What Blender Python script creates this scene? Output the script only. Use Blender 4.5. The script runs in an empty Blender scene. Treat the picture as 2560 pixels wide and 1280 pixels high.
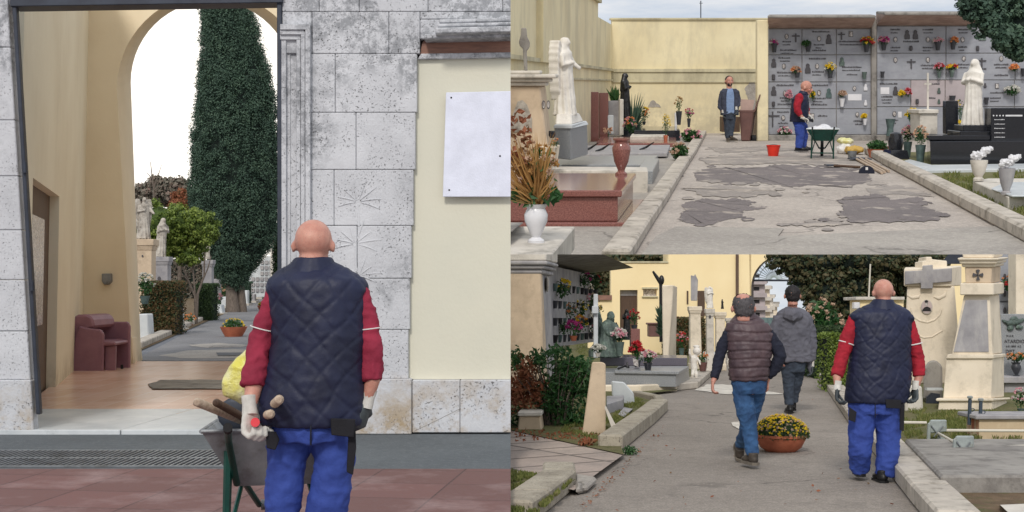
import bpy, bmesh, math, random
from mathutils import Vector, Matrix, noise
random.seed(11)
R_ = math.radians
# ---------------------------------------------------------------- camera, sky, sun
SC = bpy.context.scene; COL = SC.collection
F = 3200.0; LV = 520.0; CAM = Vector((0, 0, 1.45))
cam = bpy.data.cameras.new('camera'); co = bpy.data.objects.new('camera', cam); COL.objects.link(co)
co.location = CAM; co.rotation_euler = (R_(90), 0, 0)
cam.sensor_width = 36; cam.lens = 36*F/2560; cam.shift_y = -(640-LV)/2560; cam.clip_start = .1; cam.clip_end = 6000
SC.camera = co
SC.view_settings.view_transform = 'Standard'; SC.view_settings.look = 'None'
SC.view_settings.exposure = 0.12; SC.view_settings.gamma = 1
SUN_EL, SUN_AZ = 42, -12          # behind the camera, a little to the left
w = bpy.data.worlds.new('World'); SC.world = w; w.use_nodes = True
nt = w.node_tree; nt.nodes.clear()
def N(t, **k):
    n = nt.nodes.new(t)
    for a, b in k.items(): setattr(n, a, b)
    return n
out = N('ShaderNodeOutputWorld'); bg = N('ShaderNodeBackground'); bg.inputs[1].default_value = .092
nt.links.new(bg.outputs[0], out.inputs[0])
tc = N('ShaderNodeTexCoord'); mp = N('ShaderNodeMapping', vector_type='TEXTURE')
mp.inputs[1].default_value = (0, 0, -.16)         # sky goes on a little below eye level: the paths dip and climb
nt.links.new(tc.outputs['Generated'], mp.inputs[0])
nm = N('ShaderNodeVectorMath', operation='NORMALIZE'); nt.links.new(mp.outputs[0], nm.inputs[0])
sky = N('ShaderNodeTexSky', sky_type='NISHITA'); sky.sun_disc = False
sky.sun_elevation = R_(SUN_EL); sky.sun_rotation = R_(180+SUN_AZ); sky.dust_density = 3; sky.air_density = 1.2
nt.links.new(nm.outputs[0], sky.inputs[0])
cm = N('ShaderNodeMapping'); cm.inputs[3].default_value = (1.2, 1.2, 7); nt.links.new(tc.outputs['Generated'], cm.inputs[0])
cn = N('ShaderNodeTexNoise'); cn.inputs['Scale'].default_value = 3.4; cn.inputs['Detail'].default_value = 7; cn.inputs['Roughness'].default_value = .62
nt.links.new(cm.outputs[0], cn.inputs[0])
cr = N('ShaderNodeValToRGB'); cr.color_ramp.elements[0].position = .3; cr.color_ramp.elements[0].color = (0, 0, 0, 1)
cr.color_ramp.elements[1].position = .62; cr.color_ramp.elements[1].color = (1, 1, 1, 1)
nt.links.new(cn.outputs[0], cr.inputs[0])
m0 = N('ShaderNodeMix', data_type='RGBA'); m0.inputs[0].default_value = .75; m0.inputs[7].default_value = (5.3, 6.4, 8.0, 1); nt.links.new(sky.outputs[0], m0.inputs[6])
mx = N('ShaderNodeMix', data_type='RGBA'); mx.inputs[7].default_value = (9.2, 9.1, 9.0, 1)
nt.links.new(cr.outputs[0], mx.inputs[0]); nt.links.new(m0.outputs[2], mx.inputs[6])
# bright warm glow added to the sky over the left of the view
dt = N('ShaderNodeVectorMath', operation='DOT_PRODUCT'); dt.inputs[1].default_value = Vector((-.27, .95, .1)).normalized()
nt.links.new(tc.outputs['Generated'], dt.inputs[0])
mr = N('ShaderNodeMapRange', interpolation_type='SMOOTHSTEP'); mr.inputs[1].default_value = .93; mr.inputs[2].default_value = .99
nt.links.new(dt.outputs['Value'], mr.inputs[0])
mx2 = N('ShaderNodeMix', data_type='RGBA'); mx2.inputs[7].default_value = (15, 14.2, 13, 1)
nt.links.new(mr.outputs[0], mx2.inputs[0]); nt.links.new(mx.outputs[2], mx2.inputs[6]); nt.links.new(mx2.outputs[2], bg.inputs[0])
sl = bpy.data.lights.new('sun', 'SUN'); sl.energy = 1.75; sl.angle = R_(10); sl.color = (1, .94, .86)
so = bpy.data.objects.new('sun', sl); COL.objects.link(so); so.rotation_euler = (R_(90-SUN_EL), 0, R_(SUN_AZ)); so.location = (0, -20, 30)

# ---------------------------------------------------------------- three places seen side by side
class Panel:
    def __init__(s, H, h, k):
        s.h = h; s.k = k
        s.R = Matrix.Rotation(math.atan((LV-H)/F), 4, 'X'); s.Ri = s.R.inverted()
        s.M = Matrix.Translation(CAM) @ s.R @ Matrix.Scale(k, 4) @ Matrix.Translation((0, 0, -h))
    def ray(s, x, y): return s.Ri @ Vector(((x-1280)/F, 1, (LV-y)/F))
    def G(s, x, y, z=0):
        d = s.ray(x, y); t = (z-s.h)/d.z; return Vector((d.x*t, d.y*t, z))
    def D(s, x, y, dep):
        d = s.ray(x, y); t = dep/d.y; return Vector((d.x*t, dep, s.h+d.z*t))
    def dep(s, y): return s.G(1280, y).y
PL = Panel(700, 1.45, 1); PT = Panel(209, 1.5, 6.3); PB = Panel(785, 1.45, 1)

# ---------------------------------------------------------------- materials
def C(r, g, b):
    f = lambda c: ((c/255+.055)/1.055)**2.4 if c > 10 else c/255/12.92
    return (f(r), f(g), f(b), 1)
class NT:
    def __init__(s, name):
        s.m = bpy.data.materials.new(name); s.m.use_nodes = True; s.t = s.m.node_tree
        s.b = s.t.nodes['Principled BSDF']; s.tc = s.n('ShaderNodeTexCoord'); s.co = s.tc.outputs['Object']; s.h = None
    def n(s, t, **k):
        n = s.t.nodes.new(t)
        for a, b in k.items(): setattr(n, a, b)
        return n
    def l(s, a, b): s.t.links.new(a, b)
    def noise(s, sc, det=5, rough=.6, stretch=None, co=None):
        n = s.n('ShaderNodeTexNoise'); n.inputs['Scale'].default_value = sc; n.inputs['Detail'].default_value = det; n.inputs['Roughness'].default_value = rough
        c = co or s.co
        if stretch:
            m = s.n('ShaderNodeMapping'); m.inputs[3].default_value = stretch; s.l(c, m.inputs[0]); c = m.outputs[0]
        s.l(c, n.inputs[0]); return n.outputs[0]
    def ramp(s, v, lo, hi):
        r = s.n('ShaderNodeMapRange'); r.inputs[1].default_value = lo; r.inputs[2].default_value = hi; s.l(v, r.inputs[0]); return r.outputs[0]
    def mix(s, f, a, b):
        x = s.n('ShaderNodeMix', data_type='RGBA')
        if isinstance(f, float): x.inputs[0].default_value = f
        else: s.l(f, x.inputs[0])
        for i, v in ((6, a), (7, b)):
            if isinstance(v, tuple): x.inputs[i].default_value = v
            else: s.l(v, x.inputs[i])
        return x.outputs[2]
    def math(s, op, a, b=None):
        x = s.n('ShaderNodeMath', operation=op)
        for i, v in ((0, a), (1, b)):
            if v is None: continue
            if isinstance(v, (int, float)): x.inputs[i].default_value = v
            else: s.l(v, x.inputs[i])
        return x.outputs[0]
    def bump(s, v, st, dist=.02):
        b = s.n('ShaderNodeBump'); b.inputs['Strength'].default_value = st; b.inputs['Distance'].default_value = dist
        s.l(v, b.inputs['Height'])
        if s.h: s.l(s.h, b.inputs['Normal'])
        s.h = b.outputs[0]; s.l(s.h, s.b.inputs['Normal'])
def mat(name, c1, c2=None, sc=4, rough=.75, bump=.25, bsc=60, bd=.01, metal=0, spots=None, stain=None, island=None, stretch=None, spec=.4, lo=.35, hi=.65, sss=0, coat=0):
    k = NT(name); c2 = c2 or tuple(x*.82 for x in c1[:3])+(1,)
    col = k.mix(k.ramp(k.noise(sc, 6, .62, stretch), lo, hi), c1, c2)
    if stain: col = k.mix(k.ramp(k.noise(stain[1], 8, .7, stain[4] if len(stain) > 4 else None), stain[2], stain[3]), col, stain[0])
    if spots: col = k.mix(k.ramp(k.noise(spots[1], 3, .6), spots[2], spots[3]), col, spots[0])
    if island:
        g = k.n('ShaderNodeNewGeometry'); r = k.n('ShaderNodeValToRGB'); cr_ = r.color_ramp
        for i, cc in enumerate(island):
            e = cr_.elements[i] if i < 2 else cr_.elements.new(.5)
            e.color = cc
        for i in range(len(cr_.elements)): cr_.elements[i].position = i/max(1, len(island)-1)
        for i, cc in enumerate(island): cr_.elements[i].color = cc
        k.l(g.outputs['Random Per Island'], r.inputs[0]); col = k.mix(.8, col, r.outputs[0])
    k.l(col, k.b.inputs['Base Color']); k.b.inputs['Roughness'].default_value = rough; k.b.inputs['Metallic'].default_value = metal
    k.b.inputs['Specular IOR Level'].default_value = spec; k.b.inputs['Coat Weight'].default_value = coat
    if sss: k.b.inputs['Subsurface Weight'].default_value = sss; k.b.inputs['Subsurface Radius'].default_value = (.03, .012, .008)
    if bump: k.bump(k.noise(bsc, 4, .65), bump, bd)
    return k.m
def flat(name, c, rough=.6, **kw): return mat(name, c, tuple(x*.85 for x in c[:3])+(1,), rough=rough, **kw)

def travertine():
    k = NT('travertine')
    col = k.mix(k.ramp(k.noise(1.6, 7, .6), .35, .65), C(208, 210, 215), C(186, 188, 193))
    z0 = k.n('ShaderNodeSeparateXYZ'); k.l(k.co, z0.inputs[0]); big = k.ramp(k.math('ADD', k.noise(.9, 4, .6), k.math('MULTIPLY', k.ramp(z0.outputs[2], 2.0, 3.6), .1)), .55, .64); fine = k.ramp(k.noise(11, 9, .8), .44, .55)
    col = k.mix(k.math('MULTIPLY', k.math('MULTIPLY', big, fine), .6), col, C(88, 92, 98))
    pit = k.ramp(k.noise(52, 4, .6), .6, .68); p2 = k.ramp(k.noise(3.3, 3, .5), .4, .6)
    pm = k.math('MULTIPLY', pit, p2); col = k.mix(k.math('MULTIPLY', pm, .8), col, C(70, 68, 66))
    z = k.n('ShaderNodeSeparateXYZ'); k.l(k.co, z.inputs[0])
    foot = k.math('MULTIPLY', k.ramp(z.outputs[2], .75, .1), k.ramp(k.noise(2.5, 6, .7), .46, .62))
    col = k.mix(foot, col, C(168, 150, 124))
    k.l(col, k.b.inputs['Base Color']); k.b.inputs['Roughness'].default_value = .85
    k.bump(k.noise(22, 8, .72), .5, .02); inv = k.math('SUBTRACT', 1, pm); k.bump(inv, .7, .02); return k.m
def bricks(name, c1, c2, cm_, bw, bh, mortar, rough, stain=None, off=.5, dirt=None, rot=0, bm=1):
    k = NT(name); m = k.n('ShaderNodeMapping'); m.inputs[2].default_value = (0, 0, rot); k.l(k.co, m.inputs[0])
    b = k.n('ShaderNodeTexBrick'); b.offset = off; b.inputs['Scale'].default_value = 1; b.inputs['Brick Width'].default_value = bw; b.inputs['Row Height'].default_value = bh
    b.inputs['Mortar Size'].default_value = mortar; b.inputs['Color1'].default_value = c1; b.inputs['Color2'].default_value = c2; b.inputs['Mortar'].default_value = cm_; b.inputs['Mortar Smooth'].default_value = .3
    k.l(m.outputs[0], b.inputs[0]); col = b.outputs[0]
    if stain: col = k.mix(k.ramp(k.noise(stain[1], 7, .7), stain[2], stain[3]), col, stain[0])
    if dirt: col = k.mix(k.math('MULTIPLY', k.ramp(k.noise(28, 5, .7), .45, .7), .5), col, dirt)
    k.l(col, k.b.inputs['Base Color']); k.b.inputs['Roughness'].default_value = rough
    k.bump(k.math('SUBTRACT', 1, b.outputs[1]), .5*bm, .01); k.bump(k.noise(40, 5, .6), .2*bm, .01); k.b.inputs['Specular IOR Level'].default_value = .5 if bm == 1 else 1; return k.m
def road(name, c1, c2, agg=.5, crack=True, patch=None):
    k = NT(name); col = k.mix(k.ramp(k.noise(.55, 7, .65), .38, .62), c1, c2)
    col = k.mix(k.math('MULTIPLY', k.ramp(k.noise(55, 3, .7), .4, .75), agg), col, tuple(min(1, x*2.1) for x in c1[:3])+(1,))
    col = k.mix(k.math('MULTIPLY', k.ramp(k.noise(2.6, 9, .75), .5, .66), .45), col, tuple(x*.55 for x in c1[:3])+(1,))
    col = k.mix(k.math('MULTIPLY', k.ramp(k.noise(70, 2, .6), .58, .72), .55), col, tuple(x*.35 for x in c1[:3])+(1,))
    col = k.mix(k.math('MULTIPLY', k.ramp(k.noise(13, 8, .8), .42, .62), .5), col, tuple(x*.6 for x in c1[:3])+(1,)); col = k.mix(k.math('MULTIPLY', k.ramp(k.noise(19, 6, .8), .52, .64), .45), col, tuple(min(1, x*1.6) for x in c1[:3])+(1,))
    if patch: col = k.mix(k.ramp(k.noise(patch[1], 8, .62), patch[2], patch[3]), col, patch[0])
    if crack:
        d = k.n('ShaderNodeVectorMath', operation='ADD'); n = k.n('ShaderNodeTexNoise'); n.inputs['Scale'].default_value = 1.2; n.inputs['Detail'].default_value = 5
        k.l(k.co, n.inputs[0]); k.l(k.co, d.inputs[0]); k.l(n.outputs[1], d.inputs[1])
        v = k.n('ShaderNodeTexVoronoi', feature='DISTANCE_TO_EDGE'); v.inputs['Scale'].default_value = .42; k.l(d.outputs[0], v.inputs[0])
        ck = k.math('MULTIPLY', k.ramp(v.outputs[0], .012, .003), k.ramp(k.noise(.7, 3, .5), .48, .56))
        col = k.mix(k.math('MULTIPLY', ck, .55), col, tuple(x*.25 for x in c1[:3])+(1,)); k.bump(k.math('SUBTRACT', 1, ck), .6, .02)
    k.l(col, k.b.inputs['Base Color']); k.b.inputs['Roughness'].default_value = .88; k.bump(k.noise(75, 4, .7), .45, .012); return k.m
def plaster(name, c1, c2, st, amt=(.55, .75), grime=None):
    k = NT(name); col = k.mix(k.ramp(k.noise(.6, 5, .55), .35, .65), c1, c2)
    col = k.mix(k.math('MULTIPLY', k.ramp(k.noise(1.1, 8, .7, (1, 1, .35)), *amt), .7), col, st)
    if grime:
        z = k.n('ShaderNodeSeparateXYZ'); k.l(k.co, z.inputs[0])
        g = k.math('MULTIPLY', k.ramp(z.outputs[2], grime[1], grime[2]), k.ramp(k.noise(1.8, 8, .7), .38, .58)); col = k.mix(g, col, grime[0])
    k.l(col, k.b.inputs['Base Color']); k.b.inputs['Roughness'].default_value = .9; k.bump(k.noise(25, 6, .6), .25, .01); k.bump(k.noise(2, 4, .5), .2, .03); return k.m
def leafmat(name, cols, rough=.6, tr=.25):
    k = NT(name); g = k.n('ShaderNodeNewGeometry'); r = k.n('ShaderNodeValToRGB')
    while len(r.color_ramp.elements) < len(cols): r.color_ramp.elements.new(.5)
    for i, e in enumerate(r.color_ramp.elements): e.position = i/max(1, len(cols)-1)
    for i, e in enumerate(r.color_ramp.elements): e.color = cols[i]
    big = k.noise(1.3, 3, .6); s = k.math('ADD', k.math('MULTIPLY', g.outputs['Random Per Island'], .6), k.math('MULTIPLY', k.ramp(big, .3, .7), .4))
    k.l(s, r.inputs[0]); k.l(r.outputs[0], k.b.inputs['Base Color']); k.b.inputs['Roughness'].default_value = rough
    if tr:
        t = k.n('ShaderNodeBsdfTranslucent'); k.l(r.outputs[0], t.inputs[0]); ms = k.n('ShaderNodeMixShader'); ms.inputs[0].default_value = tr
        o = [n for n in k.t.nodes if n.type == 'OUTPUT_MATERIAL'][0]
        k.l(k.b.outputs[0], ms.inputs[1]); k.l(t.outputs[0], ms.inputs[2]); k.l(ms.outputs[0], o.inputs[0])
    return k.m
def granite(name, c1, c2, c3, rough=.25, sc=90):
    k = NT(name); col = k.mix(k.ramp(k.noise(sc, 3, .7), .42, .58), c1, c2); col = k.mix(k.ramp(k.noise(sc*1.7, 2, .6), .56, .66), col, c3)
    k.l(col, k.b.inputs['Base Color']); k.b.inputs['Roughness'].default_value = rough; k.bump(k.noise(4, 4, .6), .05, .01); return k.m

m = {}
m['trav'] = travertine()
m['yellow'] = plaster('yellow_plaster', C(214, 211, 194), C(206, 205, 190), C(198, 197, 184), (.6, .85))
m['yinner'] = plaster('ochre_plaster', C(238, 224, 196), C(226, 210, 180), C(206, 190, 162), (.6, .8), (C(176, 160, 130), .5, .05))
m['yside'] = plaster('pale_ochre_plaster', C(236, 230, 210), C(226, 218, 196), C(210, 202, 180), (.55, .8), (C(170, 156, 130), .6, .05))
m['ywall'] = plaster('old_yellow_plaster', C(240, 228, 190), C(222, 208, 170), C(186, 176, 148), (.47, .7), (C(196, 186, 158), 1.6, .3))
m['ybuild'] = plaster('cream_plaster', C(248, 228, 182), C(242, 220, 172), C(222, 200, 158), (.6, .85))
m['moulding'] = plaster('weathered_moulding', C(214, 206, 174), C(196, 188, 158), C(134, 126, 106), (.45, .65))
m['steel'] = mat('grey_painted_steel', C(62, 68, 80), C(50, 54, 64), rough=.5, bump=.1, metal=.3)
m['brown'] = mat('brown_wood', C(96, 74, 58), C(70, 54, 44), sc=6, stretch=(8, 8, .6), rough=.6)
m['rust'] = mat('red_brown_soffit', C(150, 112, 96), C(122, 92, 82), sc=5, stretch=(1, 1, 6))
m['marble'] = mat('white_marble', C(212, 216, 218), C(188, 194, 198), sc=2, rough=.35, bump=.08, stain=(C(160, 166, 170), 3, .55, .8))
m['marblew'] = mat('weathered_marble', C(216, 210, 200), C(190, 184, 174), sc=3, rough=.7, bump=.3, bsc=30, stain=(C(128, 124, 116), 4, .52, .75))
m['statue'] = mat('white_statue_marble', C(232, 228, 220), C(212, 206, 198), sc=5, rough=.55, bump=.15, stain=(C(150, 144, 136), 6, .58, .8))
m['oldstat'] = mat('lichened_statue_stone', C(196, 190, 180), C(160, 152, 142), sc=6, rough=.85, bump=.4, bsc=40, stain=(C(96, 90, 84), 7, .5, .7))
m['pave'] = bricks('red_paving', C(122, 84, 80), C(106, 74, 70), C(78, 55, 53), .62, .62, .008, .75, (C(158, 136, 134), 1.4, .5, .8), 0, C(110, 86, 86), R_(8))
m['tile'] = bricks('terracotta_tiles', C(228, 192, 172), C(218, 176, 152), C(230, 206, 188), .3, .6, .008, .25, (C(184, 134, 106), 1.2, .5, .8), 0, bm=.05)
m['asph'] = road('grey_asphalt', C(112, 116, 124), C(96, 100, 108), .3)
m['asph2'] = road('path_asphalt', C(140, 132, 124), C(117, 110, 103), .7)
m['strip'] = road('smooth_asphalt_strip', C(98, 104, 108), C(84, 90, 95), .15, False)
m['asph3'] = road('grey_path_asphalt', C(126, 126, 128), C(108, 108, 111), .4)
m['patchc'] = road('pale_concrete', C(170, 164, 156), C(148, 142, 136), .15)
m['troad'] = road('worn_concrete', C(180, 171, 162), C(154, 145, 138), .35, True)
m['tpatch'] = road('dark_asphalt_patch', C(118, 110, 109), C(98, 92, 92), .5, False, patch=(C(172, 162, 152), 1.9, .55, .63))
m['tmid'] = road('thin_worn_asphalt', C(150, 142, 136), C(132, 125, 120), .4, False, patch=(C(174, 164, 154), 1.7, .5, .58))
m['kerb'] = mat('kerb_stone', C(198, 190, 178), C(172, 164, 154), sc=3, rough=.9, bump=.6, bsc=30, stain=(C(104, 98, 86), 5, .5, .72))
m['kerb2'] = mat('granite_kerb', C(176, 168, 152), C(150, 142, 128), sc=4, rough=.9, bump=.6, bsc=35, spots=(C(84, 80, 74), 60, .58, .7), stain=(C(112, 104, 90), 3, .5, .8))
m['conc'] = mat('grey_concrete', C(156, 152, 146), C(128, 124, 120), sc=2, rough=.9, bump=.5, bsc=25, stain=(C(98, 94, 90), 4, .5, .75))
m['dirt'] = mat('bare_earth', C(120, 100, 78), C(92, 76, 58), sc=5, rough=1, bump=.9, bsc=18, bd=.03, stain=(C(84, 88, 52), 3, .5, .65))
m['lawn'] = mat('thin_lawn', C(100, 102, 62), C(122, 110, 80), sc=3, rough=1, bump=.9, bsc=30, bd=.03, stain=(C(78, 88, 44), 6, .45, .65))
m['slab'] = bricks('pinkish_paving_slabs', C(184, 168, 156), C(170, 154, 144), C(92, 84, 76), 1.1, .62, .03, .9, (C(140, 130, 124), 2, .45, .75), 0, C(122, 114, 108), R_(-32))
m['redgran'] = granite('red_granite', C(148, 100, 92), C(126, 82, 76), C(96, 64, 60), .13, 60)
m['blkgran'] = granite('black_granite', C(40, 42, 48), C(30, 32, 38), C(64, 66, 72), .1, 60)
m['grygran'] = granite('speckled_grey_granite', C(158, 160, 162), C(128, 132, 136), C(90, 94, 98), .3, 70)
m['niche'] = mat('grey_marble_niche', C(160, 163, 170), C(146, 149, 157), sc=2.5, rough=.3, bump=.05, stain=(C(134, 134, 144), 2, .5, .8, (1, 1, 3)))
m['nichep'] = mat('pink_marble_niche', C(182, 172, 174), C(168, 158, 160), sc=2.5, rough=.3, bump=.05)
m['dark'] = flat('dark_gap', C(46, 44, 46), .9)
m['bronze'] = mat('dark_bronze', C(66, 64, 66), C(48, 50, 50), sc=20, rough=.4, metal=.7, bump=.2)
m['letter'] = flat('dark_metal_lettering', C(80, 78, 82), .45)
m['photo'] = mat('ceramic_portrait', C(214, 210, 206), C(120, 112, 110), sc=22, rough=.2, bump=0)
m['verd'] = mat('verdigris_bronze', C(92, 108, 102), C(70, 82, 78), sc=9, rough=.6, bump=.3, stain=(C(128, 148, 136), 7, .52, .7))
m['skin'] = mat('skin', C(204, 154, 136), C(178, 120, 106), sc=16, rough=.48, bump=.35, bsc=170, bd=.003, sss=.1, lo=.3, hi=.7, spots=(C(140, 104, 96), 240, .6, .75))
m['navy'] = mat('navy_quilted_nylon', C(32, 38, 66), C(24, 28, 50), sc=5, rough=.55, bump=.25, bsc=22, bd=.01, spec=.35)
m['maroon'] = mat('maroon_jersey', C(150, 42, 66), C(124, 32, 54), sc=6, rough=.85, bump=.4, bsc=26, bd=.015)
m['red'] = mat('red_jersey', C(170, 30, 48), C(138, 24, 40), sc=6, rough=.85, bump=.4, bsc=26, bd=.015)
m['blue'] = mat('royal_blue_work_cloth', C(54, 78, 158), C(42, 62, 134), sc=5, rough=.8, bump=.45, bsc=14, bd=.02)
m['black'] = mat('black_cloth', C(26, 26, 34), C(18, 18, 24), rough=.8)
m['white'] = flat('white_cotton', C(224, 222, 220), .9)
m['gloveg'] = mat('grey_rubber_palm', C(78, 86, 90), C(58, 64, 68), rough=.6)
m['glovew'] = mat('white_knit_glove', C(216, 214, 208), C(180, 178, 172), sc=14, rough=.9, bsc=120)
m['puffer'] = mat('brown_puffer_nylon', C(92, 74, 78), C(70, 56, 62), sc=6, rough=.5, bump=.35, bsc=26, bd=.01)
m['ink'] = mat('dark_navy_wool', C(36, 40, 56), C(28, 30, 44), rough=.9, bump=.4, bsc=22, bd=.015)
m['jeans'] = mat('blue_denim', C(54, 92, 136), C(36, 62, 98), sc=7, rough=.85, bump=.5, bsc=18, bd=.015, stain=(C(96, 128, 160), 4, .55, .75))
m['greyc'] = mat('charcoal_sweatshirt', C(104, 104, 114), C(88, 88, 98), sc=5, rough=.9, bump=.4, bsc=18, bd=.015)
m['dkjean'] = mat('dark_denim', C(62, 72, 86), C(44, 50, 62), sc=7, rough=.85, bump=.4, bsc=18)
m['shoe'] = mat('brown_leather', C(86, 76, 66), C(56, 50, 46), rough=.6)
m['shoeb'] = mat('black_leather', C(32, 32, 34), C(22, 22, 24), rough=.45)
m['sole'] = flat('rubber_sole', C(120, 112, 102), .8)
m['hairg'] = mat('grey_hair', C(92, 88, 90), C(62, 60, 64), sc=60, rough=.7, stretch=(3, 3, .5), bump=.6, bsc=160, bd=.004)
m['hairb'] = mat('dark_hair', C(40, 36, 38), C(26, 24, 28), sc=60, rough=.6, stretch=(3, 3, .5), bump=.6, bsc=160, bd=.004)
m['ltblue'] = mat('light_blue_shirt', C(134, 156, 190), C(114, 136, 172), rough=.85, bsc=24)
m['jacket'] = mat('slate_jacket', C(66, 70, 86), C(52, 56, 70), rough=.85, bsc=24)
m['galv'] = mat('galvanised_steel', C(150, 154, 158), C(118, 122, 126), sc=5, rough=.45, metal=.5, bump=.15, stain=(C(98, 96, 92), 6, .5, .75))
m['green'] = mat('green_paint', C(22, 76, 66), C(16, 58, 52), sc=9, rough=.4, bump=.1, stain=(C(70, 80, 70), 12, .6, .75))
m['rubber'] = flat('black_rubber', C(30, 30, 32), .8)
m['redp'] = mat('red_plastic', C(226, 58, 40), C(206, 48, 34), rough=.4, bump=.05)
m['wood'] = mat('pale_worn_wood', C(196, 178, 158), C(160, 140, 122), sc=8, stretch=(6, 6, 6), rough=.75)
m['yelbag'] = mat('yellow_plastic_bag', C(214, 206, 90), C(222, 220, 190), sc=7, rough=.3, bump=.8, bsc=12, bd=.03)
m['terra'] = mat('terracotta', C(190, 112, 82), C(164, 92, 66), sc=6, rough=.7, bump=.2)
m['chair'] = mat('burgundy_leatherette', C(152, 112, 124), C(134, 96, 110), sc=3, rough=.38, bump=.12, bsc=30)
m['bin'] = mat('brown_bin_plastic', C(112, 80, 74), C(96, 68, 64), rough=.55)
m['wvase'] = flat('white_glazed_vase', C(226, 226, 230), .2)
m['gvase'] = mat('green_bronze_vase', C(98, 118, 116), C(70, 86, 86), sc=8, rough=.45, metal=.3)
m['dvase'] = flat('dark_metal_vase', C(60, 62, 68), .4)
m['silver'] = mat('peeling_silver_paint', C(176, 184, 182), C(150, 158, 156), sc=8, rough=.4, metal=.4, bump=.4, bsc=20, stain=(C(140, 120, 88), 7, .56, .68))
m['bar'] = flat('cream_painted_bar', C(214, 208, 194), .5)
m['brick'] = bricks('patchy_brick_render', C(176, 96, 74), C(196, 170, 136), C(196, 176, 146), .33, .13, .02, .9, (C(204, 186, 156), 1.6, .47, .53))
m['cream'] = mat('cream_limestone', C(234, 222, 202), C(220, 208, 188), sc=2, rough=.85, bump=.3, bsc=30, stain=(C(176, 166, 148), 2.4, .5, .75))
m['orange'] = mat('ochre_limestone', C(212, 192, 166), C(192, 172, 148), sc=2, rough=.85, bump=.35, bsc=30, stain=(C(166, 148, 126), 2.4, .5, .75))
m['greystone'] = mat('grey_weathered_stone', C(166, 164, 166), C(138, 136, 140), sc=3, rough=.85, bump=.3, stain=(C(190, 186, 182), 3, .5, .75, (1, 1, .3)))
m['trunk'] = mat('grey_bark', C(128, 116, 106), C(88, 80, 74), sc=9, stretch=(4, 4, .6), rough=.95, bump=.9, bsc=30, bd=.03)
G3 = lambda *a: [C(*x) for x in a]
m['lcyp'] = leafmat('cypress_foliage', G3((44, 64, 54), (66, 92, 76), (98, 122, 98)), .7, .2)
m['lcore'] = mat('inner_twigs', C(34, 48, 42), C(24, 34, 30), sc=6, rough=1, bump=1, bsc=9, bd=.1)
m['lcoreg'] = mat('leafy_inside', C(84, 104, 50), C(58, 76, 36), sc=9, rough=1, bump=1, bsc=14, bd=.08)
m['lcoref'] = mat('far_twigs', C(110, 110, 100), C(96, 96, 88), sc=3, rough=1)  # paler than the near cores: mist of distance put into the colour
m['lbright'] = leafmat('bright_foliage', G3((62, 80, 40), (116, 138, 60), (176, 190, 96)), .5, .35)
m['lhedge'] = leafmat('hedge_foliage', G3((34, 52, 36), (56, 80, 44), (84, 104, 60)), .6, .2)
m['lred'] = leafmat('reddish_hedge_foliage', G3((38, 54, 36), (62, 80, 46), (118, 86, 56), (76, 96, 54)), .6, .2)
m['lpine'] = leafmat('pine_foliage', G3((34, 46, 32), (54, 70, 42), (96, 86, 58), (62, 80, 48)), .7, .15)
m['lfar'] = leafmat('far_foliage', G3((104, 106, 96), (124, 118, 106), (142, 116, 108)), .8, .2)  # distant haze is mixed into these leaf colours
m['lgreen'] = leafmat('green_leaves', G3((28, 64, 34), (52, 96, 48), (96, 128, 72)), .5, .3)
m['lgrass'] = leafmat('grass_blades', G3((84, 96, 44), (112, 120, 62), (148, 138, 92)), .8, .3)
m['ldry'] = leafmat('dry_stems', G3((150, 104, 58), (196, 152, 92), (214, 182, 128)), .8, .3)
m['lrust'] = leafmat('rusty_leaves', G3((120, 70, 50), (160, 100, 70), (90, 90, 56)), .7, .3)
for nm_, cs in dict(yel=((226, 190, 30), (246, 222, 60), (196, 150, 30)), red=((176, 30, 44), (208, 52, 60), (130, 26, 40)), pink=((214, 140, 160), (232, 180, 190), (190, 100, 130)), white=((232, 230, 222), (214, 212, 206), (190, 196, 180)),
                    mag=((180, 40, 130), (206, 70, 150), (130, 30, 100)), oran=((222, 130, 70), (236, 170, 110), (200, 90, 60)), pale=((214, 190, 170), (196, 164, 140), (226, 206, 186)), peach=((232, 186, 156), (240, 208, 180), (210, 150, 120))).items():
    m['f'+nm_] = leafmat(nm_+'_petals', G3(*cs), .6, .2)

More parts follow.
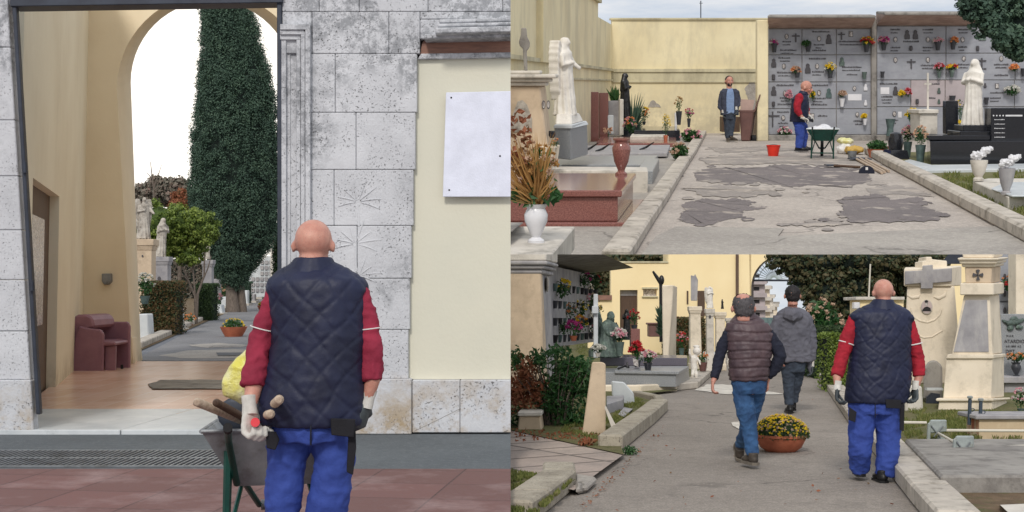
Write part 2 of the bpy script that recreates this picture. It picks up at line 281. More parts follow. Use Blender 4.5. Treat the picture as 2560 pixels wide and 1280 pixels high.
# ---------------------------------------------------------------- geometry
def rv(s=1): return Vector((random.uniform(-s, s), random.uniform(-s, s), random.uniform(-s, s)))
def unit():
    while 1:
        v = rv()
        if .05 < v.length < 1: return v.normalized()
class MB:
    def __init__(s): s.v = []; s.f = []
    def add(s, vs, fs):
        n = len(s.v); s.v += [Vector(p) for p in vs]; s.f += [tuple(i+n for i in q) for q in fs]; return s
    def hexa(s, p): return s.add(p, [(3, 2, 1, 0), (4, 5, 6, 7), (0, 1, 5, 4), (1, 2, 6, 5), (2, 3, 7, 6), (3, 0, 4, 7)])
    def box(s, x0, x1, y0, y1, z0, z1): return s.hexa([(x0, y0, z0), (x1, y0, z0), (x1, y1, z0), (x0, y1, z0), (x0, y0, z1), (x1, y0, z1), (x1, y1, z1), (x0, y1, z1)])
    def taper(s, c, w0, d0, w1, d1, h):
        x, y, z = c
        return s.hexa([(x-w0, y-d0, z), (x+w0, y-d0, z), (x+w0, y+d0, z), (x-w0, y+d0, z), (x-w1, y-d1, z+h), (x+w1, y-d1, z+h), (x+w1, y+d1, z+h), (x-w1, y+d1, z+h)])
    def two(s, a, b):       # closed prism between outline a (front) and b (back)
        n = len(a); return s.add(list(a)+list(b), [tuple(range(n)), tuple(range(2*n-1, n-1, -1))]+[((i+1) % n, i, n+i, n+(i+1) % n) for i in range(n)])
    def pbox(s, P, x0, y0, x1, y1, dep, th, back=None):   # front face measured off the photograph at a given distance, real thickness behind
        q = [P.D(x0, y1, dep), P.D(x1, y1, dep), P.D(x1, y0, dep), P.D(x0, y0, dep)]
        return s.two(q, [p+Vector((0, th, 0)) for p in q])
    def pquad(s, P, px, dep, th):
        q = [P.D(x, y, dep) for x, y in px]; return s.two(q, [p+Vector((0, th, 0)) for p in q])
    def tube(s, pts, rad, n=8, sq=1):
        pts = [Vector(p) for p in pts]
        if not isinstance(rad, (list, tuple)): rad = [rad]*len(pts)
        b = len(s.v); up = None
        for i, p in enumerate(pts):
            d = (pts[min(i+1, len(pts)-1)]-pts[max(i-1, 0)]).normalized()
            if up is None: up = Vector((0, 1, 0)) if abs(d.y) < .9 else Vector((1, 0, 0))
            a = d.cross(up).normalized(); c = a.cross(d); up = c
            for k in range(n):
                t = 2*math.pi*k/n; s.v.append(p+a*math.cos(t)*rad[i]+c*math.sin(t)*rad[i]*sq)
        for i in range(len(pts)-1):
            for k in range(n): s.f.append((b+i*n+k, b+i*n+(k+1) % n, b+(i+1)*n+(k+1) % n, b+(i+1)*n+k))
        s.f.append(tuple(b+k for k in range(n))[::-1]); s.f.append(tuple(b+(len(pts)-1)*n+k for k in range(n))); return s
    def loft(s, secs, n=20, pw=1):    # secs: (center, rx, ry)
        b = len(s.v)
        for c, rx, ry in secs:
            c = Vector(c)
            for k in range(n):
                t = 2*math.pi*k/n; ct, st = math.cos(t), math.sin(t)
                s.v.append(c+Vector((math.copysign(abs(ct)**pw, ct)*rx, math.copysign(abs(st)**pw, st)*ry, 0)))
        for i in range(len(secs)-1):
            for k in range(n): s.f.append((b+i*n+k, b+i*n+(k+1) % n, b+(i+1)*n+(k+1) % n, b+(i+1)*n+k))
        s.f.append(tuple(b+k for k in range(n))[::-1]); s.f.append(tuple(b+(len(secs)-1)*n+k for k in range(n))); return s
    def lathe(s, prof, c=(0, 0, 0), n=20): return s.loft([(Vector(c)+Vector((0, 0, z)), r, r) for r, z in prof], n)
    def ell(s, c, r, n=12, k=8, rot=None):
        c = Vector(c); b = len(s.v); r = r if isinstance(r, (tuple, list, Vector)) else (r, r, r)
        def q(v): v = Vector((v[0]*r[0], v[1]*r[1], v[2]*r[2])); return c+(rot @ v if rot else v)
        s.v.append(q((0, 0, -1)))
        for i in range(1, k):
            p = math.pi*i/k
            for j in range(n): t = 2*math.pi*j/n; s.v.append(q((math.sin(p)*math.cos(t), math.sin(p)*math.sin(t), -math.cos(p))))
        s.v.append(q((0, 0, 1))); e = len(s.v)-1
        for j in range(n): s.f.append((b, b+1+(j+1) % n, b+1+j)); s.f.append((e, b+1+(k-2)*n+j, b+1+(k-2)*n+(j+1) % n))
        for i in range(k-2):
            for j in range(n): s.f.append((b+1+i*n+j, b+1+i*n+(j+1) % n, b+1+(i+1)*n+(j+1) % n, b+1+(i+1)*n+j))
        return s
    def leaf(s, c, sz, asp=.5, d=None):
        d = d or unit(); a = d.cross(unit()).normalized(); n = d.cross(a)*.18*sz
        return s.add([c-d*sz*.5, c+a*sz*asp*.5+n, c+d*sz*.5, c-a*sz*asp*.5+n], [(0, 1, 2, 3)])
    def leafn(s, c, sz, asp, nr):
        nr = (nr+rv(.55)).normalized(); a = nr.cross(unit()).normalized(); d = a.cross(nr)
        return s.add([c-d*sz*.5, c+a*sz*asp*.5, c+d*sz*.5, c-a*sz*asp*.5], [(0, 1, 2, 3)])
    def clump(s, c, r, n, sz, asp=.55, up=0):
        for _ in range(n):
            u = unit(); u.z += up; s.leafn(c+Vector((u.x*r.x, u.y*r.y, u.z*r.z))*random.uniform(.45, 1), sz*random.uniform(.6, 1.4), asp, u)
        return s
    def cloud(s, c, r, n, sz, lo=.6, asp=.55, lump=0, seed=0):
        c = Vector(c)
        for _ in range(n):
            u = unit(); k = random.uniform(lo, 1)
            if lump: k *= 1+lump*noise.noise(u*2.3+Vector((seed, 0, 0)))
            s.leaf(c+Vector((u.x*r[0], u.y*r[1], u.z*r[2]))*k, sz*random.uniform(.6, 1.4), asp)
        return s
    def bloom(s, c, r, n=9):
        for _ in range(n):
            u = unit(); u.z = abs(u.z) if random.random() < .7 else u.z; s.leaf(c+u*r*.5, r*1.1, .6, u)
        return s
    def blade(s, p, q, w, bend=.3):
        p, q = Vector(p), Vector(q); d = (q-p); a = d.cross(unit()).normalized()*w; mid = p+d*.55+Vector((0, 0, d.length*bend*.4))
        return s.add([p-a*.5, p+a*.5, mid+a*.5, mid-a*.5, q], [(0, 1, 2, 3), (3, 2, 4)])
    def gpoly(s, P, px, z): return s.add([P.G(x, y, z) for x, y in px], [tuple(range(len(px)))])

OBJS = []
def mesh_of(mb, base, bev=0, smooth=None):
    me = bpy.data.meshes.new('mesh'); me.from_pydata([v-base for v in mb.v], [], mb.f)
    bm = bmesh.new(); bm.from_mesh(me)
    if bev:
        bmesh.ops.recalc_face_normals(bm, faces=bm.faces)
        ed = [e for e in bm.edges if len(e.link_faces) == 2 and e.calc_face_angle(0) > .5]
        bmesh.ops.bevel(bm, geom=ed, offset=bev, segments=1, affect='EDGES', clamp_overlap=True)
        bm.to_mesh(me)
    elif smooth is not None or len(bm.faces) < 4000:
        bmesh.ops.recalc_face_normals(bm, faces=bm.faces); bm.to_mesh(me)
    bm.free(); me.update()
    if smooth is not None: me.shade_smooth(); me.set_sharp_from_angle(angle=R_(smooth))
    return me
def blob(mb, vox, it=4, disp=None):
    me = bpy.data.meshes.new('tmp'); me.from_pydata(mb.v, [], mb.f); bm = bmesh.new(); bm.from_mesh(me); bmesh.ops.recalc_face_normals(bm, faces=bm.faces); bm.to_mesh(me); bm.free()
    o = bpy.data.objects.new('tmp', me); COL.objects.link(o)
    r = o.modifiers.new('r', 'REMESH'); r.mode = 'VOXEL'; r.voxel_size = vox
    if it: q = o.modifiers.new('s', 'SMOOTH'); q.iterations = it; q.factor = .5
    dg = bpy.context.evaluated_depsgraph_get(); nm2 = bpy.data.meshes.new_from_object(o.evaluated_get(dg))
    bpy.data.objects.remove(o); bpy.data.meshes.remove(me)
    if disp:
        ns = [v.normal.copy() for v in nm2.vertices]
        for v, n_ in zip(nm2.vertices, ns): v.co = v.co+n_*disp(v.co, n_)
    return nm2
def to_mesh(g, base, bev, smooth):
    if isinstance(g, MB): return mesh_of(g, base, bev, smooth)
    if base.length: g.transform(Matrix.Translation(-base))
    g.shade_smooth(); return g
class Th:
    def __init__(s, P, name, label, cat, base, rz=0, group=None, sc=1, kind=None):
        s.P = P; s.base = Vector(base); s.rel = rz != 0 or sc != 1
        s.o = bpy.data.objects.new(name, None); COL.objects.link(s.o); s.o.empty_display_size = .1
        s.o.matrix_world = P.M @ Matrix.Translation(s.base) @ Matrix.Rotation(rz, 4, 'Z') @ Matrix.Scale(sc, 4)
        s.o['label'] = label; s.o['category'] = cat
        if group: s.o['group'] = group
        s.o['_p'] = 'LTB'[(PL, PT, PB).index(P)]
    def part(s, name, g, mt, parent=None, rel=None, bev=0, smooth=None, label=None):
        rel = s.rel if rel is None else rel
        me = to_mesh(g, Vector() if rel else s.base, bev, smooth); o = bpy.data.objects.new(name, me); COL.objects.link(o)
        me.materials.append(m[mt] if isinstance(mt, str) else mt); o.parent = parent or s.o
        if label: o['label'] = label
        return o
def one(P, name, label, cat, g, mt, group=None, bev=0, smooth=None, kind=None, base=None):
    vs = g.v if isinstance(g, MB) else [v.co for v in g.vertices]
    if base is None:
        xs = [v.x for v in vs]; ys = [v.y for v in vs]; zs = [v.z for v in vs]
        base = Vector(((min(xs)+max(xs))/2, (min(ys)+max(ys))/2, min(zs)))
    me = to_mesh(g, base, bev, smooth); o = bpy.data.objects.new(name, me); COL.objects.link(o); me.materials.append(m[mt] if isinstance(mt, str) else mt)
    o.matrix_world = P.M @ Matrix.Translation(base)
    if label: o['label'] = label
    if kind: o['kind'] = kind
    if cat and kind != 'structure': o['category'] = cat
    if group: o['group'] = group
    o['_p'] = 'LTB'[(PL, PT, PB).index(P)]; return o
def blades(mb, P, px, n, h_, z=0):
    # short tufts strewn inside a photo-space ground outline
    xs = [p[0] for p in px]; ys = [p[1] for p in px]; k = 0; t_ = 0
    while k < n and t_ < n*20:
        t_ += 1; x, y = random.uniform(min(xs), max(xs)), random.uniform(min(ys), max(ys)); ins = False
        for i in range(len(px)):
            (x0, y0), (x1, y1) = px[i], px[i-1]
            if (y0 > y) != (y1 > y) and x < (x1-x0)*(y-y0)/(y1-y0)+x0: ins = not ins
        if not ins or noise.noise(Vector((x*.02, y*.06, 3))) < -.12: continue
        p = P.G(x, y, z); mb.blade(p, p+Vector((random.uniform(-.6, .6)*h_, random.uniform(-.6, .6)*h_, h_*random.uniform(.5, 1.3))), .012, .1); k += 1
    return mb
def struct(P, name, g, mt, label=None): return one(P, name, label, None, g, mt, kind='structure')
def strip(mb, pts, w_, h_, z=0, side=1):       # kerb along ground points
    n = len(pts); ns = []
    for i in range(n):
        d = (pts[min(i+1, n-1)]-pts[max(i-1, 0)]); ns.append(Vector((d.y, -d.x, 0)).normalized()*side*w_)
    for i in range(n-1):
        a, b, c, d = pts[i], pts[i+1], pts[i+1]+ns[i+1], pts[i]+ns[i]
        u = Vector((0, 0, z)); t = Vector((0, 0, z+h_)); mb.hexa([a+u, b+u, c+u, d+u, a+t, b+t, c+t, d+t])
    return mb
def wob(px, amp, n=5, seed=0):                 # ragged outline
    o = []
    for i in range(len(px)):
        a, b = px[i], px[(i+1) % len(px)]
        for k in range(n):
            t = k/n; x = a[0]+(b[0]-a[0])*t; y = a[1]+(b[1]-a[1])*t
            f = lambda u, v: noise.noise(Vector((u*.05, v*.1, seed)))+.6*noise.noise(Vector((u*.16, v*.4, seed+5)))+.4*noise.noise(Vector((u*.5, v*1.1, seed+9)))
            o.append((x+amp*3*f(x, y), y+amp*f(x+90, y+40)))
    return o

# ---------------------------------------------------------------- reusable things
def statue(P, label, base, H, mt, face=0, wings=False, veil=True, group=None, name='statue', lean=0, arms='clasp', kneel=False):
    b = MB(); h_ = 1.0
    L_ = lambda z, x=0, y=0: Vector((x+lean*z, y, z))
    if kneel:
        b.loft([(L_(0), .34, .26), (L_(.12), .34, .24), (L_(.3, .02), .24, .2), (L_(.45, .05), .17, .14), (L_(.62, .06), .17, .12), (L_(.74, .07), .1, .09), (L_(.78, .08), .05, .05)], 24)
        b.ell(L_(.86, .13, -.03), (.085, .09, .1)); b.tube([L_(.7, .18), L_(.55, .3, -.1), L_(.36, .34, -.14)], [.05, .045, .035]); b.tube([L_(.7, -.04), L_(.5, .05, -.16), L_(.36, .3, -.14)], [.05, .045, .035])
    else:
        b.loft([(L_(0), .17, .15), (L_(.05), .16, .14), (L_(.3), .135, .12), (L_(.55), .125, .1), (L_(.68), .135, .095), (L_(.8), .13, .085), (L_(.85), .06, .06), (L_(.88), .04, .04)], 24)
        b.ell(L_(.935, 0, -.012), (.052, .06, .07)); b.ell(L_(.93, 0, -.07), (.012, .014, .018))
        if veil: b.ell(L_(.93, 0, .015), (.068, .066, .078)); b.loft([(L_(.6, 0, .05), .13, .06), (L_(.8, 0, .03), .125, .075), (L_(.93, 0, .02), .06, .06)], 16)
        if arms == 'clasp':
            for s_ in (-1, 1): b.tube([L_(.79, s_*.12), L_(.64, s_*.15, -.04), L_(.7, s_*.02, -.13)], [.045, .045, .028])
        else:
            b.tube([L_(.79, .11), L_(.66, .17, -.05), L_(.6, .2, -.14)], [.042, .04, .025]); b.tube([L_(.79, -.11), L_(.64, -.15, -.03), L_(.68, -.02, -.13)], [.042, .042, .026])
    def fold(v, n_):
        a = math.atan2(v.y, v.x-lean*v.z); k = max(0, 1-v.z/.8); return .012*k*math.sin(a*11+v.z*5)+.006*noise.noise(v*14)
    t = Th(P, name, label, 'statue', base, rz=face or 1e-6, group=group, sc=H)
    t.part('figure', blob(b, .014, 2, fold), mt, smooth=60)
    if wings:
        for s_ in (-1, 1):
            wb = MB(); o2 = [(s_*.02, .55), (s_*.05, .8), (s_*.1, .95), (s_*.17, .96), (s_*.21, .8), (s_*.2, .55), (s_*.16, .3), (s_*.1, .18), (s_*.05, .4)]
            wb.two([Vector((x, .01, z)) for x, z in o2], [Vector((x*1.02, .15, z)) for x, z in o2])
            t.part('wing', blob(wb, .012, 2, lambda v, n_: .003*math.sin(v.z*70+v.x*50)), mt)
    return t
def bouquet(P, label, base, w_, h_, blooms, leaf='lgreen', vase='dvase', vh=None, vr=None, name='flower_bouquet', n=26, br=None, group=None, shape='cup', stems=False, nl=None):
    vh = h_*.35 if vh is None else vh; vr = vr or w_*.25; base = Vector(base)
    t = Th(P, name, label, 'flowers', base, group=group)
    if vh:
        prof = {'cup': [(vr*.6, 0), (vr*.75, vh*.5), (vr, vh), (vr*.85, vh), (vr*.7, vh*.9)], 'urn': [(vr*.7, 0), (vr*.7, vh*.06), (vr*.35, vh*.14), (vr*.45, vh*.2), (vr*.95, vh*.55), (vr, vh*.72), (vr*.75, vh*.88), (vr*1.0, vh), (vr*.7, vh), (vr*.6, vh*.9)], 'pot': [(vr*.72, 0), (vr*.95, vh*.8), (vr*1.05, vh*.82), (vr*1.05, vh), (vr*.9, vh), (vr*.85, vh*.85)]}[shape]
        t.part('vase', MB().lathe(prof, base, 18), vase, smooth=40)
    g = MB(); c = base+Vector((0, 0, vh+(h_-vh)*.5)); rr = Vector((w_*.5, w_*.42, (h_-vh)*.55))
    for _ in range(nl or n*5):
        u = unit(); g.leaf(c+Vector((u.x*rr.x, u.y*rr.y, u.z*rr.z))*random.uniform(.2, .95), w_*.2*random.uniform(.6, 1.3), .45)
    for _ in range(8):
        u = unit(); g.blade(base+Vector((0, 0, vh*.9)), c+Vector((u.x*rr.x, u.y*rr.y, abs(u.z)*rr.z))*.9, w_*.03)
    t.part('leaves', g, leaf)
    br = br or w_*.11
    for bl in blooms:
        q = MB()
        for _ in range(max(4, n//len(blooms))):
            u = unit(); u.z = abs(u.z)*1.1-.15; q.bloom(c+Vector((u.x*rr.x, u.y*rr.y, u.z*rr.z)), br*random.uniform(.7, 1.3), 11)
        t.part('blossoms', q, bl)
    return t
def hedge(P, label, x0, x1, y0, y1, z0, z1, lm='lhedge', n=6000, sz=.06, name='clipped_hedge', group=None):
    t = Th(P, name, label, 'hedge', ((x0+x1)/2, (y0+y1)/2, z0), group=group)
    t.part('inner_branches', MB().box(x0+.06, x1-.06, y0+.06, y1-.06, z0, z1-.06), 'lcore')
    g = MB()
    for _ in range(n):
        a, b_, c = (random.uniform(0, 1) for _ in range(3)); k = random.random()
        if k < .55: b_ = 0
        elif k < .7: a = random.choice((0, 1))
        elif k < .95: c = 1
        p = Vector((x0+(x1-x0)*a, y0+(y1-y0)*b_, z0+(z1-z0)*c)); p += rv(.05); p += Vector((0, -.05, 0))*noise.noise(p*2.5)
        g.leaf(p, sz*random.uniform(.6, 1.4), .6)
    t.part('leaves', g, lm); return t
def tree(P, label, base, trunk, blobs, lm, sz, dens, name='tree', cat='tree', core=.72, tm='trunk', lo=.7, lump=.22, corem='lcore'):
    t = Th(P, name, label, cat, base); tb = MB()
    for pts, rad in trunk: tb.tube(pts, rad, 9)
    t.part('trunk', tb, tm, smooth=60)
    g = MB(); cb = MB()
    for i, (c, r) in enumerate(blobs):
        c = Vector(c)
        n = int(dens*4.5*(r[0]*r[2]+r[1]*r[2]+r[0]*r[1])/3/(sz*sz)); rm = sum(r)/3; nc = max(44, int(n/34)); cs = max(rm*.25, sz*1.3)
        for _ in range(nc):
            u = unit(); 
            if u.y > .5: u.y *= -1
            kk_ = random.uniform(.8, 1.02)+lump*noise.noise(u*2+Vector((i*3.1, 0, 0))); s_ = cs*random.uniform(.7, 1.4); g.clump(c+Vector((u.x*r[0], u.y*r[1], u.z*r[2]))*kk_, Vector((s_, s_, s_*.8)), 44, sz, .6, .15)
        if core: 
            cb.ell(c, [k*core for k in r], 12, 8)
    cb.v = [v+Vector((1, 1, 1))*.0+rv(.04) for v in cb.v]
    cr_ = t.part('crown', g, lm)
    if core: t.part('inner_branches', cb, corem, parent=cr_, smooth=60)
    return t
def text_mesh(body, size, P, pos, mt_parent, ext=.004):
    cu = bpy.data.curves.new('t', 'FONT'); cu.body = body; cu.size = size; cu.extrude = ext; o = bpy.data.objects.new('t', cu); COL.objects.link(o)
    dg = bpy.context.evaluated_depsgraph_get(); me = bpy.data.meshes.new_from_object(o.evaluated_get(dg)); bpy.data.objects.remove(o)
    me.transform(Matrix.Translation(pos) @ Matrix.Rotation(R_(90), 4, 'X')); return me
# ---------------------------------------------------------------- people
def hand(mb, wr, d, n, size=1, curl=.5, thumb=1, fr=.0105):
    """palm, four fingers of unequal length and a thumb leaving the side of the palm; d along the hand, n the palm side"""
    wr = Vector(wr); d = Vector(d).normalized(); n = Vector(n); n = (n-d*n.dot(d)).normalized(); s = d.cross(n)*thumb
    S = size
    rot = Matrix((s, n, d)).transposed()
    mb.ell(wr+d*.052*S, (.043*S, .018*S, .058*S), 12, 8, rot)
    mb.ell(wr+d*.02*S+s*.018*S, (.022*S, .02*S, .035*S), 10, 6, rot)
    for off, ln in ((.031, .072), (.0105, .082), (-.0105, .077), (-.031, .06)):
        p = wr+d*.088*S+s*off*S; pts = [p-d*.03*S, p]; a = 0; q = p
        for k, f in enumerate((.45, .32, .23)):
            a += curl*(.9 if k == 0 else 1.1); v = d*math.cos(a)+n*math.sin(a); q = q+v*ln*f*S*1.15; pts.append(q)
        mb.tube(pts, [fr*S*1.05, fr*S*1.08, fr*S*1.02, fr*S*.95, fr*S*.8], 8); mb.ell(q, fr*S*.8, 8, 6)
    p0 = wr+d*.02*S+s*.028*S; v = (s*.75+d*.65).normalized(); p1 = p0+v*.038*S; v2 = (d*.85+s*.25+n*(.3+curl*.4)).normalized(); p2 = p1+v2*.034*S; p3 = p2+(v2+n*.35).normalized()*.026*S
    mb.tube([p0, p1, p2, p3], [.014*S, .0135*S, .0125*S, .0105*S], 8); mb.ell(p3, .0105*S, 8, 6)
    return mb
def head(mb, c, R, rot, ears=True):
    """R = half the head height; local -y is the face"""
    q = lambda x, y, z: Vector(c)+rot @ Vector((x*R, y*R, z*R))
    e = lambda p, r: mb.ell(q(*p), [k*R for k in r], 16, 12, rot)
    e((0, .08, .2), (.74, .84, .8)); e((0, -.12, -.2), (.56, .62, .7)); e((0, -.3, -.62), (.34, .34, .3)); e((0, -.62, -.78), (.2, .16, .15))
    mb.tube([q(0, -.76, .12), q(0, -.9, -.12), q(0, -1.02, -.26)], [.07*R, .11*R, .14*R], 8); e((0, -.9, -.28), (.17, .14, .1))
    for s in (-1, 1):
        e((s*.24, -.66, .12), (.26, .12, .09)); e((s*.34, -.6, -.22), (.2, .18, .2))
        if ears:
            e((s*.78, .04, -.1), (.09, .17, .24)); e((s*.84, .11, -.05), (.05, .12, .17))
    e((0, -.78, -.5), (.24, .1, .05)); e((0, -.76, -.6), (.2, .1, .06))
    mb.tube([q(0, .2, -.45), q(0, .2, -.95)], [.48*R, .5*R], 14)
def wr(sc, a, seed=0):
    def f(v, n):
        p = Vector((v.x*sc, v.y*sc, v.z*sc*.8))+Vector((seed, 0, 0)); r = .3-abs(noise.noise(Vector((v.x+v.z*.6, v.y, v.z*1.5-v.x*.5))*sc*.9))
        return a*(.6*noise.noise(p)+1.3*max(r, -.1)+.3*noise.noise(p*2.9))
    return f
def quilt(a, cell):
    def f(v, n):
        u = (v.x+v.z*.9)/cell+.5*noise.noise(v*5); w_ = (v.x-v.z*.9)/cell+.5*noise.noise(v*5+Vector((4, 0, 0)))
        s = min(abs(math.sin(math.pi*u)), abs(math.sin(math.pi*w_))); rg = .25-abs(noise.noise(Vector((v.x*9, v.y*9, v.z*19))))
        return a*(min(1, s*2.6)**.6)+a*.9*noise.noise(v*8)+a*.8*rg+a*.4*noise.noise(v*30)
    return f
def puff(a, cell):
    def f(v, n):
        s = abs(math.sin(math.pi*(v.z/cell+.25*noise.noise(v*4)))); return a*min(1, s*2)**.6+a*.5*noise.noise(v*22)
    return f
def person(P, y0, label, sp, group=None):
    """sp holds outlines in photo pixels at distance y0"""
    q = lambda p: P.D(p[0], p[1], y0+(p[2] if len(p) > 2 else 0)); r = lambda k: k*y0/F; vox = sp.get('vox', .009)
    fx, fy = sp['feet']; t = Th(P, 'person', label, 'person', P.D(fx, fy, y0) if not sp.get('z0') else Vector((P.D(fx, fy, y0).x, y0, 0)), group=group)
    hx, hy, hr, ha, tilt = sp['head'][:5]; c = q((hx, hy, sp['head'][5] if len(sp['head']) > 5 else 0))
    rot = Matrix.Rotation(R_(ha), 3, 'Z') @ Matrix.Rotation(R_(tilt), 3, 'X')
    R = r(hr); b = MB(); head(b, c, R, rot); sh = .82
    b.tube([q(p) for p in sp['neck']], [r(k) for k in sp['neckr']], 14)
    b.loft([(q(s[:2]+(s[4] if len(s) > 4 else 0,)), r(s[2])*sh, s[3]*sh) for s in sp['torso']], 20)
    for a in sp['arms']:
        b.tube([q(p) for p in a['p']]+[q(a['w'])], [r(k)*.72 for k in a['r']]+[r(a['wr'])], 12)
        if a.get('bare'): hand(b, q(a['w']), a['d'], a['n'], a.get('s', 1), a.get('curl', .5), a.get('t', 1))
    for l in sp['legs']: b.tube([q(p) for p in l['p']], [r(k)*.75 for k in l['r']], 12)
    b.loft([(q(s[:2]), r(s[2])*.75, s[3]*.75) for s in sp['hips']], 16)
    t.part('body', blob(b, min(vox, .011), 2), sp.get('skin', 'skin'))
    if sp.get('eyes'):
        for s in (-1, 1):
            e = MB().ell(c+rot @ Vector((s*.27*R, -.7*R, .02*R)), [.1*R, .06*R, .05*R], 8, 6, rot); t.part('eye', e, 'white'); t.part('eyebrow', MB().tube([c+rot @ Vector((s*.12*R, -.8*R, .2*R)), c+rot @ Vector((s*.42*R, -.7*R, .2*R))], .035*R), 'hairb')
    if sp.get('hair'):
        mt, kind = sp['hair']; hb = MB()
        for _ in range(1):
            hb.ell(c+rot @ Vector((0, .1*R, .22*R)), (.77*R, .87*R, .83*R), 18, 12, rot)
            hb.ell(c+rot @ Vector((0, .3*R, -.2*R)), (.66*R, .6*R, .58*R), 18, 12, rot)
        inv = rot.inverted()
        me = blob(hb, R*.09, 1, lambda v, n: .012*noise.noise(v*90)*R*8); bm = bmesh.new(); bm.from_mesh(me)
        kill = []
        for v in bm.verts:
            l = inv @ (v.co-c)/R
            if l.y < -.38+.25*(l.z < .3) or (kind == 'bald' and l.z > .4 and (l.x-.05)**2+(l.y-.35)**2 < .2) or l.z < -.66: kill.append(v)
            elif abs(l.x) > .55 and l.z < -.28 and l.y < .25: kill.append(v)
        bmesh.ops.delete(bm, geom=kill, context='VERTS'); bm.to_mesh(me); bm.free(); t.part('hair', me, mt)
        if sp.get('beard'):
            bb = MB().ell(c+rot @ Vector((0, -.36*R, -.62*R)), (.47*R, .46*R, .38*R), 14, 10, rot); t.part('beard', bb, mt, smooth=80)
    tor = MB().loft([(q(s[:2]+(s[4] if len(s) > 4 else 0,)), r(s[2]), s[3]) for s in sp['torso']], 26, .9)
    for ex in sp.get('shoulders', []): tor.ell(q(ex[:3] if len(ex) > 4 else ex[:2]), (r(ex[-2]), ex[-1], r(ex[-2])*.8), 14, 10)
    if sp.get('vest'):
        mt, fn = sp['vest']; t.part('vest', blob(tor, vox, 3, fn), mt)
        co_ = sp.get('collar')
        if co_: t.part('collar', blob(MB().tube([q(p) for p in co_[0]], [r(k) for k in co_[1]], 16), vox*.8, 2), mt)
        for a in sp['arms']:
            sl = MB().tube([q(p) for p in a['p']], [r(k) for k in a['r']], 16)
            sl.ell(q(a['p'][0]), r(a['r'][0])*1.05)
            o = t.part('sleeve', blob(sl, vox, 2, wr(16, .012, a['p'][0][0])), sp['shirt'])
            if a.get('stripe'):
                p, rr = a['stripe']; x = MB(); d = Vector(a['sd']).normalized(); c0 = q(p); ring = []
                u = d.cross(Vector((0, 1, 0))).normalized(); vv = u.cross(d)
                for k in range(25): ring.append(c0+(u*math.cos(k*math.pi/12)+vv*math.sin(k*math.pi/12))*r(rr))
                x.tube(ring, r(1.6), 6); t.part('piping', x, 'white', parent=o)
    else:
        mt, fn = sp['coat']
        if sp.get('lapel'): pass
        sb = tor
        for a in sp['arms']: sb.tube([q(p) for p in a['p']], [r(k) for k in a['r']], 14)
        for ex in sp.get('extra', []): ex(sb, q, r)
        t.part('jacket', blob(sb, vox, 2, fn), mt)
    for a in sp['arms']:
        if a.get('bare'): continue
        h1 = MB(); hand(h1, q(a['w']), a['d'], a['n'], a.get('s', 1.05), a.get('curl', .5), a.get('t', 1), .0125)
        o = t.part('glove', blob(h1, vox*.6, 1), a.get('g', 'gloveg'))
        d = Vector(a['d']).normalized(); w0 = q(a['w']); t.part('cuff', MB().tube([w0-d*.055, w0-d*.02, w0+d*.025], [.034, .031, .034], 12), 'glovew', parent=o, smooth=40)
    tr = MB().loft([(q(s[:2]), r(s[2]), s[3]) for s in sp['hips']], 22)
    for l in sp['legs']: tr.tube([q(p) for p in l['p']], [r(k) for k in l['r']], 16, .95)
    pants = t.part('trousers', blob(tr, vox, 3, wr(11, sp.get('wrk', .014), 3)), sp['pants'])
    if sp.get('seam'): t.part('seam', MB().tube([q(p) for p in sp['seam']], .004, 6), 'ink', parent=pants)
    for pk in sp.get('pockets', []):
        pb = MB(); pb.pquad(P, pk[0], y0+pk[1], .012); t.part('pocket', pb, 'black', parent=pants, bev=.003)
    for sx, sy, sd, ang, pitch in sp['shoes']:
        rs = Matrix.Rotation(R_(ang), 3, 'Z') @ Matrix.Rotation(R_(pitch), 3, 'X'); c1 = q((sx, sy, sd)); x = MB()
        V = lambda a, b_, z: c1+rs @ Vector((a, b_, z))
        x.ell(V(0, .03, .035), (.042, .06, .045), 12, 8, rs); x.ell(V(0, -.1, .03), (.047, .1, .032), 12, 8, rs); x.tube([V(0, .035, .02), V(0, .03, .1)], [.045, .048], 12); x.ell(V(0, -.04, .05), (.04, .08, .035), 12, 8, rs)
        o = t.part('shoe', blob(x, .008, 1), sp['shoe'])
        so_ = MB(); oul = [(-.04, .08), (-.046, 0), (-.044, -.08), (-.05, -.14), (-.03, -.2), (0, -.21), (.03, -.2), (.05, -.14), (.044, -.08), (.046, 0), (.04, .08), (0, .1)]
        so_.two([V(a, b_, -.012) for a, b_ in oul], [V(a, b_, .014) for a, b_ in oul]); t.part('sole', so_, 'sole' if sp['shoe'] == 'shoe' else 'shoeb', parent=o)
    return t

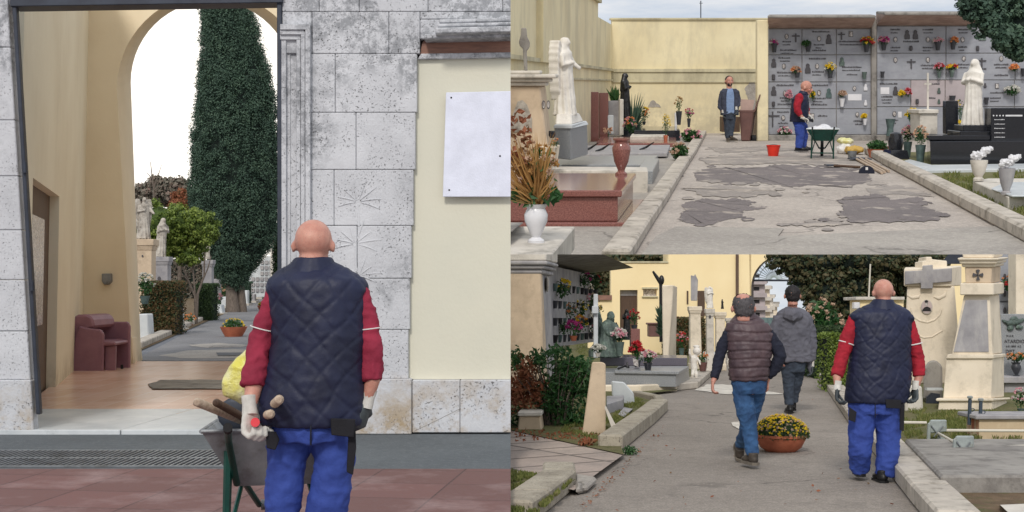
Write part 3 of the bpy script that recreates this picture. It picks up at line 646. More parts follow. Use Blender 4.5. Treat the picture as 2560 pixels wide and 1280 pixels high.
def wheelbarrow(P, label, base, rz, tray, inner, legm='green', sc=1, tilt=0):
    """stands with the handles towards -y, wheel at +y"""
    t = Th(P, 'wheelbarrow', label, 'wheelbarrow', base, rz=rz or 1e-6, sc=sc)
    t.o.matrix_world = t.o.matrix_world @ Matrix.Translation((0, .98, .2)) @ Matrix.Rotation(R_(-tilt), 4, 'X') @ Matrix.Translation((0, -.98, -.2))
    bo = [(-.2, -.1), (.2, -.1), (.16, .5), (-.16, .5)]; to = [(-.37, -.24), (.37, -.24), (.31, .72), (-.31, .72)]; zb, zt = .42, .7
    b = MB(); n = 4; O = [(x, y, zb) for x, y in bo]+[(x, y, zt) for x, y in to]; I = [(x*.95, y*.96+.008, zb+.012) for x, y in bo]+[(x*.955, y*.965+.005, zt) for x, y in to]
    b.add(O+I, [(3, 2, 1, 0)]+[(i, (i+1) % 4, 4+(i+1) % 4, 4+i) for i in range(4)]+[(4+i, 4+(i+1) % 4, 12+(i+1) % 4, 12+i) for i in range(4)])
    tr = t.part('tray', b, tray)
    i_ = MB(); i_.add(I, [(0, 1, 2, 3)]+[((i+1) % 4, i, 4+i, 4+(i+1) % 4) for i in range(4)]); t.part('tray_lining', i_, inner, parent=tr)
    rim = [Vector((x, y, zt)) for x, y in to]; rim.append(rim[0]); t.part('rim', MB().tube(rim, .011, 8), inner, parent=tr)
    for s in (-1, 1):
        t.part('frame_bar', MB().tube([(s*.24, -.78, .74), (s*.24, -.35, .66), (s*.2, -.15, .44), (s*.16, .5, .38), (s*.07, .98, .2)], .017, 8), legm, smooth=50)
        t.part('handle_grip', MB().tube([(s*.24, -.9, .755), (s*.24, -.74, .735)], .021, 10), 'rubber', smooth=50)
        t.part('leg', MB().tube([(s*.24, -.2, .6), (s*.25, -.12, .0)], [.022, .018], 6), legm); t.part('leg_brace', MB().tube([(s*.25, -.13, .12), (s*.17, .3, .4)], .012, 6), legm)
    t.part('crossbar', MB().tube([(-.25, -.13, .14), (.25, -.13, .14)], .013, 6), legm)
    w_ = MB(); pr = [(.17, -.03), (.19, -.035), (.2, 0), (.19, .035), (.17, .03), (.14, .02), (.14, -.02)]
    for k in range(24):
        a, a2 = k*math.pi/12, (k+1)*math.pi/12
        for j in range(7):
            r1, x1 = pr[j]; r2, x2 = pr[(j+1) % 7]; f = lambda r, x, A: (x, .98+r*math.cos(A), .2+r*math.sin(A)); w_.add([f(r1, x1, a), f(r2, x2, a), f(r2, x2, a2), f(r1, x1, a2)], [(0, 1, 2, 3)])
    wl = t.part('wheel', w_, 'rubber', smooth=50); hb = MB().tube([(-.06, .98, .2), (.06, .98, .2)], .03, 10)
    for k in range(6): A = k*math.pi/3; hb.tube([(0, .98, .2), (0, .98+.15*math.cos(A), .2+.15*math.sin(A))], .008, 5)
    t.part('hub', hb, 'galv', parent=wl); return t

# ================================================================ LEFT: gateway
P = PL
yw = P.dep(1085)                                   # the facade
struct(P, 'ground', MB().add([(-400, -5, 0), (400, -5, 0), (400, 900, 0), (-400, 900, 0)], [(0, 1, 2, 3)]), 'asph')
y1175, y1090 = P.dep(1176), P.dep(1092)
struct(P, 'pavement', MB().box(-60, 60, -3, y1175, -.05, .012), 'pave')
struct(P, 'asphalt_strip', MB().add([(-60, y1175, .006), (60, y1175, .006), (60, y1090+.3, .006), (-60, y1090+.3, .006)], [(0, 1, 2, 3)]), 'strip')
q = lambda x, y, d: P.D(x, y, d)
# drain
g0, g1 = P.G(-200, 1170), P.G(600, 1131); t = Th(P, 'drain_grating', 'long galvanised drain grating set in the asphalt before the gateway', 'grating', ((g0.x+g1.x)/2, g0.y, .008))
t.part('channel', MB().box(g0.x, P.G(660, 1150).x, g0.y, g1.y, .007, .011), 'dark')
gb = MB(); x = g0.x
while x < P.G(660, 1150).x: gb.hexa([(x, g0.y, .011), (x+.016, g0.y, .011), (x+.07, g1.y, .011), (x+.054, g1.y, .011), (x, g0.y, .02), (x+.016, g0.y, .02), (x+.07, g1.y, .02), (x+.054, g1.y, .02)]); x += .048
gb.box(g0.x, P.G(660, 1150).x, g0.y-.02, g0.y, .008, .021); gb.box(g0.x, P.G(660, 1150).x, g1.y, g1.y+.02, .008, .021); gb.box(g0.x, P.G(660, 1150).x, (g0.y+g1.y)/2-.01, (g0.y+g1.y)/2+.01, .008, .0205)
t.part('bars', gb, 'galv')
# threshold
ya, yb = P.dep(1088), P.dep(1036); xl, xr = q(-20, 1088, ya).x, q(706, 1088, ya).x; xm = q(375, 1060, (ya+yb)/2).x
t = Th(P, 'threshold_step', 'worn white marble threshold slabs across the foot of the gateway', 'step', ((xl+xr)/2, ya, 0))
t.part('slab', MB().hexa([(xl-1, ya, 0), (xm-.02, ya, 0), (xm+.2, yb, 0), (xl-1, yb, 0), (xl-1, ya, .05), (xm-.02, ya, .05), (xm+.2, yb, .06), (xl-1, yb, .06)]), 'marble', bev=.006)
t.part('slab', MB().hexa([(xm-.01, ya, 0), (xr, ya, 0), (xr, yb, 0), (xm+.21, yb, 0), (xm-.01, ya, .05), (xr, ya, .05), (xr, yb, .06), (xm+.21, yb, .06)]), 'marble', bev=.006)
yp = P.dep(903); yq = yp+.9
struct(P, 'passage_floor', MB().gpoly(P, [(40, 1035), (900, 1035), (900, 903), (200, 903)], .055), 'tile')
one(P, 'floor_mat', 'grey worn mat lying on the terracotta tiles of the passage', 'mat', MB().two([P.G(a, b_, .07) for a, b_ in wob([(380, 972), (372, 960), (400, 950), (580, 948), (580, 971)], 2)], [P.G(a, b_, .056) for a, b_ in wob([(380, 972), (372, 960), (400, 950), (580, 948), (580, 971)], 2)]), 'conc')
# path beyond
struct(P, 'cemetery_path', MB().gpoly(P, [(330, 902), (1000, 902), (800, 716), (690, 716)], .008), 'asph3')
struct(P, 'concrete_patch', MB().gpoly(P, wob([(395, 889), (470, 876), (560, 873), (680, 873), (680, 893), (470, 896)], 2, seed=3), .012), 'patchc')
struct(P, 'pale_patch', MB().gpoly(P, wob([(470, 862), (540, 857), (620, 862), (600, 868), (500, 869)], 2, seed=5), .012), 'patchc')
one(P, 'manhole_grate', 'small dark drain grate in the concrete patch behind the passage', 'grate', MB().two([P.G(a, b_, .022) for a, b_ in ((545, 888), (540, 881), (610, 881), (612, 888))], [P.G(a, b_, .012) for a, b_ in ((545, 888), (540, 881), (610, 881), (612, 888))]), 'steel')
one(P, 'kerb', 'long pale kerb left of the path beyond the arch', 'kerb', strip(MB(), [P.G(355, 872), P.G(430, 838), P.G(490, 810), P.G(560, 779), P.G(640, 747), P.G(690, 727)], .3, .14, side=-1), 'kerb', bev=.02)
struct(P, 'grave_plot_ground', MB().gpoly(P, [(150, 900), (350, 876), (640, 750), (690, 727), (500, 727), (0, 800)], .02), 'dirt')

# facade -----------------------------------------------------------------
xd = 706; back = .9
t = Th(P, 'gateway_wall', 'white travertine gateway facade with recessed pale yellow bay', 'wall', (0, yw, 0))
sb = MB(); yf = yw-.04
rows = [(-520, -330, [705, 900, 1100, 1300]), (-330, -130, [705, 830, 1000, 1180, 1300]), (-130, 29, [705, 798, 898, 1070, 1257, 1400]), (29, 134, [705, 780, 972, 1050]), (134, 281, [775, 838, 1043]), (281, 424, [775, 890, 1039]), (424, 564, [775, 835, 1034]),
        (564, 696, [775, 893, 1029]), (696, 824, [775, 905, 1025]), (824, 947, [775, 868, 1021]), (947, 1086, [706, 1029])]
def blk(x0, y0, x1, y1, pr=0, gap=1.1):
    j = random.uniform(0, .006); sb.pquad(P, [(x0+gap*.5, y1-gap*.5), (x1-gap*.5, y1-gap*.5), (x1-gap*.5, y0+gap*.5), (x0+gap*.5, y0+gap*.5)], yf-pr-j, .3+pr+j)
for a, b_, xs in rows:
    for i in range(len(xs)-1): blk(xs[i], a, xs[i+1], b_, .05 if a == 947 else 0)
for x0, x1 in ((1030, 1150), (1150, 1300)): blk(x0, 950, x1, 1082, .02)
blk(1050, 29, 1300, 48); blk(1050, 48, 1300, 98)
t.part('stone_blocks', sb, 'trav', bev=.006)
core = MB().pbox(P, 707, -520, 1300, 1088, yf+.1, back); t.part('core', core, 'dark')
# left jamb
jb = MB()
for a, b_ in ((-520, -300), (-300, -60), (-60, 118), (118, 300), (300, 440), (440, 575), (575, 700), (700, 828), (828, 950), (950, 1100)):
    e = lambda y: 33+(95-33)*(y-5)/1030; xx = 62+8*(a > 940)
    jb.pquad(P, [(-300, b_-.6), (e(b_)-14, b_-.6), (e(a)-14, a+.6), (-300, a+.6)], yf-(.05 if a > 940 else 0), .14)
t2 = Th(P, 'gate_pier', 'white travertine pier at the far left of the gateway', 'pier', P.D(30, 1095, yf)); t2.part('stone_blocks', jb, 'trav', bev=.008)
# stepped door surround
for x0, x1, pr, top in ((703, 716, .02, 92), (716, 727, -.02, 100), (741, 752, .03, 92), (752, 763, .055, 78), (763, 776, .075, 60)):
    t.part('door_surround', MB().pquad(P, [(x0, 948), (x1-.8, 948), (x1-.8, top), (x0, top)], yf-pr, .12+pr), 'trav', bev=.004)
for ya_, yb_, pr in ((60, 74, .075), (75, 86, .055), (87, 99, .03)): t.part('lintel_moulding', MB().pquad(P, [(700, yb_), (775-(yb_-60)*.6, yb_), (775-(yb_-60)*.6, ya_), (700, ya_)], yf-pr-.004, .14+pr), 'trav', bev=.004)
t.part('niche', MB().pquad(P, [(727, 948), (741, 948), (741, 130), (738, 112), (727, 102)], yf+.03, .1), 'trav')
# cornice over the bay
for a, b_, pr, x0 in ((48, 58, .12, 1098), (59, 68, .2, 1094), (69, 84, .27, 1088), (85, 97, .16, 1060)): t.part('cornice', MB().pquad(P, [(x0, b_), (1300, b_-5), (1300, a-5), (x0, a)], yf-pr, .3+pr), 'trav', bev=.01)
t.part('soffit', MB().pquad(P, [(1050, 136), (1300, 130), (1300, 92), (1068, 96), (1056, 106)], yf+.05, .1), 'rust'); t.part('sill_band', MB().pquad(P, [(1044, 148), (1300, 143), (1300, 130), (1052, 134)], yf+.02, .1), 'trav', bev=.006)
t.part('render_panel', MB().pquad(P, [(1018, 948), (1300, 948), (1300, 142), (1044, 146)], yf+.07, .1), 'yellow')
# carved palms
pm = MB()
for cx, cy, s_ in ((895, 505, 1), (888, 610, 1.15), (897, 690, .9)):
    pm.tube([P.D(cx+2, cy+60*s_, yf-.002), P.D(cx, cy+5, yf-.002)], [.012, .006], 6, .5)
    for a in (-92, -68, -44, -16, 20, 47, 74, 98):
        A = R_(a); L_ = random.uniform(38, 66)*s_; pts = [(cx+math.sin(A)*L_*k*(1 if k < .7 else .97), cy-math.cos(A)*L_*k+10*k*k*abs(math.sin(A))) for k in (.12, .45, .75, 1)]
        pm.tube([P.D(x_, y_, yf-.004) for x_, y_ in pts], [.003, .008, .007, .002], 6, .7)
t.part('carved_palm_relief', pm, 'trav', smooth=60)
cr_ = MB(); pts = [(1035, 1078), (1090, 1052), (1150, 1022), (1215, 1000), (1290, 965)]
cr_.tube([P.D(x_, y_, yf-.022) for x_, y_ in pts], .0025, 5); t.part('crack', cr_, 'conc')
# notice board
t = Th(P, 'notice_board', 'blank white panel screwed to the pale yellow bay of the facade', 'sign', P.D(1200, 493, yf))
t.part('panel', MB().pquad(P, [(1107, 492), (1300, 492), (1300, 227), (1115, 231)], yf-.015, .03), m.setdefault('panelw', flat('white_panel', C(226, 230, 246), .35)), bev=.004)
for x_, y_ in ((1128, 244), (1123, 475), (1250, 390)): t.part('screw', MB().ell(P.D(x_, y_, yf-.017), (.009, .006, .009), 8, 6), 'dark')
# gate frame
t = Th(P, 'iron_gateway', 'dark grey steel frame of the cemetery gate, hinged on the left pier', 'gate frame', P.D(95, 1035, yf))
t.part('post', MB().pquad(P, [(90, 1036), (100, 1036), (40, 10), (30, 10)], yf-.03, .07), 'steel', bev=.006); t.part('post', MB().pquad(P, [(694, 1000), (706, 1000), (704, 0), (692, 0)], yf-.02, .2), 'steel', bev=.006)
t.part('top_beam', MB().pquad(P, [(25, 16), (706, 6), (706, -14), (25, -8)], yf-.05, .25), 'steel', bev=.006)
for y_ in (420, 715): t.part('hinge', MB().tube([P.D(36+.06*y_, y_-14, yf-.05), P.D(37+.06*y_, y_+12, yf-.05)], .022, 10), 'steel', smooth=40)
# passage
ypl, ypb = P.dep(917), P.dep(901)
t = Th(P, 'passage_building', 'ochre plastered gateway passage ending in a round arch', 'building', P.D(200, 940, ypl))
S = [P.D(60, 972, yw+.5), P.D(208, 928, ypl)]; S[0].z = S[1].z = 0; S[0].x = q(62, 1000, yw+.4).x
def wall2(a, b_, z0, z1, th): 
    n = Vector((-(b_-a).y, (b_-a).x, 0)).normalized()*th; return MB().hexa([(a.x, a.y, z0), (b_.x, b_.y, z0), (b_.x+n.x, b_.y+n.y, z0), (a.x+n.x, a.y+n.y, z0), (a.x, a.y, z1), (b_.x, b_.y, z1), (b_.x+n.x, b_.y+n.y, z1), (a.x+n.x, a.y+n.y, z1)])
A0 = Vector((q(40, 1000, yw+.5).x, yw+.5, 0)); A1 = Vector((q(205, 930, ypl+.02).x, ypl+.02, 0)); dv = A1-A0
D1, D2 = A0+dv*.12, A0+dv*.47
t.part('side_wall', wall2(A0, D1, 0, 7, .4), 'yside'); t.part('side_wall', wall2(D2, A1, 0, 7, .4), 'yside'); t.part('side_wall', wall2(D1, D2, 2.55, 7, .4), 'yside')
n_ = Vector((-dv.y, dv.x, 0)).normalized(); dr = t.part('door', wall2(D1+n_*.12, D2+n_*.12, 0, 2.55, .05), 'brown')
t.part('door_glass', wall2(D1+n_*.09+dv*.06, D2+n_*.09-dv*.1, .9, 2.2, .02), 'photo', parent=dr)
def arch(fc, bc, yF, yB, leftF, leftB):
    (cx, cy, rx, ry), (cx2, cy2, rx2, ry2) = fc, bc; b = MB(); n = 28
    A = [leftF]+[(cx-rx*math.cos(math.pi*k/n), cy-ry*math.sin(math.pi*k/n)) for k in range(n+1)]+[(cx+rx+20, 915)]
    B = [leftB]+[(cx2-rx2*math.cos(math.pi*k/n), cy2-ry2*math.sin(math.pi*k/n)) for k in range(n+1)]+[(cx2+rx2+20, 900)]
    fa = [P.D(x, y, yF) for x, y in A]; fb = [P.D(x, y, yB) for x, y in B]
    fa[0].z = fa[-1].z = fb[0].z = fb[-1].z = 0
    k_ = len(A); b.add(fa+fb, [(i, i+1, k_+i+1, k_+i) for i in range(k_-1)])
    top = 7.0; Lx, Rx = P.D(190, 0, yF).x-.3, fa[-1].x+3
    for f, yy in ((fa, yF), (fb, yB)):
        n0 = len(b.v); b.v += [Vector((Lx, yy, 0)), Vector((Lx, yy, top)), Vector((Rx, yy, 0)), Vector((Rx, yy, top))]; f0 = len(b.v); b.v += [p.copy() for p in f]; t0 = len(b.v); b.v += [Vector((p.x, yy, top)) for p in f]; L_ = len(f)
        b.f += [(n0, f0, f0+1, t0+1, n0+1), (n0+2, n0+3, t0+L_-2, f0+L_-2, f0+L_-1)]+[(f0+i, f0+i+1, t0+i+1, t0+i) for i in range(1, L_-2)]
    return b
t.part('arch_wall', arch((532, 222, 240, 240), (530, 205, 203, 203), ypl, ypb, (331, 917), (353, 901)), 'yinner')
t.part('plinth', MB().two([P.D(x_, y_, ypl-.05) for x_, y_ in ((214, 921), (334, 918), (330, 842), (212, 842))], [P.D(x_, y_, ypb) for x_, y_ in ((214, 905), (357, 902), (350, 842), (212, 842))]), 'yinner', bev=.01)
t.part('side_wall', wall2(Vector((-.05, ypb, 0)), Vector((q(712, 900, yw+1).x+.35, yw+1, 0)), 0, 6.6, .2), 'yside')
one(P, 'wall_box', 'small grey metal letter box on the ochre pilaster above the armchair', 'box', MB().pquad(P, [(254, 704), (260, 712), (270, 712), (277, 704), (277, 684), (254, 684)], ypl-.1, .1), 'galv', bev=.01)
# armchair
yc = P.dep(936); t = Th(P, 'armchair', 'old burgundy leatherette tub armchair against the passage wall', 'armchair', P.D(232, 938, yc)); K = yc/F
cx, cy = P.D(232, 938, yc).x, yc; zf = .08
X = lambda px: P.D(px, 900, yc).x; Z = lambda py: P.D(232, py, yc).z
t.part('side_panel', MB().two([Vector((X(a), yc, Z(b_))) for a, b_ in ((236, 938), (258, 932), (258, 836), (250, 824), (215, 820), (196, 815), (186, 838), (177, 930))], [Vector((X(a), yc+.07, Z(b_))) for a, b_ in ((236, 938), (258, 932), (258, 836), (250, 824), (215, 820), (196, 815), (186, 838), (177, 930))]), 'chair', bev=.02)
t.part('backrest', MB().two([Vector((X(a)+0, yc+.05, Z(b_))) for a, b_ in ((177, 925), (190, 925), (200, 830), (232, 818), (226, 795), (212, 786), (184, 787), (177, 800))], [Vector((X(a)+.12, yc+.75, Z(b_))) for a, b_ in ((177, 905), (190, 905), (200, 830), (232, 818), (226, 795), (212, 786), (184, 787), (177, 800))]), 'chair', bev=.03)
t.part('armrest', MB().two([Vector((X(a)+.02, yc+.7, Z(b_))) for a, b_ in ((185, 932), (287, 932), (286, 820), (280, 808), (250, 808), (185, 812))], [Vector((X(a)+.02, yc+.78, Z(b_))) for a, b_ in ((185, 932), (287, 932), (286, 820), (280, 808), (250, 808), (185, 812))]), 'chair', bev=.02)
t.part('seat', MB().two([Vector((X(a), yc+.02, Z(b_))) for a, b_ in ((240, 866), (286, 864), (287, 855), (262, 852), (240, 852))], [Vector((X(a), yc+.7, Z(b_))) for a, b_ in ((200, 866), (286, 864), (287, 855), (262, 852), (200, 852))]), 'chair', bev=.02)
t.part('front_panel', MB().two([Vector((X(a), yc+.1, Z(b_))) for a, b_ in ((258, 930), (284, 926), (284, 866), (258, 868))], [Vector((X(a), yc+.14, Z(b_))) for a, b_ in ((258, 930), (284, 926), (284, 866), (258, 868))]), 'chair')
for a, b_ in ((252, 0), (284, .4), (182, .1), (215, 0)): t.part('caster', MB().tube([(X(a), yc+b_+.03, .02), (X(a), yc+b_+.03, .12)], .022, 8), 'rubber', smooth=40)

# beyond the arch ---------------------------------------------------------
yy = 58; bs = P.D(585, 600, yy); bs.z = 0
V = lambda x_, y_, d=yy, dz=0: P.D(x_, y_, d)
prof = [(-140, 540, 590), (-60, 524, 604), (20, 512, 622), (100, 508, 650), (160, 503, 664), (220, 500, 684), (280, 494, 694), (360, 480, 702), (430, 483, 706), (490, 474, 704), (550, 490, 702), (600, 516, 690), (650, 524, 648), (690, 548, 616), (715, 566, 600)]
def pr_at(y):
    for (a, l0, r0), (b_, l1, r1) in zip(prof, prof[1:]):
        if a <= y <= b_: t_ = (y-a)/(b_-a); return l0+(l1-l0)*t_, r0+(r1-r0)*t_
tc_ = Th(P, 'cypress_tree', 'tall dark cypress rising beyond the arch into the bright sky', 'tree', bs); kk = yy/F
tc_.part('trunk', MB().tube([bs, bs+Vector((-.1, 0, 1.2)), V(585, 500)], [.34, .24, .15], 9).tube([bs+Vector((.4, .2, 0)), V(600, 690)], [.2, .14], 8), 'trunk', smooth=60)
g = MB(); 
for _ in range(1500):
    y_ = random.uniform(-100, 712); l_, r_ = pr_at(y_); A = random.uniform(-math.pi*.08, math.pi*1.08); hw = (r_-l_)/2; c_ = V((l_+r_)/2+hw*.93*math.cos(A)*(1+.07*noise.noise(Vector((A*2, y_*.02, 0)))), y_)+Vector((0, -abs(math.sin(A))*hw*kk*.93, 0))
    s_ = random.uniform(.2, .42); g.clump(c_, Vector((s_, s_, s_*1.35)), 95, .095, .4, .3)
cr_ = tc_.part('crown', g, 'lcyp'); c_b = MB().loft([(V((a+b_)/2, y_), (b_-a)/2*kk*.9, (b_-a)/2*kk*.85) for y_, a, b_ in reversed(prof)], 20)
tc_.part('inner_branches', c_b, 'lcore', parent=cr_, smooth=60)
y2 = 42; k2 = y2/F; b2 = P.D(492, 700, y2); b2.z = 0; V2 = lambda a, b_, o=0: P.D(a, b_, y2+o)
tk = [([b2, V2(488, 740), V2(470, 700), V2(445, 640)], [.05, .045, .03, .02]), ([b2, V2(494, 735), V2(510, 690), V2(512, 620)], [.05, .045, .03, .02]), ([V2(488, 740), V2(484, 690), V2(478, 620)], [.035, .03, .02]), ([V2(470, 700), V2(450, 680), V2(428, 640)], [.03, .02, .015]), ([V2(505, 705), V2(520, 670), V2(528, 640)], [.03, .02, .012])]
tree(P, 'small round-topped tree with bright green crown and many pale stems behind the arch', b2, tk, [(V2(a, b_, random.uniform(-.3, .3)), (r_*k2, r_*k2, rz*k2)) for a, b_, r_, rz in ((400, 556, 62, 50), (355, 565, 48, 48), (470, 572, 60, 46), (420, 590, 60, 44), (510, 575, 38, 42), (450, 556, 48, 40), (500, 560, 40, 38), (440, 600, 48, 38), (490, 600, 42, 40), (420, 625, 34, 30), (520, 585, 24, 30), (375, 600, 30, 30), (470, 640, 34, 24))], 'lbright', .085, 6, 'round_topped_tree', core=.74, lo=.7, corem='lcoreg')
y3 = 110; k3 = y3/F; b3 = P.D(400, 700, y3); b3.z = 0; V3 = lambda a, b_, o=0: P.D(a, b_, y3+o)
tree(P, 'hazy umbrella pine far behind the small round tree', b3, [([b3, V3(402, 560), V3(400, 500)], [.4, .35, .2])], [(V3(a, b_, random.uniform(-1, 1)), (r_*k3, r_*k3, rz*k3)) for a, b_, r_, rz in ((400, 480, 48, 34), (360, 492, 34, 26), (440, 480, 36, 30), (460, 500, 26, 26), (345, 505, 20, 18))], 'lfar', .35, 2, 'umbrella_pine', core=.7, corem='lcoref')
b4 = P.D(450, 700, 100); b4.z = 0; tree(P, 'small tree with reddish leaves beside the far pine', b4, [([b4, P.D(450, 520, 100)], [.2, .1])], [(P.D(452, 498, 100), (.6, .6, .7)), (P.D(445, 515, 100), (.6, .6, .5))], 'lrust', .22, 2, 'red_leaved_tree', core=0)
b5 = P.D(388, 700, 95); b5.z = 0; tb = MB(); tb.tube([b5, P.D(385, 480, 95), P.D(376, 404, 95)], [.12, .07, .02], 6)
for a, b_, c_, d_ in ((385, 470, 404, 412), (383, 450, 366, 430), (388, 490, 400, 440)): tb.tube([P.D(a, b_, 95), P.D(c_, d_, 95)], [.05, .015], 5)
t = Th(P, 'bare_tree', 'thin bare tree whose twigs rise above the far pine', 'tree', b5); t.part('trunk', tb, 'trunk')
def pedestal(P, label, x0, x1, ytop, dep, mt, capw=6, name='monument_pedestal', d=None, capm=None, tab=None, group=None, base_z=0):
    a, b_ = P.D(x0, ytop, dep), P.D(x1, ytop, dep); wd = (b_.x-a.x)/2; cx = (a.x+b_.x)/2; d = d or wd; cy = dep+d; zt = a.z; c_ = capw*dep/F; hh = zt-base_z
    t = Th(P, name, label, 'monument', (cx, cy, base_z), group=group)
    t.part('base', MB().taper((cx, cy, base_z), wd*1.25, d*1.25, wd*1.2, d*1.2, hh*.12), mt, bev=.015)
    t.part('shaft', MB().taper((cx, cy, base_z+hh*.12), wd*1.06, d*1.06, wd*.96, d*.96, hh*.76), mt, bev=.01)
    t.part('cap', MB().taper((cx, cy, base_z+hh*.88), wd, d, wd+c_*.7, d+c_*.7, hh*.05).taper((cx, cy, base_z+hh*.9305), wd+c_, d+c_, wd+c_, d+c_, hh*.07), capm or mt, bev=.012)
    if tab:
        for px, py, r_ in tab: o = t.part('portrait', MB().two([P.D(px+r_*.75*math.cos(k*.524), py+r_*math.sin(k*.524), dep-.015) for k in range(12)], [P.D(px+r_*.75*math.cos(k*.524), py+r_*math.sin(k*.524), dep+.05) for k in range(12)]), 'letter')
    return t
d1 = 36; pedestal(P, 'tall ochre pedestal under the taller standing angel, left of the path', 338, 380, 598, d1, 'orange', 5, tab=[(356, 640, 3)])
statue(P, 'weathered stone angel on the tall ochre pedestal, head bowed', P.D(359, 597, d1+.25), 105*d1/F, 'oldstat', R_(35), name='angel_statue', arms='one', veil=False, wings=True)
d2 = 40; pedestal(P, 'blue-grey pedestal under the leaning veiled figure', 386, 420, 642, d2, 'greystone', 3, tab=[(398, 697, 6)])
statue(P, 'slim veiled stone figure leaning on the blue-grey pedestal', P.D(398, 642, d2+.2), 98*d2/F, 'oldstat', R_(50), name='veiled_statue', lean=.12)
pedestal(P, 'pale pedestal behind the stems of the small tree', 506, 530, 650, 46, 'greystone', 3); statue(P, 'small pale bust-like figure behind the round-topped tree', P.D(519, 648, 46.2), 40*46/F, 'oldstat', 0, name='small_statue')
e = lambda px, py, d: P.D(px, py, d)
dh = P.dep(838); hedge(P, 'dark reddish clipped hedge block beside the path, with white flowers behind', e(352, 800, dh).x, e(440, 800, dh).x, dh, dh+1, 0, e(400, 707, dh).z, 'lred', 7000, .06)
dh = P.dep(802); hedge(P, 'narrow clipped hedge block behind the small tree trunk', e(488, 800, dh).x, e(532, 800, dh).x, dh, dh+1, 0, e(500, 712, dh).z, 'lhedge', 4000, .07)
dh = P.dep(761); hedge(P, 'far box-shaped hedge block by the kerb under the cypress', e(592, 760, dh).x, e(622, 760, dh).x, dh, dh+1, 0, e(600, 706, dh).z, 'lcyp', 2500, .09)
bouquet(P, 'white flowers behind the reddish hedge block', P.D(362, 760, 32), .5, .75, ['fwhite'], vase='gvase', vh=.2, n=30)
bouquet(P, 'dry brown shrub beside the foot of the small tree', P.G(475, 815), .38, .38, ['frust' if 'frust' in m else 'foran'], vase='terra', vh=.06, n=18, name='dry_shrub')
for lb, x0, x1, y0_, y1_, th in (('white tilted grave slab beside the arch foot', 347, 372, 785, 850, .5), ('small white gravestone between hedge and little tree', 440, 455, 770, 812, .3), ('white grave border beside the dry shrub', 425, 452, 812, 826, .6), ('pale blue grave with white edge near the far hedge', 553, 580, 748, 772, .8), ('narrow white stele left of the far hedge', 574, 580, 745, 770, .2), ('low white grave behind the pink flowers', 534, 556, 762, 786, .6)):
    dd = P.dep(y1_); dz = P.D(x0, y1_, dd); tt = Th(P, 'gravestone', lb, 'gravestone', P.D((x0+x1)/2, y1_, dd)); tt.part('slab', MB().pquad(P, [(x0, y1_), (x1, y1_), (x1-(x1-x0)*.15, y0_), (x0, y0_)], dd, th), 'marble', bev=.02); tt.part('foot', MB().pbox(P, x0-3, y1_-4, x1+3, y1_+1, dd-.08, th+.2), 'marblew')
bouquet(P, 'pink flowers on the far graves left of the kerb', P.G(547, 778), .5, .8, ['fpink'], vase='dvase', n=16)
bouquet(P, 'withered brown flowers on the far graves under the cypress', P.G(560, 758), .8, 1.2, ['fpeach'], vase='gvase', n=16)
for lb, px, y_, rp, hp, dm in (('round terracotta planter of small yellow flowers on the path beyond the arch', 584, 846, 33, 25, 26), ('far pink planter partly hidden by the worker', 658, 780, 15, 12, 13)):
    gp = P.G(px, y_-4); kk = gp.y/F; tt = Th(P, 'planter', lb, 'planter', gp)
    tt.part('bowl', MB().lathe([(rp*.62*kk, 0), (rp*.85*kk, hp*.5*kk), (rp*kk, hp*.92*kk), (rp*1.03*kk, hp*kk), (rp*.9*kk, hp*kk), (rp*.85*kk, hp*.85*kk)], gp, 24), 'terra', smooth=40)
    g = MB().cloud(gp+Vector((0, 0, hp*kk)), (rp*.85*kk, rp*.85*kk, dm*.75*kk), 1100, .05, .5)
    pl = tt.part('plants', g, 'lgreen'); f = MB()
    for _ in range(46): u = unit(); f.bloom(gp+Vector((u.x*rp*.85*kk, u.y*rp*.8*kk, hp*kk+abs(u.z)*dm*.78*kk)), .03, 7)
    tt.part('blossoms', f, 'fyel', parent=pl)
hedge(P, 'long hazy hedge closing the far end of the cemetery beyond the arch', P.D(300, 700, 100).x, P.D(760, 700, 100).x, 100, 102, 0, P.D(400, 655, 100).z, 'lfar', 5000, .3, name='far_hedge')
for lb, px, y_, hh in (('broad low marble tomb in front of the cypress trunk', 586, 776, 30), ('tall pale monument between cypress trunk and the small tree', 541, 772, 75), ('low white tomb under the left side of the cypress', 562, 768, 26), ('white tomb right of the cypress trunk', 612, 764, 38), ('small grey headstone by the far hedge block', 630, 757, 22), ('narrow white headstone far along the kerb', 645, 748, 22)):
    dd = P.dep(y_); tt = Th(P, 'gravestone', lb, 'gravestone', P.D(px, y_, dd)); tt.part('slab', MB().pbox(P, px-7, y_-hh, px+7, y_-3, dd, .5), 'greystone' if hh > 50 or hh == 22 else 'marble', bev=.03); tt.part('foot', MB().pbox(P, px-10, y_-5, px+10, y_, dd-.2, .9), 'marblew')
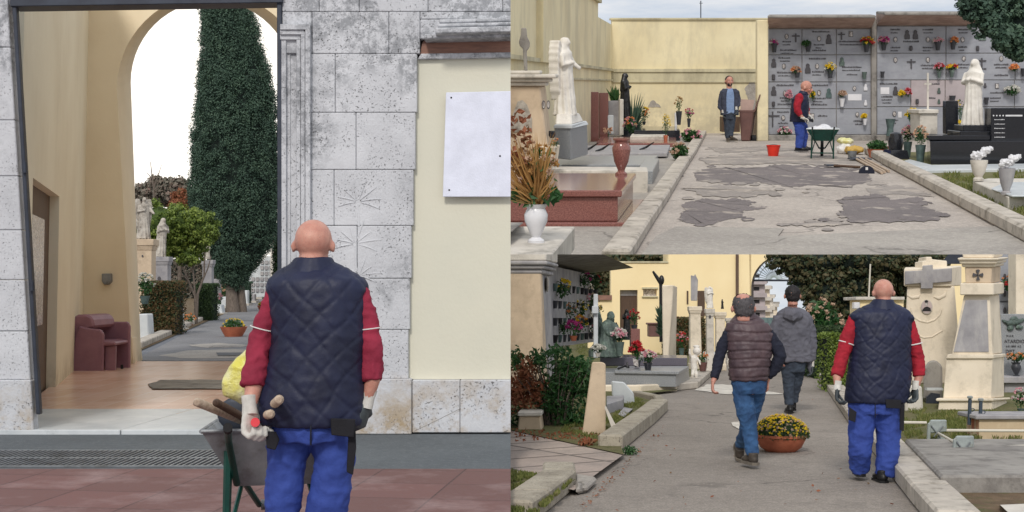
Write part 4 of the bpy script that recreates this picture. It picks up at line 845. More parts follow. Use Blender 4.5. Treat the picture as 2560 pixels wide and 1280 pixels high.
# far white niches
tt = Th(P, 'far_columbarium', 'far white wall of burial niches closing the view right of the cypress', 'tomb', P.D(665, 740, 84)); tt.base
wb = MB(); wb.pquad(P, [(622, 742), (700, 742), (700, 640), (668, 640), (640, 672), (622, 680)], 84, 1); tt.part('wall', wb, 'marble')
for r_ in range(6):
    for c_ in range(5):
        x_ = 628+c_*11+r_*.2; y_ = 730-r_*14
        if y_ < 690 and x_ < 650: continue
        tt.part('grave_plaque', MB().pbox(P, x_, y_-9, x_+8, y_, 83.9, .05), 'greystone')
dpost = P.D(683, 700, 80); tt = one(P, 'white_building_corner', 'tall white building corner far right of the cypress', 'building', MB().pquad(P, [(676, 745), (682, 745), (682, 560), (676, 575)], 80, 4), 'marblew')
tt = Th(P, 'dark_hedge_wall', 'tall dark green hedge beside the right gate post', 'hedge', P.D(690, 745, 60)); tt.part('leaves', MB().cloud(P.D(695, 660, 60), (.28, .6, 2), 1800, .15, .2), 'lhedge'); tt.part('inner_branches', MB().box(P.D(686, 700, 60).x, P.D(706, 700, 60).x, 60, 61, 0, P.D(690, 560, 60).z), 'lcore')

# the worker and his barrow ------------------------------------------------
Y = 5.57
sp = dict(feet=(775, 1534), z0=1, head=(784, 612, 63, 180, 4), neck=[(784, 640, 0), (784, 690, .02)], neckr=[38, 42], vox=.0085,
  torso=[(782, 652, 44, .05, .03), (783, 664, 66, .085, .03), (787, 680, 96, .11, .02), (792, 700, 122, .13), (794, 716, 126, .14), (795, 735, 122, .145), (797, 800, 114, .155), (796, 870, 116, .16), (790, 940, 122, .165), (780, 1000, 132, .17), (776, 1050, 131, .17), (776, 1058, 128, .165)],
  shoulders=[(694, 722, 26, .09), (894, 724, 26, .09)],
  collar=([(784, 643, .0), (784, 652, .0), (783, 676, .01)], [46, 52, 68]),
  arms=[dict(p=[(692, 738), (668, 800, .0), (646, 880, -.02), (634, 968, -.08)], r=[27, 30, 31, 31], w=(624, 1022, -.12), wr=15, d=(.1, -.25, -1), n=(.8, -.5, 0), curl=1.0, t=-1, g='glovew', s=1.15, stripe=((661, 822, 0), 35), sd=(-.25, 0, -1)),
        dict(p=[(898, 738), (918, 800), (930, 880, -.02), (932, 950, -.03)], r=[27, 28, 27, 27], w=(916, 1004, -.02), wr=15, d=(-.28, -.05, -1), n=(-.9, .3, 0), curl=1.0, t=1, g='gloveg', s=1.15, stripe=((922, 822, 0), 32), sd=(.12, 0, -1))],
  hips=[(776, 1020, 116, .15), (776, 1070, 112, .15), (776, 1100, 104, .14)],
  legs=[dict(p=[(722, 1100), (716, 1160), (706, 1280), (702, 1420, .03), (700, 1500, .05)], r=[56, 50, 41, 40, 40]), dict(p=[(830, 1100), (836, 1160), (816, 1280), (822, 1410), (826, 1500)], r=[56, 49, 49, 44, 40])],
  shoes=[(702, 1528, .05, 182, 0), (828, 1528, 0, 176, 0)], shoe='shoeb', pants='blue', shirt='maroon', vest=('navy', quilt(.006, .125)),
  seam=[(777, 1056, -.17), (777, 1085, -.168), (777, 1112, -.14)],
  pockets=[([(666, 1120), (688, 1126), (698, 1100), (690, 1080), (664, 1078)], -.16), ([(828, 1088), (884, 1094), (888, 1048), (826, 1046)], -.168), ([(866, 1180), (882, 1188), (890, 1120), (888, 1058), (872, 1060)], -.13)])
person(P, Y, 'bald worker seen from behind in navy quilted vest and maroon sleeves, pushing a wheelbarrow', sp)
wb_ = P.D(771, 1000, Y); wheelbarrow(P, 'wheelbarrow with grey tray and green legs pushed by the near worker', (wb_.x-.27, Y+.76, 0), R_(12), 'galv', 'galv', sc=.97, tilt=3)
k = lambda a, b_, o: P.D(a, b_, Y+o)
for lb, p0, p1, r_, mt in (('longest pale wooden tool handle sticking out left of the barrow', (492, 1005, .25), (655, 1072, .8), .02, 'wood'), ('brown wooden tool handle second from the left in the barrow', (540, 1006, .3), (668, 1076, .8), .018, 'brown'),
                       ('upper wooden handle end beside the worker\'s hip', (698, 999, -.3), (640, 1052, .7), .02, 'wood'), ('lower wooden handle end beside the worker\'s glove', (676, 1035, -.3), (642, 1045, .7), .019, 'wood')):
    t = Th(P, 'tool', lb, 'tool', k(*p0)); t.part('handle', MB().tube([k(*p0)-Vector((0, .01, 0)), k(*p0), k(*p1)], [r_*.6, r_, r_], 12), mt, smooth=50)
    hb = k(*p1); t.part('blade', MB().box(hb.x-.07, hb.x+.07, hb.y, hb.y+.2, hb.z-.02, hb.z-.012), 'steel')
one(P, 'red_grip', 'round red plastic grip end held in the worker\'s left glove', 'grip', MB().tube([k(638, 1056, -.22), k(638, 1055, -.1)], .019, 14), flat('coral_plastic', C(232, 70, 80), .5), smooth=40)
bm_ = MB(); bm_.loft([(k(612, 1010, .5), .02, .02), (k(600, 985, .5), .075, .06), (k(601, 955, .5), .088, .07), (k(614, 915, .5), .07, .06), (k(628, 885, .5), .04, .04), (k(636, 866, .5), .015, .015)], 18)
one(P, 'plastic_bag', 'yellow and clear plastic bag hanging beside the worker\'s left sleeve', 'bag', blob(bm_, .008, 1, wr(11, .012)), 'yelbag')
one(P, 'dark_shovel_blade', 'dark blue shovel head lying in the barrow behind the handles', 'shovel', blob(MB().ell(k(592, 1035, .75), (.1, .02, .085)), .007, 1), 'steel')
one(P, 'bucket_in_barrow', 'small yellowish bucket in the barrow behind the glove', 'bucket', MB().lathe([(.06, 0), (.08, .16), (.084, .16), (.076, .155)], k(655, 1090, .7), 18), 'yelbag', smooth=40)
# ================================================================ UPPER RIGHT: courtyard with burial niches
P = PT
def q(x, y, d): return P.D(x, y, d)
KZ = .004
struct(P, 'courtyard_ground', MB().add([(-30, 4, 0), (60, 4, 0), (60, 90, 0), (-30, 90, 0)], [(0, 1, 2, 3)]).add([(-30, 4, -.3), (60, 4, -.3), (60, 90, -.3), (-30, 90, -.3)], [(3, 2, 1, 0)]), 'troad')
for i, (px, mt, sd) in enumerate([
    ([(1715, 505), (1760, 497), (1830, 498), (1880, 503), (1868, 515), (1920, 518), (1850, 530), (1858, 542), (1790, 556), (1730, 558), (1690, 548), (1712, 530)], 'tpatch', 1),
    ([(2090, 500), (2130, 490), (2200, 485), (2225, 500), (2290, 492), (2335, 508), (2300, 515), (2362, 535), (2352, 550), (2250, 556), (2120, 554), (2100, 535), (2118, 515)], 'tpatch', 2),
    ([(1735, 430), (1790, 418), (1880, 420), (1960, 412), (2080, 415), (2170, 432), (2180, 452), (2120, 470), (2040, 462), (1960, 468), (1900, 455), (1820, 462), (1740, 450)], 'tpatch', 3),
    ([(1750, 395), (1850, 384), (1960, 383), (2080, 388), (2130, 398), (2180, 412), (2080, 414), (1960, 408), (1860, 412), (1760, 410)], 'tmid', 4),
    ([(2165, 470), (2240, 462), (2310, 478), (2330, 492), (2240, 484), (2180, 490)], 'tmid', 5), ([(1700, 470), (1790, 462), (1900, 470), (1960, 480), (1880, 492), (1760, 490)], 'tmid', 6),
    ([(1775, 372), (1870, 366), (1990, 366), (2010, 372), (1880, 380), (1800, 382)], 'tmid', 7), ([(1960, 560), (2060, 552), (2130, 560), (2050, 566)], 'tmid', 8)]):
    pm_ = MB().gpoly(P, wob(px, 4.5, 16, sd), KZ*(1+i % 2))
    for _ in range(9):
        a, b_ = px[random.randrange(len(px))]; a += random.uniform(-60, 60); b_ += random.uniform(-12, 12); r_ = random.uniform(3, 14)
        pm_.gpoly(P, wob([(a+r_*1.6*math.cos(k), b_+r_*.35*math.sin(k)) for k in (0, 1, 2, 3, 4, 5)], 1.5, 3, a), KZ*(1+i % 2)+.001*(1+_ % 3))
    struct(P, 'worn_patch', pm_, mt)
struct(P, 'concrete_apron', MB().gpoly(P, [(1690, 566), (1960, 570), (1945, 590), (2600, 560), (2700, 690), (1560, 690), (1640, 590)], KZ*3), 'patchc')
struct(P, 'left_plot_ground', MB().gpoly(P, [(1755, 335), (1560, 640), (900, 640), (1300, 340)], .03), 'patchc')
struct(P, 'right_plot_ground', MB().gpoly(P, [(2195, 380), (2700, 640), (3200, 640), (2700, 380)], .05), 'lawn')
one(P, 'grass', 'thin grass behind the right kerb of the courtyard', 'grass', blades(MB(), P, [(2300, 440), (2420, 432), (2640, 430), (2640, 610), (2560, 565), (2420, 490)], 5000, .06, .05), 'lgrass', kind='stuff')
one(P, 'kerb', 'left concrete kerb of the courtyard, running back past the small tombs', 'kerb', strip(MB(), [P.G(a, b_) for a, b_ in ((1766, 336), (1742, 382), (1712, 430), (1672, 500), (1625, 575), (1575, 660))], .24, .12, side=1), 'kerb', bev=.02)
one(P, 'kerb', 'right concrete kerb of the courtyard, beside the black granite tomb', 'kerb', strip(MB(), [P.G(a, b_) for a, b_ in ((2160, 384), (2205, 412), (2290, 458), (2400, 520), (2570, 615), (2700, 690))], .24, .16, side=-1), 'kerb', bev=.03)
# walls
yb_ = P.dep(333); x1528 = q(1528, 300, yb_).x
t = Th(P, 'courtyard_wall', 'old yellow plastered back wall of the courtyard with two stained mouldings', 'wall', q(1700, 333, yb_))
zt = q(1700, 49, yb_).z; xr_ = q(1920, 300, yb_).x
t.part('plaster', MB().box(x1528, xr_, yb_, yb_+.4, -.1, zt), 'ywall'); t.part('coping', MB().box(x1528-.05, xr_, yb_-.06, yb_+.45, zt, zt+.05), 'moulding')
for a, b_, pr in ((172, 180, .07), (180, 202, .03), (202, 206, .05)): t.part('moulding', MB().box(x1528, xr_, yb_-pr, yb_, q(0, b_, yb_).z, q(0, a, yb_).z), 'moulding')
# irregular grey repair
t.part('cement_repair', MB().two([P.D(a, b_, yb_-.012) for a, b_ in wob([(1858, 330), (1895, 330), (1896, 215), (1880, 196), (1862, 222), (1870, 250), (1852, 275)], 3)], [P.D(a, b_, yb_) for a, b_ in wob([(1858, 330), (1895, 330), (1896, 215), (1880, 196), (1862, 222), (1870, 250), (1852, 275)], 3)]), 'patchc')
t.part('cement_repair', MB().two([P.D(a, b_, yb_-.012) for a, b_ in wob([(1618, 268), (1634, 250), (1648, 262), (1652, 268)], 2)], [P.D(a, b_, yb_) for a, b_ in wob([(1618, 268), (1634, 250), (1648, 262), (1652, 268)], 2)]), 'patchc')
# side building
Ls = P.G(1276, 452); Rs = Vector((x1528, yb_, 0)); dv = (Rs-Ls); L0 = Ls-dv*.4
nn = Vector((-dv.y, dv.x, 0)).normalized()
def sw(a, b_, z0, z1, th, pr=0):
    o = -nn*pr; a = a+o; b_ = b_+o; n = nn*(th+pr); return MB().hexa([(a.x, a.y, z0), (b_.x, b_.y, z0), (b_.x+n.x, b_.y+n.y, z0), (a.x+n.x, a.y+n.y, z0), (a.x, a.y, z1), (b_.x, b_.y, z1), (b_.x+n.x, b_.y+n.y, z1), (a.x+n.x, a.y+n.y, z1)])
R1 = next(Ls+dv*(i/400) for i in range(0, 420) if 1280+3200*(Ls+dv*(i/400)).x/(Ls+dv*(i/400)).y >= 1493)
t = Th(P, 'yellow_building', 'tall yellow side building rising above the left end of the courtyard wall', 'building', Ls)
zs = q(1493, 8, R1.y).z
t.part('wall', sw(L0, R1, 0, zs, .4), 'ywall'); t.part('wall', sw(R1, Rs, 0, q(1515, 62, yb_).z, .4), 'ywall')
t.part('eaves', sw(L0, R1, zs, zs+.12, .6, .1), 'moulding')
ip = lambda px: next(Ls+dv*(i/200) for i in range(-80, 260) if (lambda v: 1280+3200*v.x/v.y)(Ls+dv*(i/200)) >= px)
pa, pb2 = ip(1340), ip(1363); t.part('pilaster', sw(pa, pb2, q(1350, 155, pa.y).z, zs, .02, .12), 'ywall')
zm = .32*0+ (q(1528, 172, yb_).z)
t.part('moulding', sw(L0, Rs, zm-.07, zm, .02, .07), 'moulding'); t.part('moulding', sw(L0, Rs, zm-.36, zm-.32, .02, .05), 'moulding')
# free pillar
yc2 = P.dep(352); one(P, 'yellow_pillar', 'pale yellow pillar between the courtyard wall and the grey burial niches', 'pillar', MB().pbox(P, 1893, 50, 1921, 353, yc2-.05, .25), 'ywall', bev=.02)
# columbaria
def strokes(b, P, x0, x1, y, dep, h=3, th=.01):
    x = x0
    while x < x1:
        w_ = random.uniform(1.2, 3.2); hh = h*random.uniform(.6, 1.1); b.pbox(P, x, y-hh, min(x+w_, x1), y, dep-th, th*.8); x += w_+random.uniform(.5, 1.4)
def oval(P, cx, cy, rx, ry, dep, th, n=16): return MB().two([P.D(cx+rx*math.cos(k*6.2832/n), cy+ry*math.sin(k*6.2832/n), dep-th) for k in range(n)], [P.D(cx+rx*math.cos(k*6.2832/n), cy+ry*math.sin(k*6.2832/n), dep) for k in range(n)])
def cross(P, cx, y0, y1, dep, w_=1.6, arm=.45, hy=.28):
    b = MB().pbox(P, cx-w_, y0, cx+w_, y1, dep-.025, .02); a = (y1-y0)*arm; b.pbox(P, cx-a, y0+(y1-y0)*hy-w_, cx-w_*1.02, y0+(y1-y0)*hy+w_, dep-.025, .02); b.pbox(P, cx+w_*1.02, y0+(y1-y0)*hy-w_, cx+a, y0+(y1-y0)*hy+w_, dep-.025, .02); return b
def niche(T, x0, y0, x1, y1, dep, items, mt='niche'):
    s = T.part('grave_plaque', MB().pbox(P, x0+.9, y0+.9, x1-.9, y1-.9, dep-.03, .06), mt, bev=.006); d = dep-.032
    for it in items:
        k, fx, fy = it[0], x0+(x1-x0)*it[1], y0+(y1-y0)*it[2]; z = it[3] if len(it) > 3 else 1
        if k == 'p': T.part('portrait_frame', oval(P, fx, fy, 5*z, 7*z, d, .02), 'letter', parent=s); T.part('portrait', oval(P, fx, fy, 3.7*z, 5.6*z, d, .026), 'photo', parent=s)
        elif k == 'q': T.part('portrait_frame', MB().pbox(P, fx-5*z, fy-7*z, fx+5*z, fy+7*z, d-.02, .02), 'letter', parent=s); T.part('portrait', MB().pbox(P, fx-3.8*z, fy-5.8*z, fx+3.8*z, fy+5.8*z, d-.026, .02), 'photo', parent=s)
        elif k == 'm': b = MB(); b.two([P.D(fx+a*z, fy+c*z, d-.03) for a, c in ((-7, 12), (7, 12), (7, 2), (4, -4), (5, -9), (0, -13), (-5, -9), (-4, -4), (-7, 2))], [P.D(fx+a*z, fy+c*z, d) for a, c in ((-7, 12), (7, 12), (7, 2), (4, -4), (5, -9), (0, -13), (-5, -9), (-4, -4), (-7, 2))]); T.part('relief', b, it[4] if len(it) > 4 else 'letter', parent=s, bev=.01)
        elif k == 'c': T.part('cross', cross(P, fx, fy-12*z, fy+12*z, d), 'letter', parent=s)
        elif k == 'l': T.part('lamp', MB().pbox(P, fx-4*z, fy-7*z, fx+4*z, fy+7*z, d-.07, .07), 'letter', parent=s, bev=.02)
        elif k == 't': 
            b = MB(); wd = it[3]
            for r_ in range(it[4]): strokes(b, P, fx-wd/2+r_*random.uniform(0, 5), fx+wd/2-random.uniform(0, 8)*(r_ > 0), fy+r_*7.5, d, 3.2 if r_ else 4)
            T.part('lettering', b, 'letter', parent=s)
        elif k == 'w': T.part('name_card', MB().pbox(P, fx-it[3]/2, fy-it[4]/2, fx+it[3]/2, fy+it[4]/2, d-.008, .008), 'wvase', parent=s)
        elif k == 'v': wv = q(fx, fy+8, d-.12); T.part('wall_vase', MB().lathe([(.05*z, 0), (.065*z, .12*z), (.09*z, .24*z), (.07*z, .24*z)], wv, 12), it[4] if len(it) > 4 else 'dvase', parent=s, smooth=40)
dc = P.dep(350)
c1 = Th(P, 'columbarium', 'left block of grey marble burial niches under a concrete canopy', 'tomb', q(2050, 350, dc))
c1.part('wall', MB().pbox(P, 1920, 66, 2181, 352, dc, .3), 'conc'); c1.part('base_step', MB().pbox(P, 1921, 338, 2180, 353, dc-.35, .35), 'conc', bev=.02)
def canopy(T, xs, y_, lab=None):   # overhanging slab with sloping soffit
    (a0, a1), (b0, b1), (yt, yl, yu) = xs, y_[:2], y_[2]
    f = dc-1.0; lip = (yu-yl)*.0+8
    T.part('soffit', MB().hexa([P.D(b0, yu, dc), P.D(b1, yu, dc), P.D(b1, yu, dc+.5), P.D(b0, yu, dc+.5), P.D(a0, yl, f), P.D(a1, yl, f), P.D(b1, yt, dc+.5), P.D(b0, yt, dc+.5)]), m.setdefault('soff', mat('stained_concrete_soffit', C(176, 152, 140), C(150, 128, 118), sc=3, stain=(C(120, 96, 86), 2, .5, .75, (1, 3, 1)))))
    T.part('fascia', MB().hexa([P.D(a0, yl, f-.03), P.D(a1, yl, f-.03), P.D(b1, yl-2, dc+.5), P.D(b0, yl-2, dc+.5), P.D(a0, yt, f-.03), P.D(a1, yt, f-.03), P.D(b1, yt-2, dc+.5), P.D(b0, yt-2, dc+.5)]), 'conc', bev=.02)
canopy(c1, (1919, 2190), ((1922, 2178), (0, 0), (38, 45, 70))[:2]+((38, 45, 71),)) if 0 else canopy(c1, (1919, 2190), ((1922), (2178), (38, 45, 71)))
X1 = [1920, 2005, 2091, 2178]; Y1 = [72, 137, 205, 272, 337]
V_ = 'v'
I1 = [[[('p', .55, .3), ('c', .82, .35, .9), ('t', .55, .52, 22, 2), ('t', .6, .85, 40, 2), (V_, .18, .78)], [('p', .5, .38), ('m', .78, .4), ('t', .55, .14, 44, 1), ('t', .5, .64, 26, 2), ('t', .5, .86, 34, 1), (V_, .18, .76)], [('q', .42, .2), ('c', .15, .28, .8), ('t', .4, .52, 60, 2), (V_, .86, .78)]],
      [[('m', .17, .3, .9), ('l', .17, .82), ('p', .47, .42), ('t', .48, .14, 30, 2), ('t', .5, .68, 40, 2), (V_, .86, .72)], [('p', .44, .42), ('m', .17, .5, 1), ('t', .45, .17, 42, 1), ('t', .47, .65, 30, 2), (V_, .82, .74)], [('m', .16, .25, .9, 'verd'), ('t', .45, .48, 50, 2), ('t', .45, .75, 26, 1), (V_, .8, .78, .8, 'verd')]],
      [[('m', .17, .33, .95), ('l', .17, .82, .9), ('p', .5, .42), ('t', .5, .15, 44, 1), ('t', .5, .62, 26, 2), ('t', .52, .86, 40, 1)], [('p', .5, .4), ('m', .78, .42, 1, 'gvase'), ('t', .5, .15, 46, 1), ('t', .5, .64, 32, 2), ('t', .5, .87, 40, 1)], [('p', .52, .24, .9), ('w', .53, .57, 34, 16), (V_, .16, .8, .9, 'wvase'), ('m', .84, .2, .7, 'wvase'), ('m', .84, .78, .6, 'wvase')]],
      [[('c', .14, .4, 1.6), ('p', .45, .35), ('t', .45, .15, 30, 1), ('t', .45, .58, 26, 2)], [('q', .3, .28), ('t', .6, .3, 24, 1)], [('p', .6, .22, .9), ('t', .62, .5, 22, 2), (V_, .82, .5, .7, 'wvase')]]]
for r_ in range(4):
    for c_ in range(3): niche(c1, X1[c_], Y1[r_], X1[c_+1], Y1[r_+1], dc, I1[r_][c_])
one(P, 'pilaster', 'grey concrete pilaster between the two blocks of burial niches', 'pillar', MB().pbox(P, 2179, 47, 2192, 352, dc-.12, .4), 'conc', bev=.015)
c2 = Th(P, 'columbarium', 'right block of burial niches with wide double plaques, partly behind the pine', 'tomb', q(2370, 350, dc))
c2.part('wall', MB().pbox(P, 2192, 62, 2640, 352, dc, .3), 'conc'); canopy(c2, (2212, 2420), ((2190), (2450), (30, 38, 64)))
c2.part('base_step', MB().pbox(P, 2192, 338, 2640, 353, dc-.35, .35), 'conc', bev=.02)
rows2 = [(65, 133, [2192, 2365, 2540, 2640]), (133, 200, [2192, 2365, 2538, 2640]), (200, 267, [2192, 2277, 2363, 2450, 2536, 2640]), (267, 337, [2192, 2277, 2363, 2450, 2536, 2640])]
I2 = [[[('t', .27, .16, 24, 2), ('p', .27, .5), ('t', .27, .82, 24, 2), ('m', .44, .32, .95), ('m', .56, .32, .95), ('t', .5, .6, 40, 1), ('l', .5, .82, .9), ('t', .74, .16, 26, 2), ('p', .74, .5), ('t', .74, .82, 26, 2), (V_, .1, .78), (V_, .88, .78)], [('t', .24, .16, 24, 2), ('p', .24, .5), ('t', .24, .8, 22, 2), ('w', .52, .35, .1, .1), ('m', .52, .3, 1.3, 'verd'), ('l', .46, .82, .9), ('t', .72, .82, 24, 1), (V_, .1, .75)], [('p', .3, .4)]],
      [[('p', .27, .25), ('c', .5, .4), ('p', .74, .25), ('t', .74, .48, 36, 2), (V_, .08, .8, .7), (V_, .9, .8, .7, 'verd')], [('p', .26, .2), ('c', .52, .36), ('p', .8, .2), ('t', .26, .45, 28, 2), ('t', .8, .45, 36, 2), ('t', .5, .62, 30, 1), ('t', .8, .85, 34, 1), (V_, .08, .78, .8, 'verd')], [('p', .5, .3), (V_, .2, .75, .9)]],
      [[('w', .24, .4, 22, 17), ('m', .55, .4, .9), ('t', .35, .17, 44, 1), ('t', .3, .65, 28, 3)], [('t', .7, .17, 24, 1), ('m', .82, .4, .6, 'verd'), ('l', .2, .8, .9, 'verd'), ('t', .6, .7, 20, 1), ('m', .82, .8, .5, 'verd')], [('p', .9, .25), (V_, .2, .8)], [('m', .15, .2, .5), ('q', .5, .22, .9), ('t', .5, .5, 34, 1), ('t', .45, .7, 26, 2), (V_, .18, .8, .8)], [('p', .5, .3), ('t', .5, .6, 30, 3)]],
      [[('p', .52, .25), ('w', .68, .28, 9, 15), ('t', .5, .5, 22, 2)], [('t', .6, .5, 20, 1)], [('l', .3, .4)], [('t', .5, .5, 30, 2)], [('t', .5, .5, 30, 2)]]]
for r_, (a, b_, xs) in enumerate(rows2):
    for c_ in range(len(xs)-1): niche(c2, xs[c_], a, xs[c_+1], b_, dc, I2[r_][c_], 'nichep' if (r_, c_) in ((2, 1), (2, 2)) else 'niche')
bd = dc-.16
def wb3(label, px, py, w_, h_, cols, **k): # small arrangement hanging on the niches
    kk = dc/F; return bouquet(P, label, q(px, py+h_*.5, bd), w_*kk*.9, h_*kk*.9, cols, vh=k.pop('vh', 0), br=.045, n=k.pop('n', 34), name='niche_flowers', group='flowers on the burial niches', **k)
for lb, px, py, w_, h_, cols in (('dark and white flowers on the top left niche of the left block', 1934, 108, 20, 20, ['fwhite', 'fmag']), ('few green stems on the top middle niche of the left block', 2016, 110, 22, 16, ['lgreen']), ('big red, yellow and orange bouquet on the top right niche of the left block', 2167, 104, 34, 26, ['foran', 'fyel', 'fred']),
    ('faded orange bouquet on the second-row left niche', 1989, 176, 24, 20, ['foran', 'fpale']), ('white and yellow bouquet on the second-row middle niche', 2076, 170, 28, 28, ['fwhite', 'fyel']), ('pink and green bouquet on the third row beside the bald worker\'s back', 1972, 240, 18, 30, ['fpink']), ('green and yellow leaves hanging behind the bald worker\'s face', 2031, 240, 12, 26, ['lgreen', 'fyel']),
    ('brown dried posy in a white vase on the third-row right niche', 2105, 235, 22, 16, ['frust' if 'frust' in m else 'fpale']), ('white and purple flowers at the foot of the left niches behind the worker', 1962, 330, 38, 26, ['fwhite', 'fpink']), ('yellow posy on the bottom right niche of the left block', 2160, 292, 12, 16, ['fyel']),
    ('pink flowers on the top left corner of the right block', 2208, 102, 30, 22, ['fpink', 'fmag']), ('pink and white flowers in the top row, right of the paired reliefs', 2345, 102, 24, 16, ['fpink', 'fwhite']), ('orange flowers just right of the top joint of the right block', 2385, 103, 22, 20, ['foran']),
    ('pink red flowers in the second row left of the joint', 2349, 168, 28, 18, ['fpink', 'fred']), ('yellow and red flowers in the second row right of the joint', 2380, 168, 32, 14, ['fyel', 'fred']), ('orange flowers in the second row below the pine', 2536, 170, 24, 18, ['foran']),
    ('yellow flowers beside a red posy in the third row of the right block', 2254, 235, 14, 18, ['fyel']), ('red and pink posy in a dark vase in the third row of the right block', 2270, 232, 18, 24, ['fred', 'fpink']), ('white lilies in a yellow vase right of the white statue', 2530, 226, 44, 26, ['fwhite'])): wb3(lb, px, py, w_, h_, cols)
# roof antenna, canopies: low clutter -----------------------------------------------------------
def stand(lb, px, py, w_, h_, cols, dep_y=None, **k):
    g = P.G(px, dep_y or py); kk = g.y/F; return bouquet(P, lb, P.D(px, py, g.y), w_*kk, h_*kk, cols, vh=k.pop('vh', 0)*kk, vr=k.pop('vr', 5)*kk, **k)
stand('large orange, white and pink bouquet before the right end of the left niches', 2103, 337, 46, 54, ['foran', 'fwhite', 'fpink'], dep_y=348, vh=16, n=60); stand('dark pink flowers beside the large orange bouquet', 2076, 330, 26, 36, ['fpink', 'fmag'], dep_y=347, vh=8)
stand('white and pink bouquet at the foot of the concrete pilaster', 2198, 330, 38, 46, ['fwhite', 'fpink'], dep_y=349, vh=10, n=36); stand('bright yellow chrysanthemums behind the white cross pedestal', 2283, 312, 38, 40, ['fyel'], dep_y=352, vh=5, n=40, nl=300)
stand('pale pink dried flowers in the left green vase', 2268, 400, 34, 84, ['fpink', 'fpale'], dep_y=400, vh=46, vr=11, vase='gvase', n=50); stand('peach dried flowers in the right green vase', 2300, 414, 34, 98, ['fpale', 'fpeach'], dep_y=414, vh=52, vr=13, vase='gvase', n=50)
stand('dry brown flowers above the third niche row near the cross', 2308, 232, 16, 36, ['ldry'], dep_y=352) if 0 else None
stand('orange flowers right of the white statue base', 2470, 318, 18, 40, ['foran', 'fpink'], dep_y=352, vh=10); stand('single yellow rose in a glass vase left of the white statue', 2392, 334, 12, 36, ['fyel'], dep_y=356, vh=18, n=3, br=.08)
stand('green leaves behind the white veiled statue', 2400, 312, 30, 60, ['lgreen', 'fyel'], dep_y=354, vh=6, n=18)
# ground things at the centre
PT_h = P
g = P.G(1874, 353); b = Th(P, 'wheelie_bin', 'brown wheelie bin with its lid flipped open beside the yellow pillar', 'bin', g); kk = g.y/F
f0 = lambda px, py, d=0: P.D(px, py, g.y+d)
b.part('body', MB().hexa([f0(1853, 352), f0(1874, 352), f0(1880, 352, .5), f0(1856, 352, .5), f0(1848, 280), f0(1883, 280), f0(1890, 278, .55), f0(1851, 278, .55)]), 'bin', bev=.02); b.part('rim', MB().hexa([f0(1846, 281), f0(1885, 281), f0(1893, 279, .6), f0(1849, 279, .6), f0(1846, 276), f0(1885, 276), f0(1893, 274, .6), f0(1849, 274, .6)]), 'bin')
b.part('lid', MB().hexa([f0(1884, 279, .1), f0(1888, 279, .1), f0(1892, 279, .6), f0(1886, 279, .6), f0(1899, 236, .15), f0(1902, 236, .15), f0(1903, 238, .6), f0(1899, 238, .6)]), 'bin', bev=.01); b.part('wheel', MB().tube([f0(1879, 346, .2), f0(1889, 346, .2)], .09, 14), 'rubber', smooth=40)
one(P, 'cardboard', 'cardboard box lying open in the brown bin', 'box', MB().hexa([f0(1851, 282, .1), f0(1880, 282, .1), f0(1880, 282, .4), f0(1851, 282, .4), f0(1852, 248, .15), f0(1886, 250, .15), f0(1886, 250, .42), f0(1852, 248, .42)]), flat('cardboard', C(176, 150, 140), .9))
g2 = P.G(1890, 349); kk = g2.y/F; one(P, 'twisted_branch', 'pale twisted branch leaning behind the bin', 'branch', MB().tube([P.D(1886, 345, g2.y), P.D(1892, 310, g2.y), P.D(1889, 285, g2.y), P.D(1898, 262, g2.y)], [.05, .08, .06, .03], 7), 'wood', smooth=60)
one(P, 'dark_sack', 'dark sack on the ground between bin and pillar', 'sack', blob(MB().ell(P.D(1893, 343, g2.y), (.1, .1, .12)).ell(P.D(1886, 347, g2.y), (.12, .1, .08)), .02, 1), 'black')
one(P, 'wooden_crate', 'brown wooden board box behind the standing man\'s legs', 'crate', MB().pbox(P, 1806, 292, 1850, 330, P.dep(338), .5), 'brown', bev=.01)
g = P.G(1933, 391); kk = g.y/F; b = Th(P, 'bucket', 'orange red plastic bucket on the worn ground', 'bucket', g); b.part('pail', MB().lathe([(12*kk, 0), (16.5*kk, 26*kk), (17.5*kk, 26*kk), (17.5*kk, 28.5*kk), (15.5*kk, 28.5*kk), (11*kk, 2*kk)], g, 24), 'redp', smooth=40)
b.part('handle', MB().tube([g+Vector((17*kk*math.cos(a), 0, 27*kk+9*kk*math.sin(a)*.7-4*kk)) for a in [math.pi*i/10 for i in range(11)]], .006, 6), 'dark')
g = P.G(2060, 398); wheelbarrow(P, 'green wheelbarrow with white-lined tray standing beside the bald worker', g+Vector((0, .15, 0)), R_(-13), 'green', 'marble', sc=.86)
one(P, 'plaster_pile', 'heap of white plaster filling the wheelbarrow tray', 'plaster', blob(MB().ell(g+Vector((0, .35, .55)), (.26, .36, .1)).ell(g+Vector((.12, .5, .6)), (.12, .14, .08)), .02, 2, wr(9, .03)), 'wvase')
g = P.G(2112, 384); kk = g.y/F; one(P, 'white_sack', 'white crumpled sack with yellow top beside the wheelbarrow', 'sack', blob(MB().ell(g+Vector((-2*kk, 0, 11*kk)), (18*kk, .2, 14*kk)).ell(g+Vector((9*kk, 0, 8*kk)), (12*kk, .2, 10*kk)), .02, 2, wr(8, .05)), 'white')
one(P, 'yellow_sack', 'yellow sack lying on top of the white sack', 'sack', blob(MB().ell(g+Vector((2*kk, .1, 31*kk)), (20*kk, .2, 7*kk)), .02, 2, wr(8, .04)), 'yelbag')
g = P.G(2135, 386); kk = g.y/F; one(P, 'mortar_tub', 'yellow brown crumpled tub near the right kerb', 'tub', blob(MB().ell(g+Vector((0, 0, 12*kk)), (24*kk, .25, 8*kk)), .02, 2, wr(8, .06)), flat('ochre_plastic', C(196, 160, 78), .5))
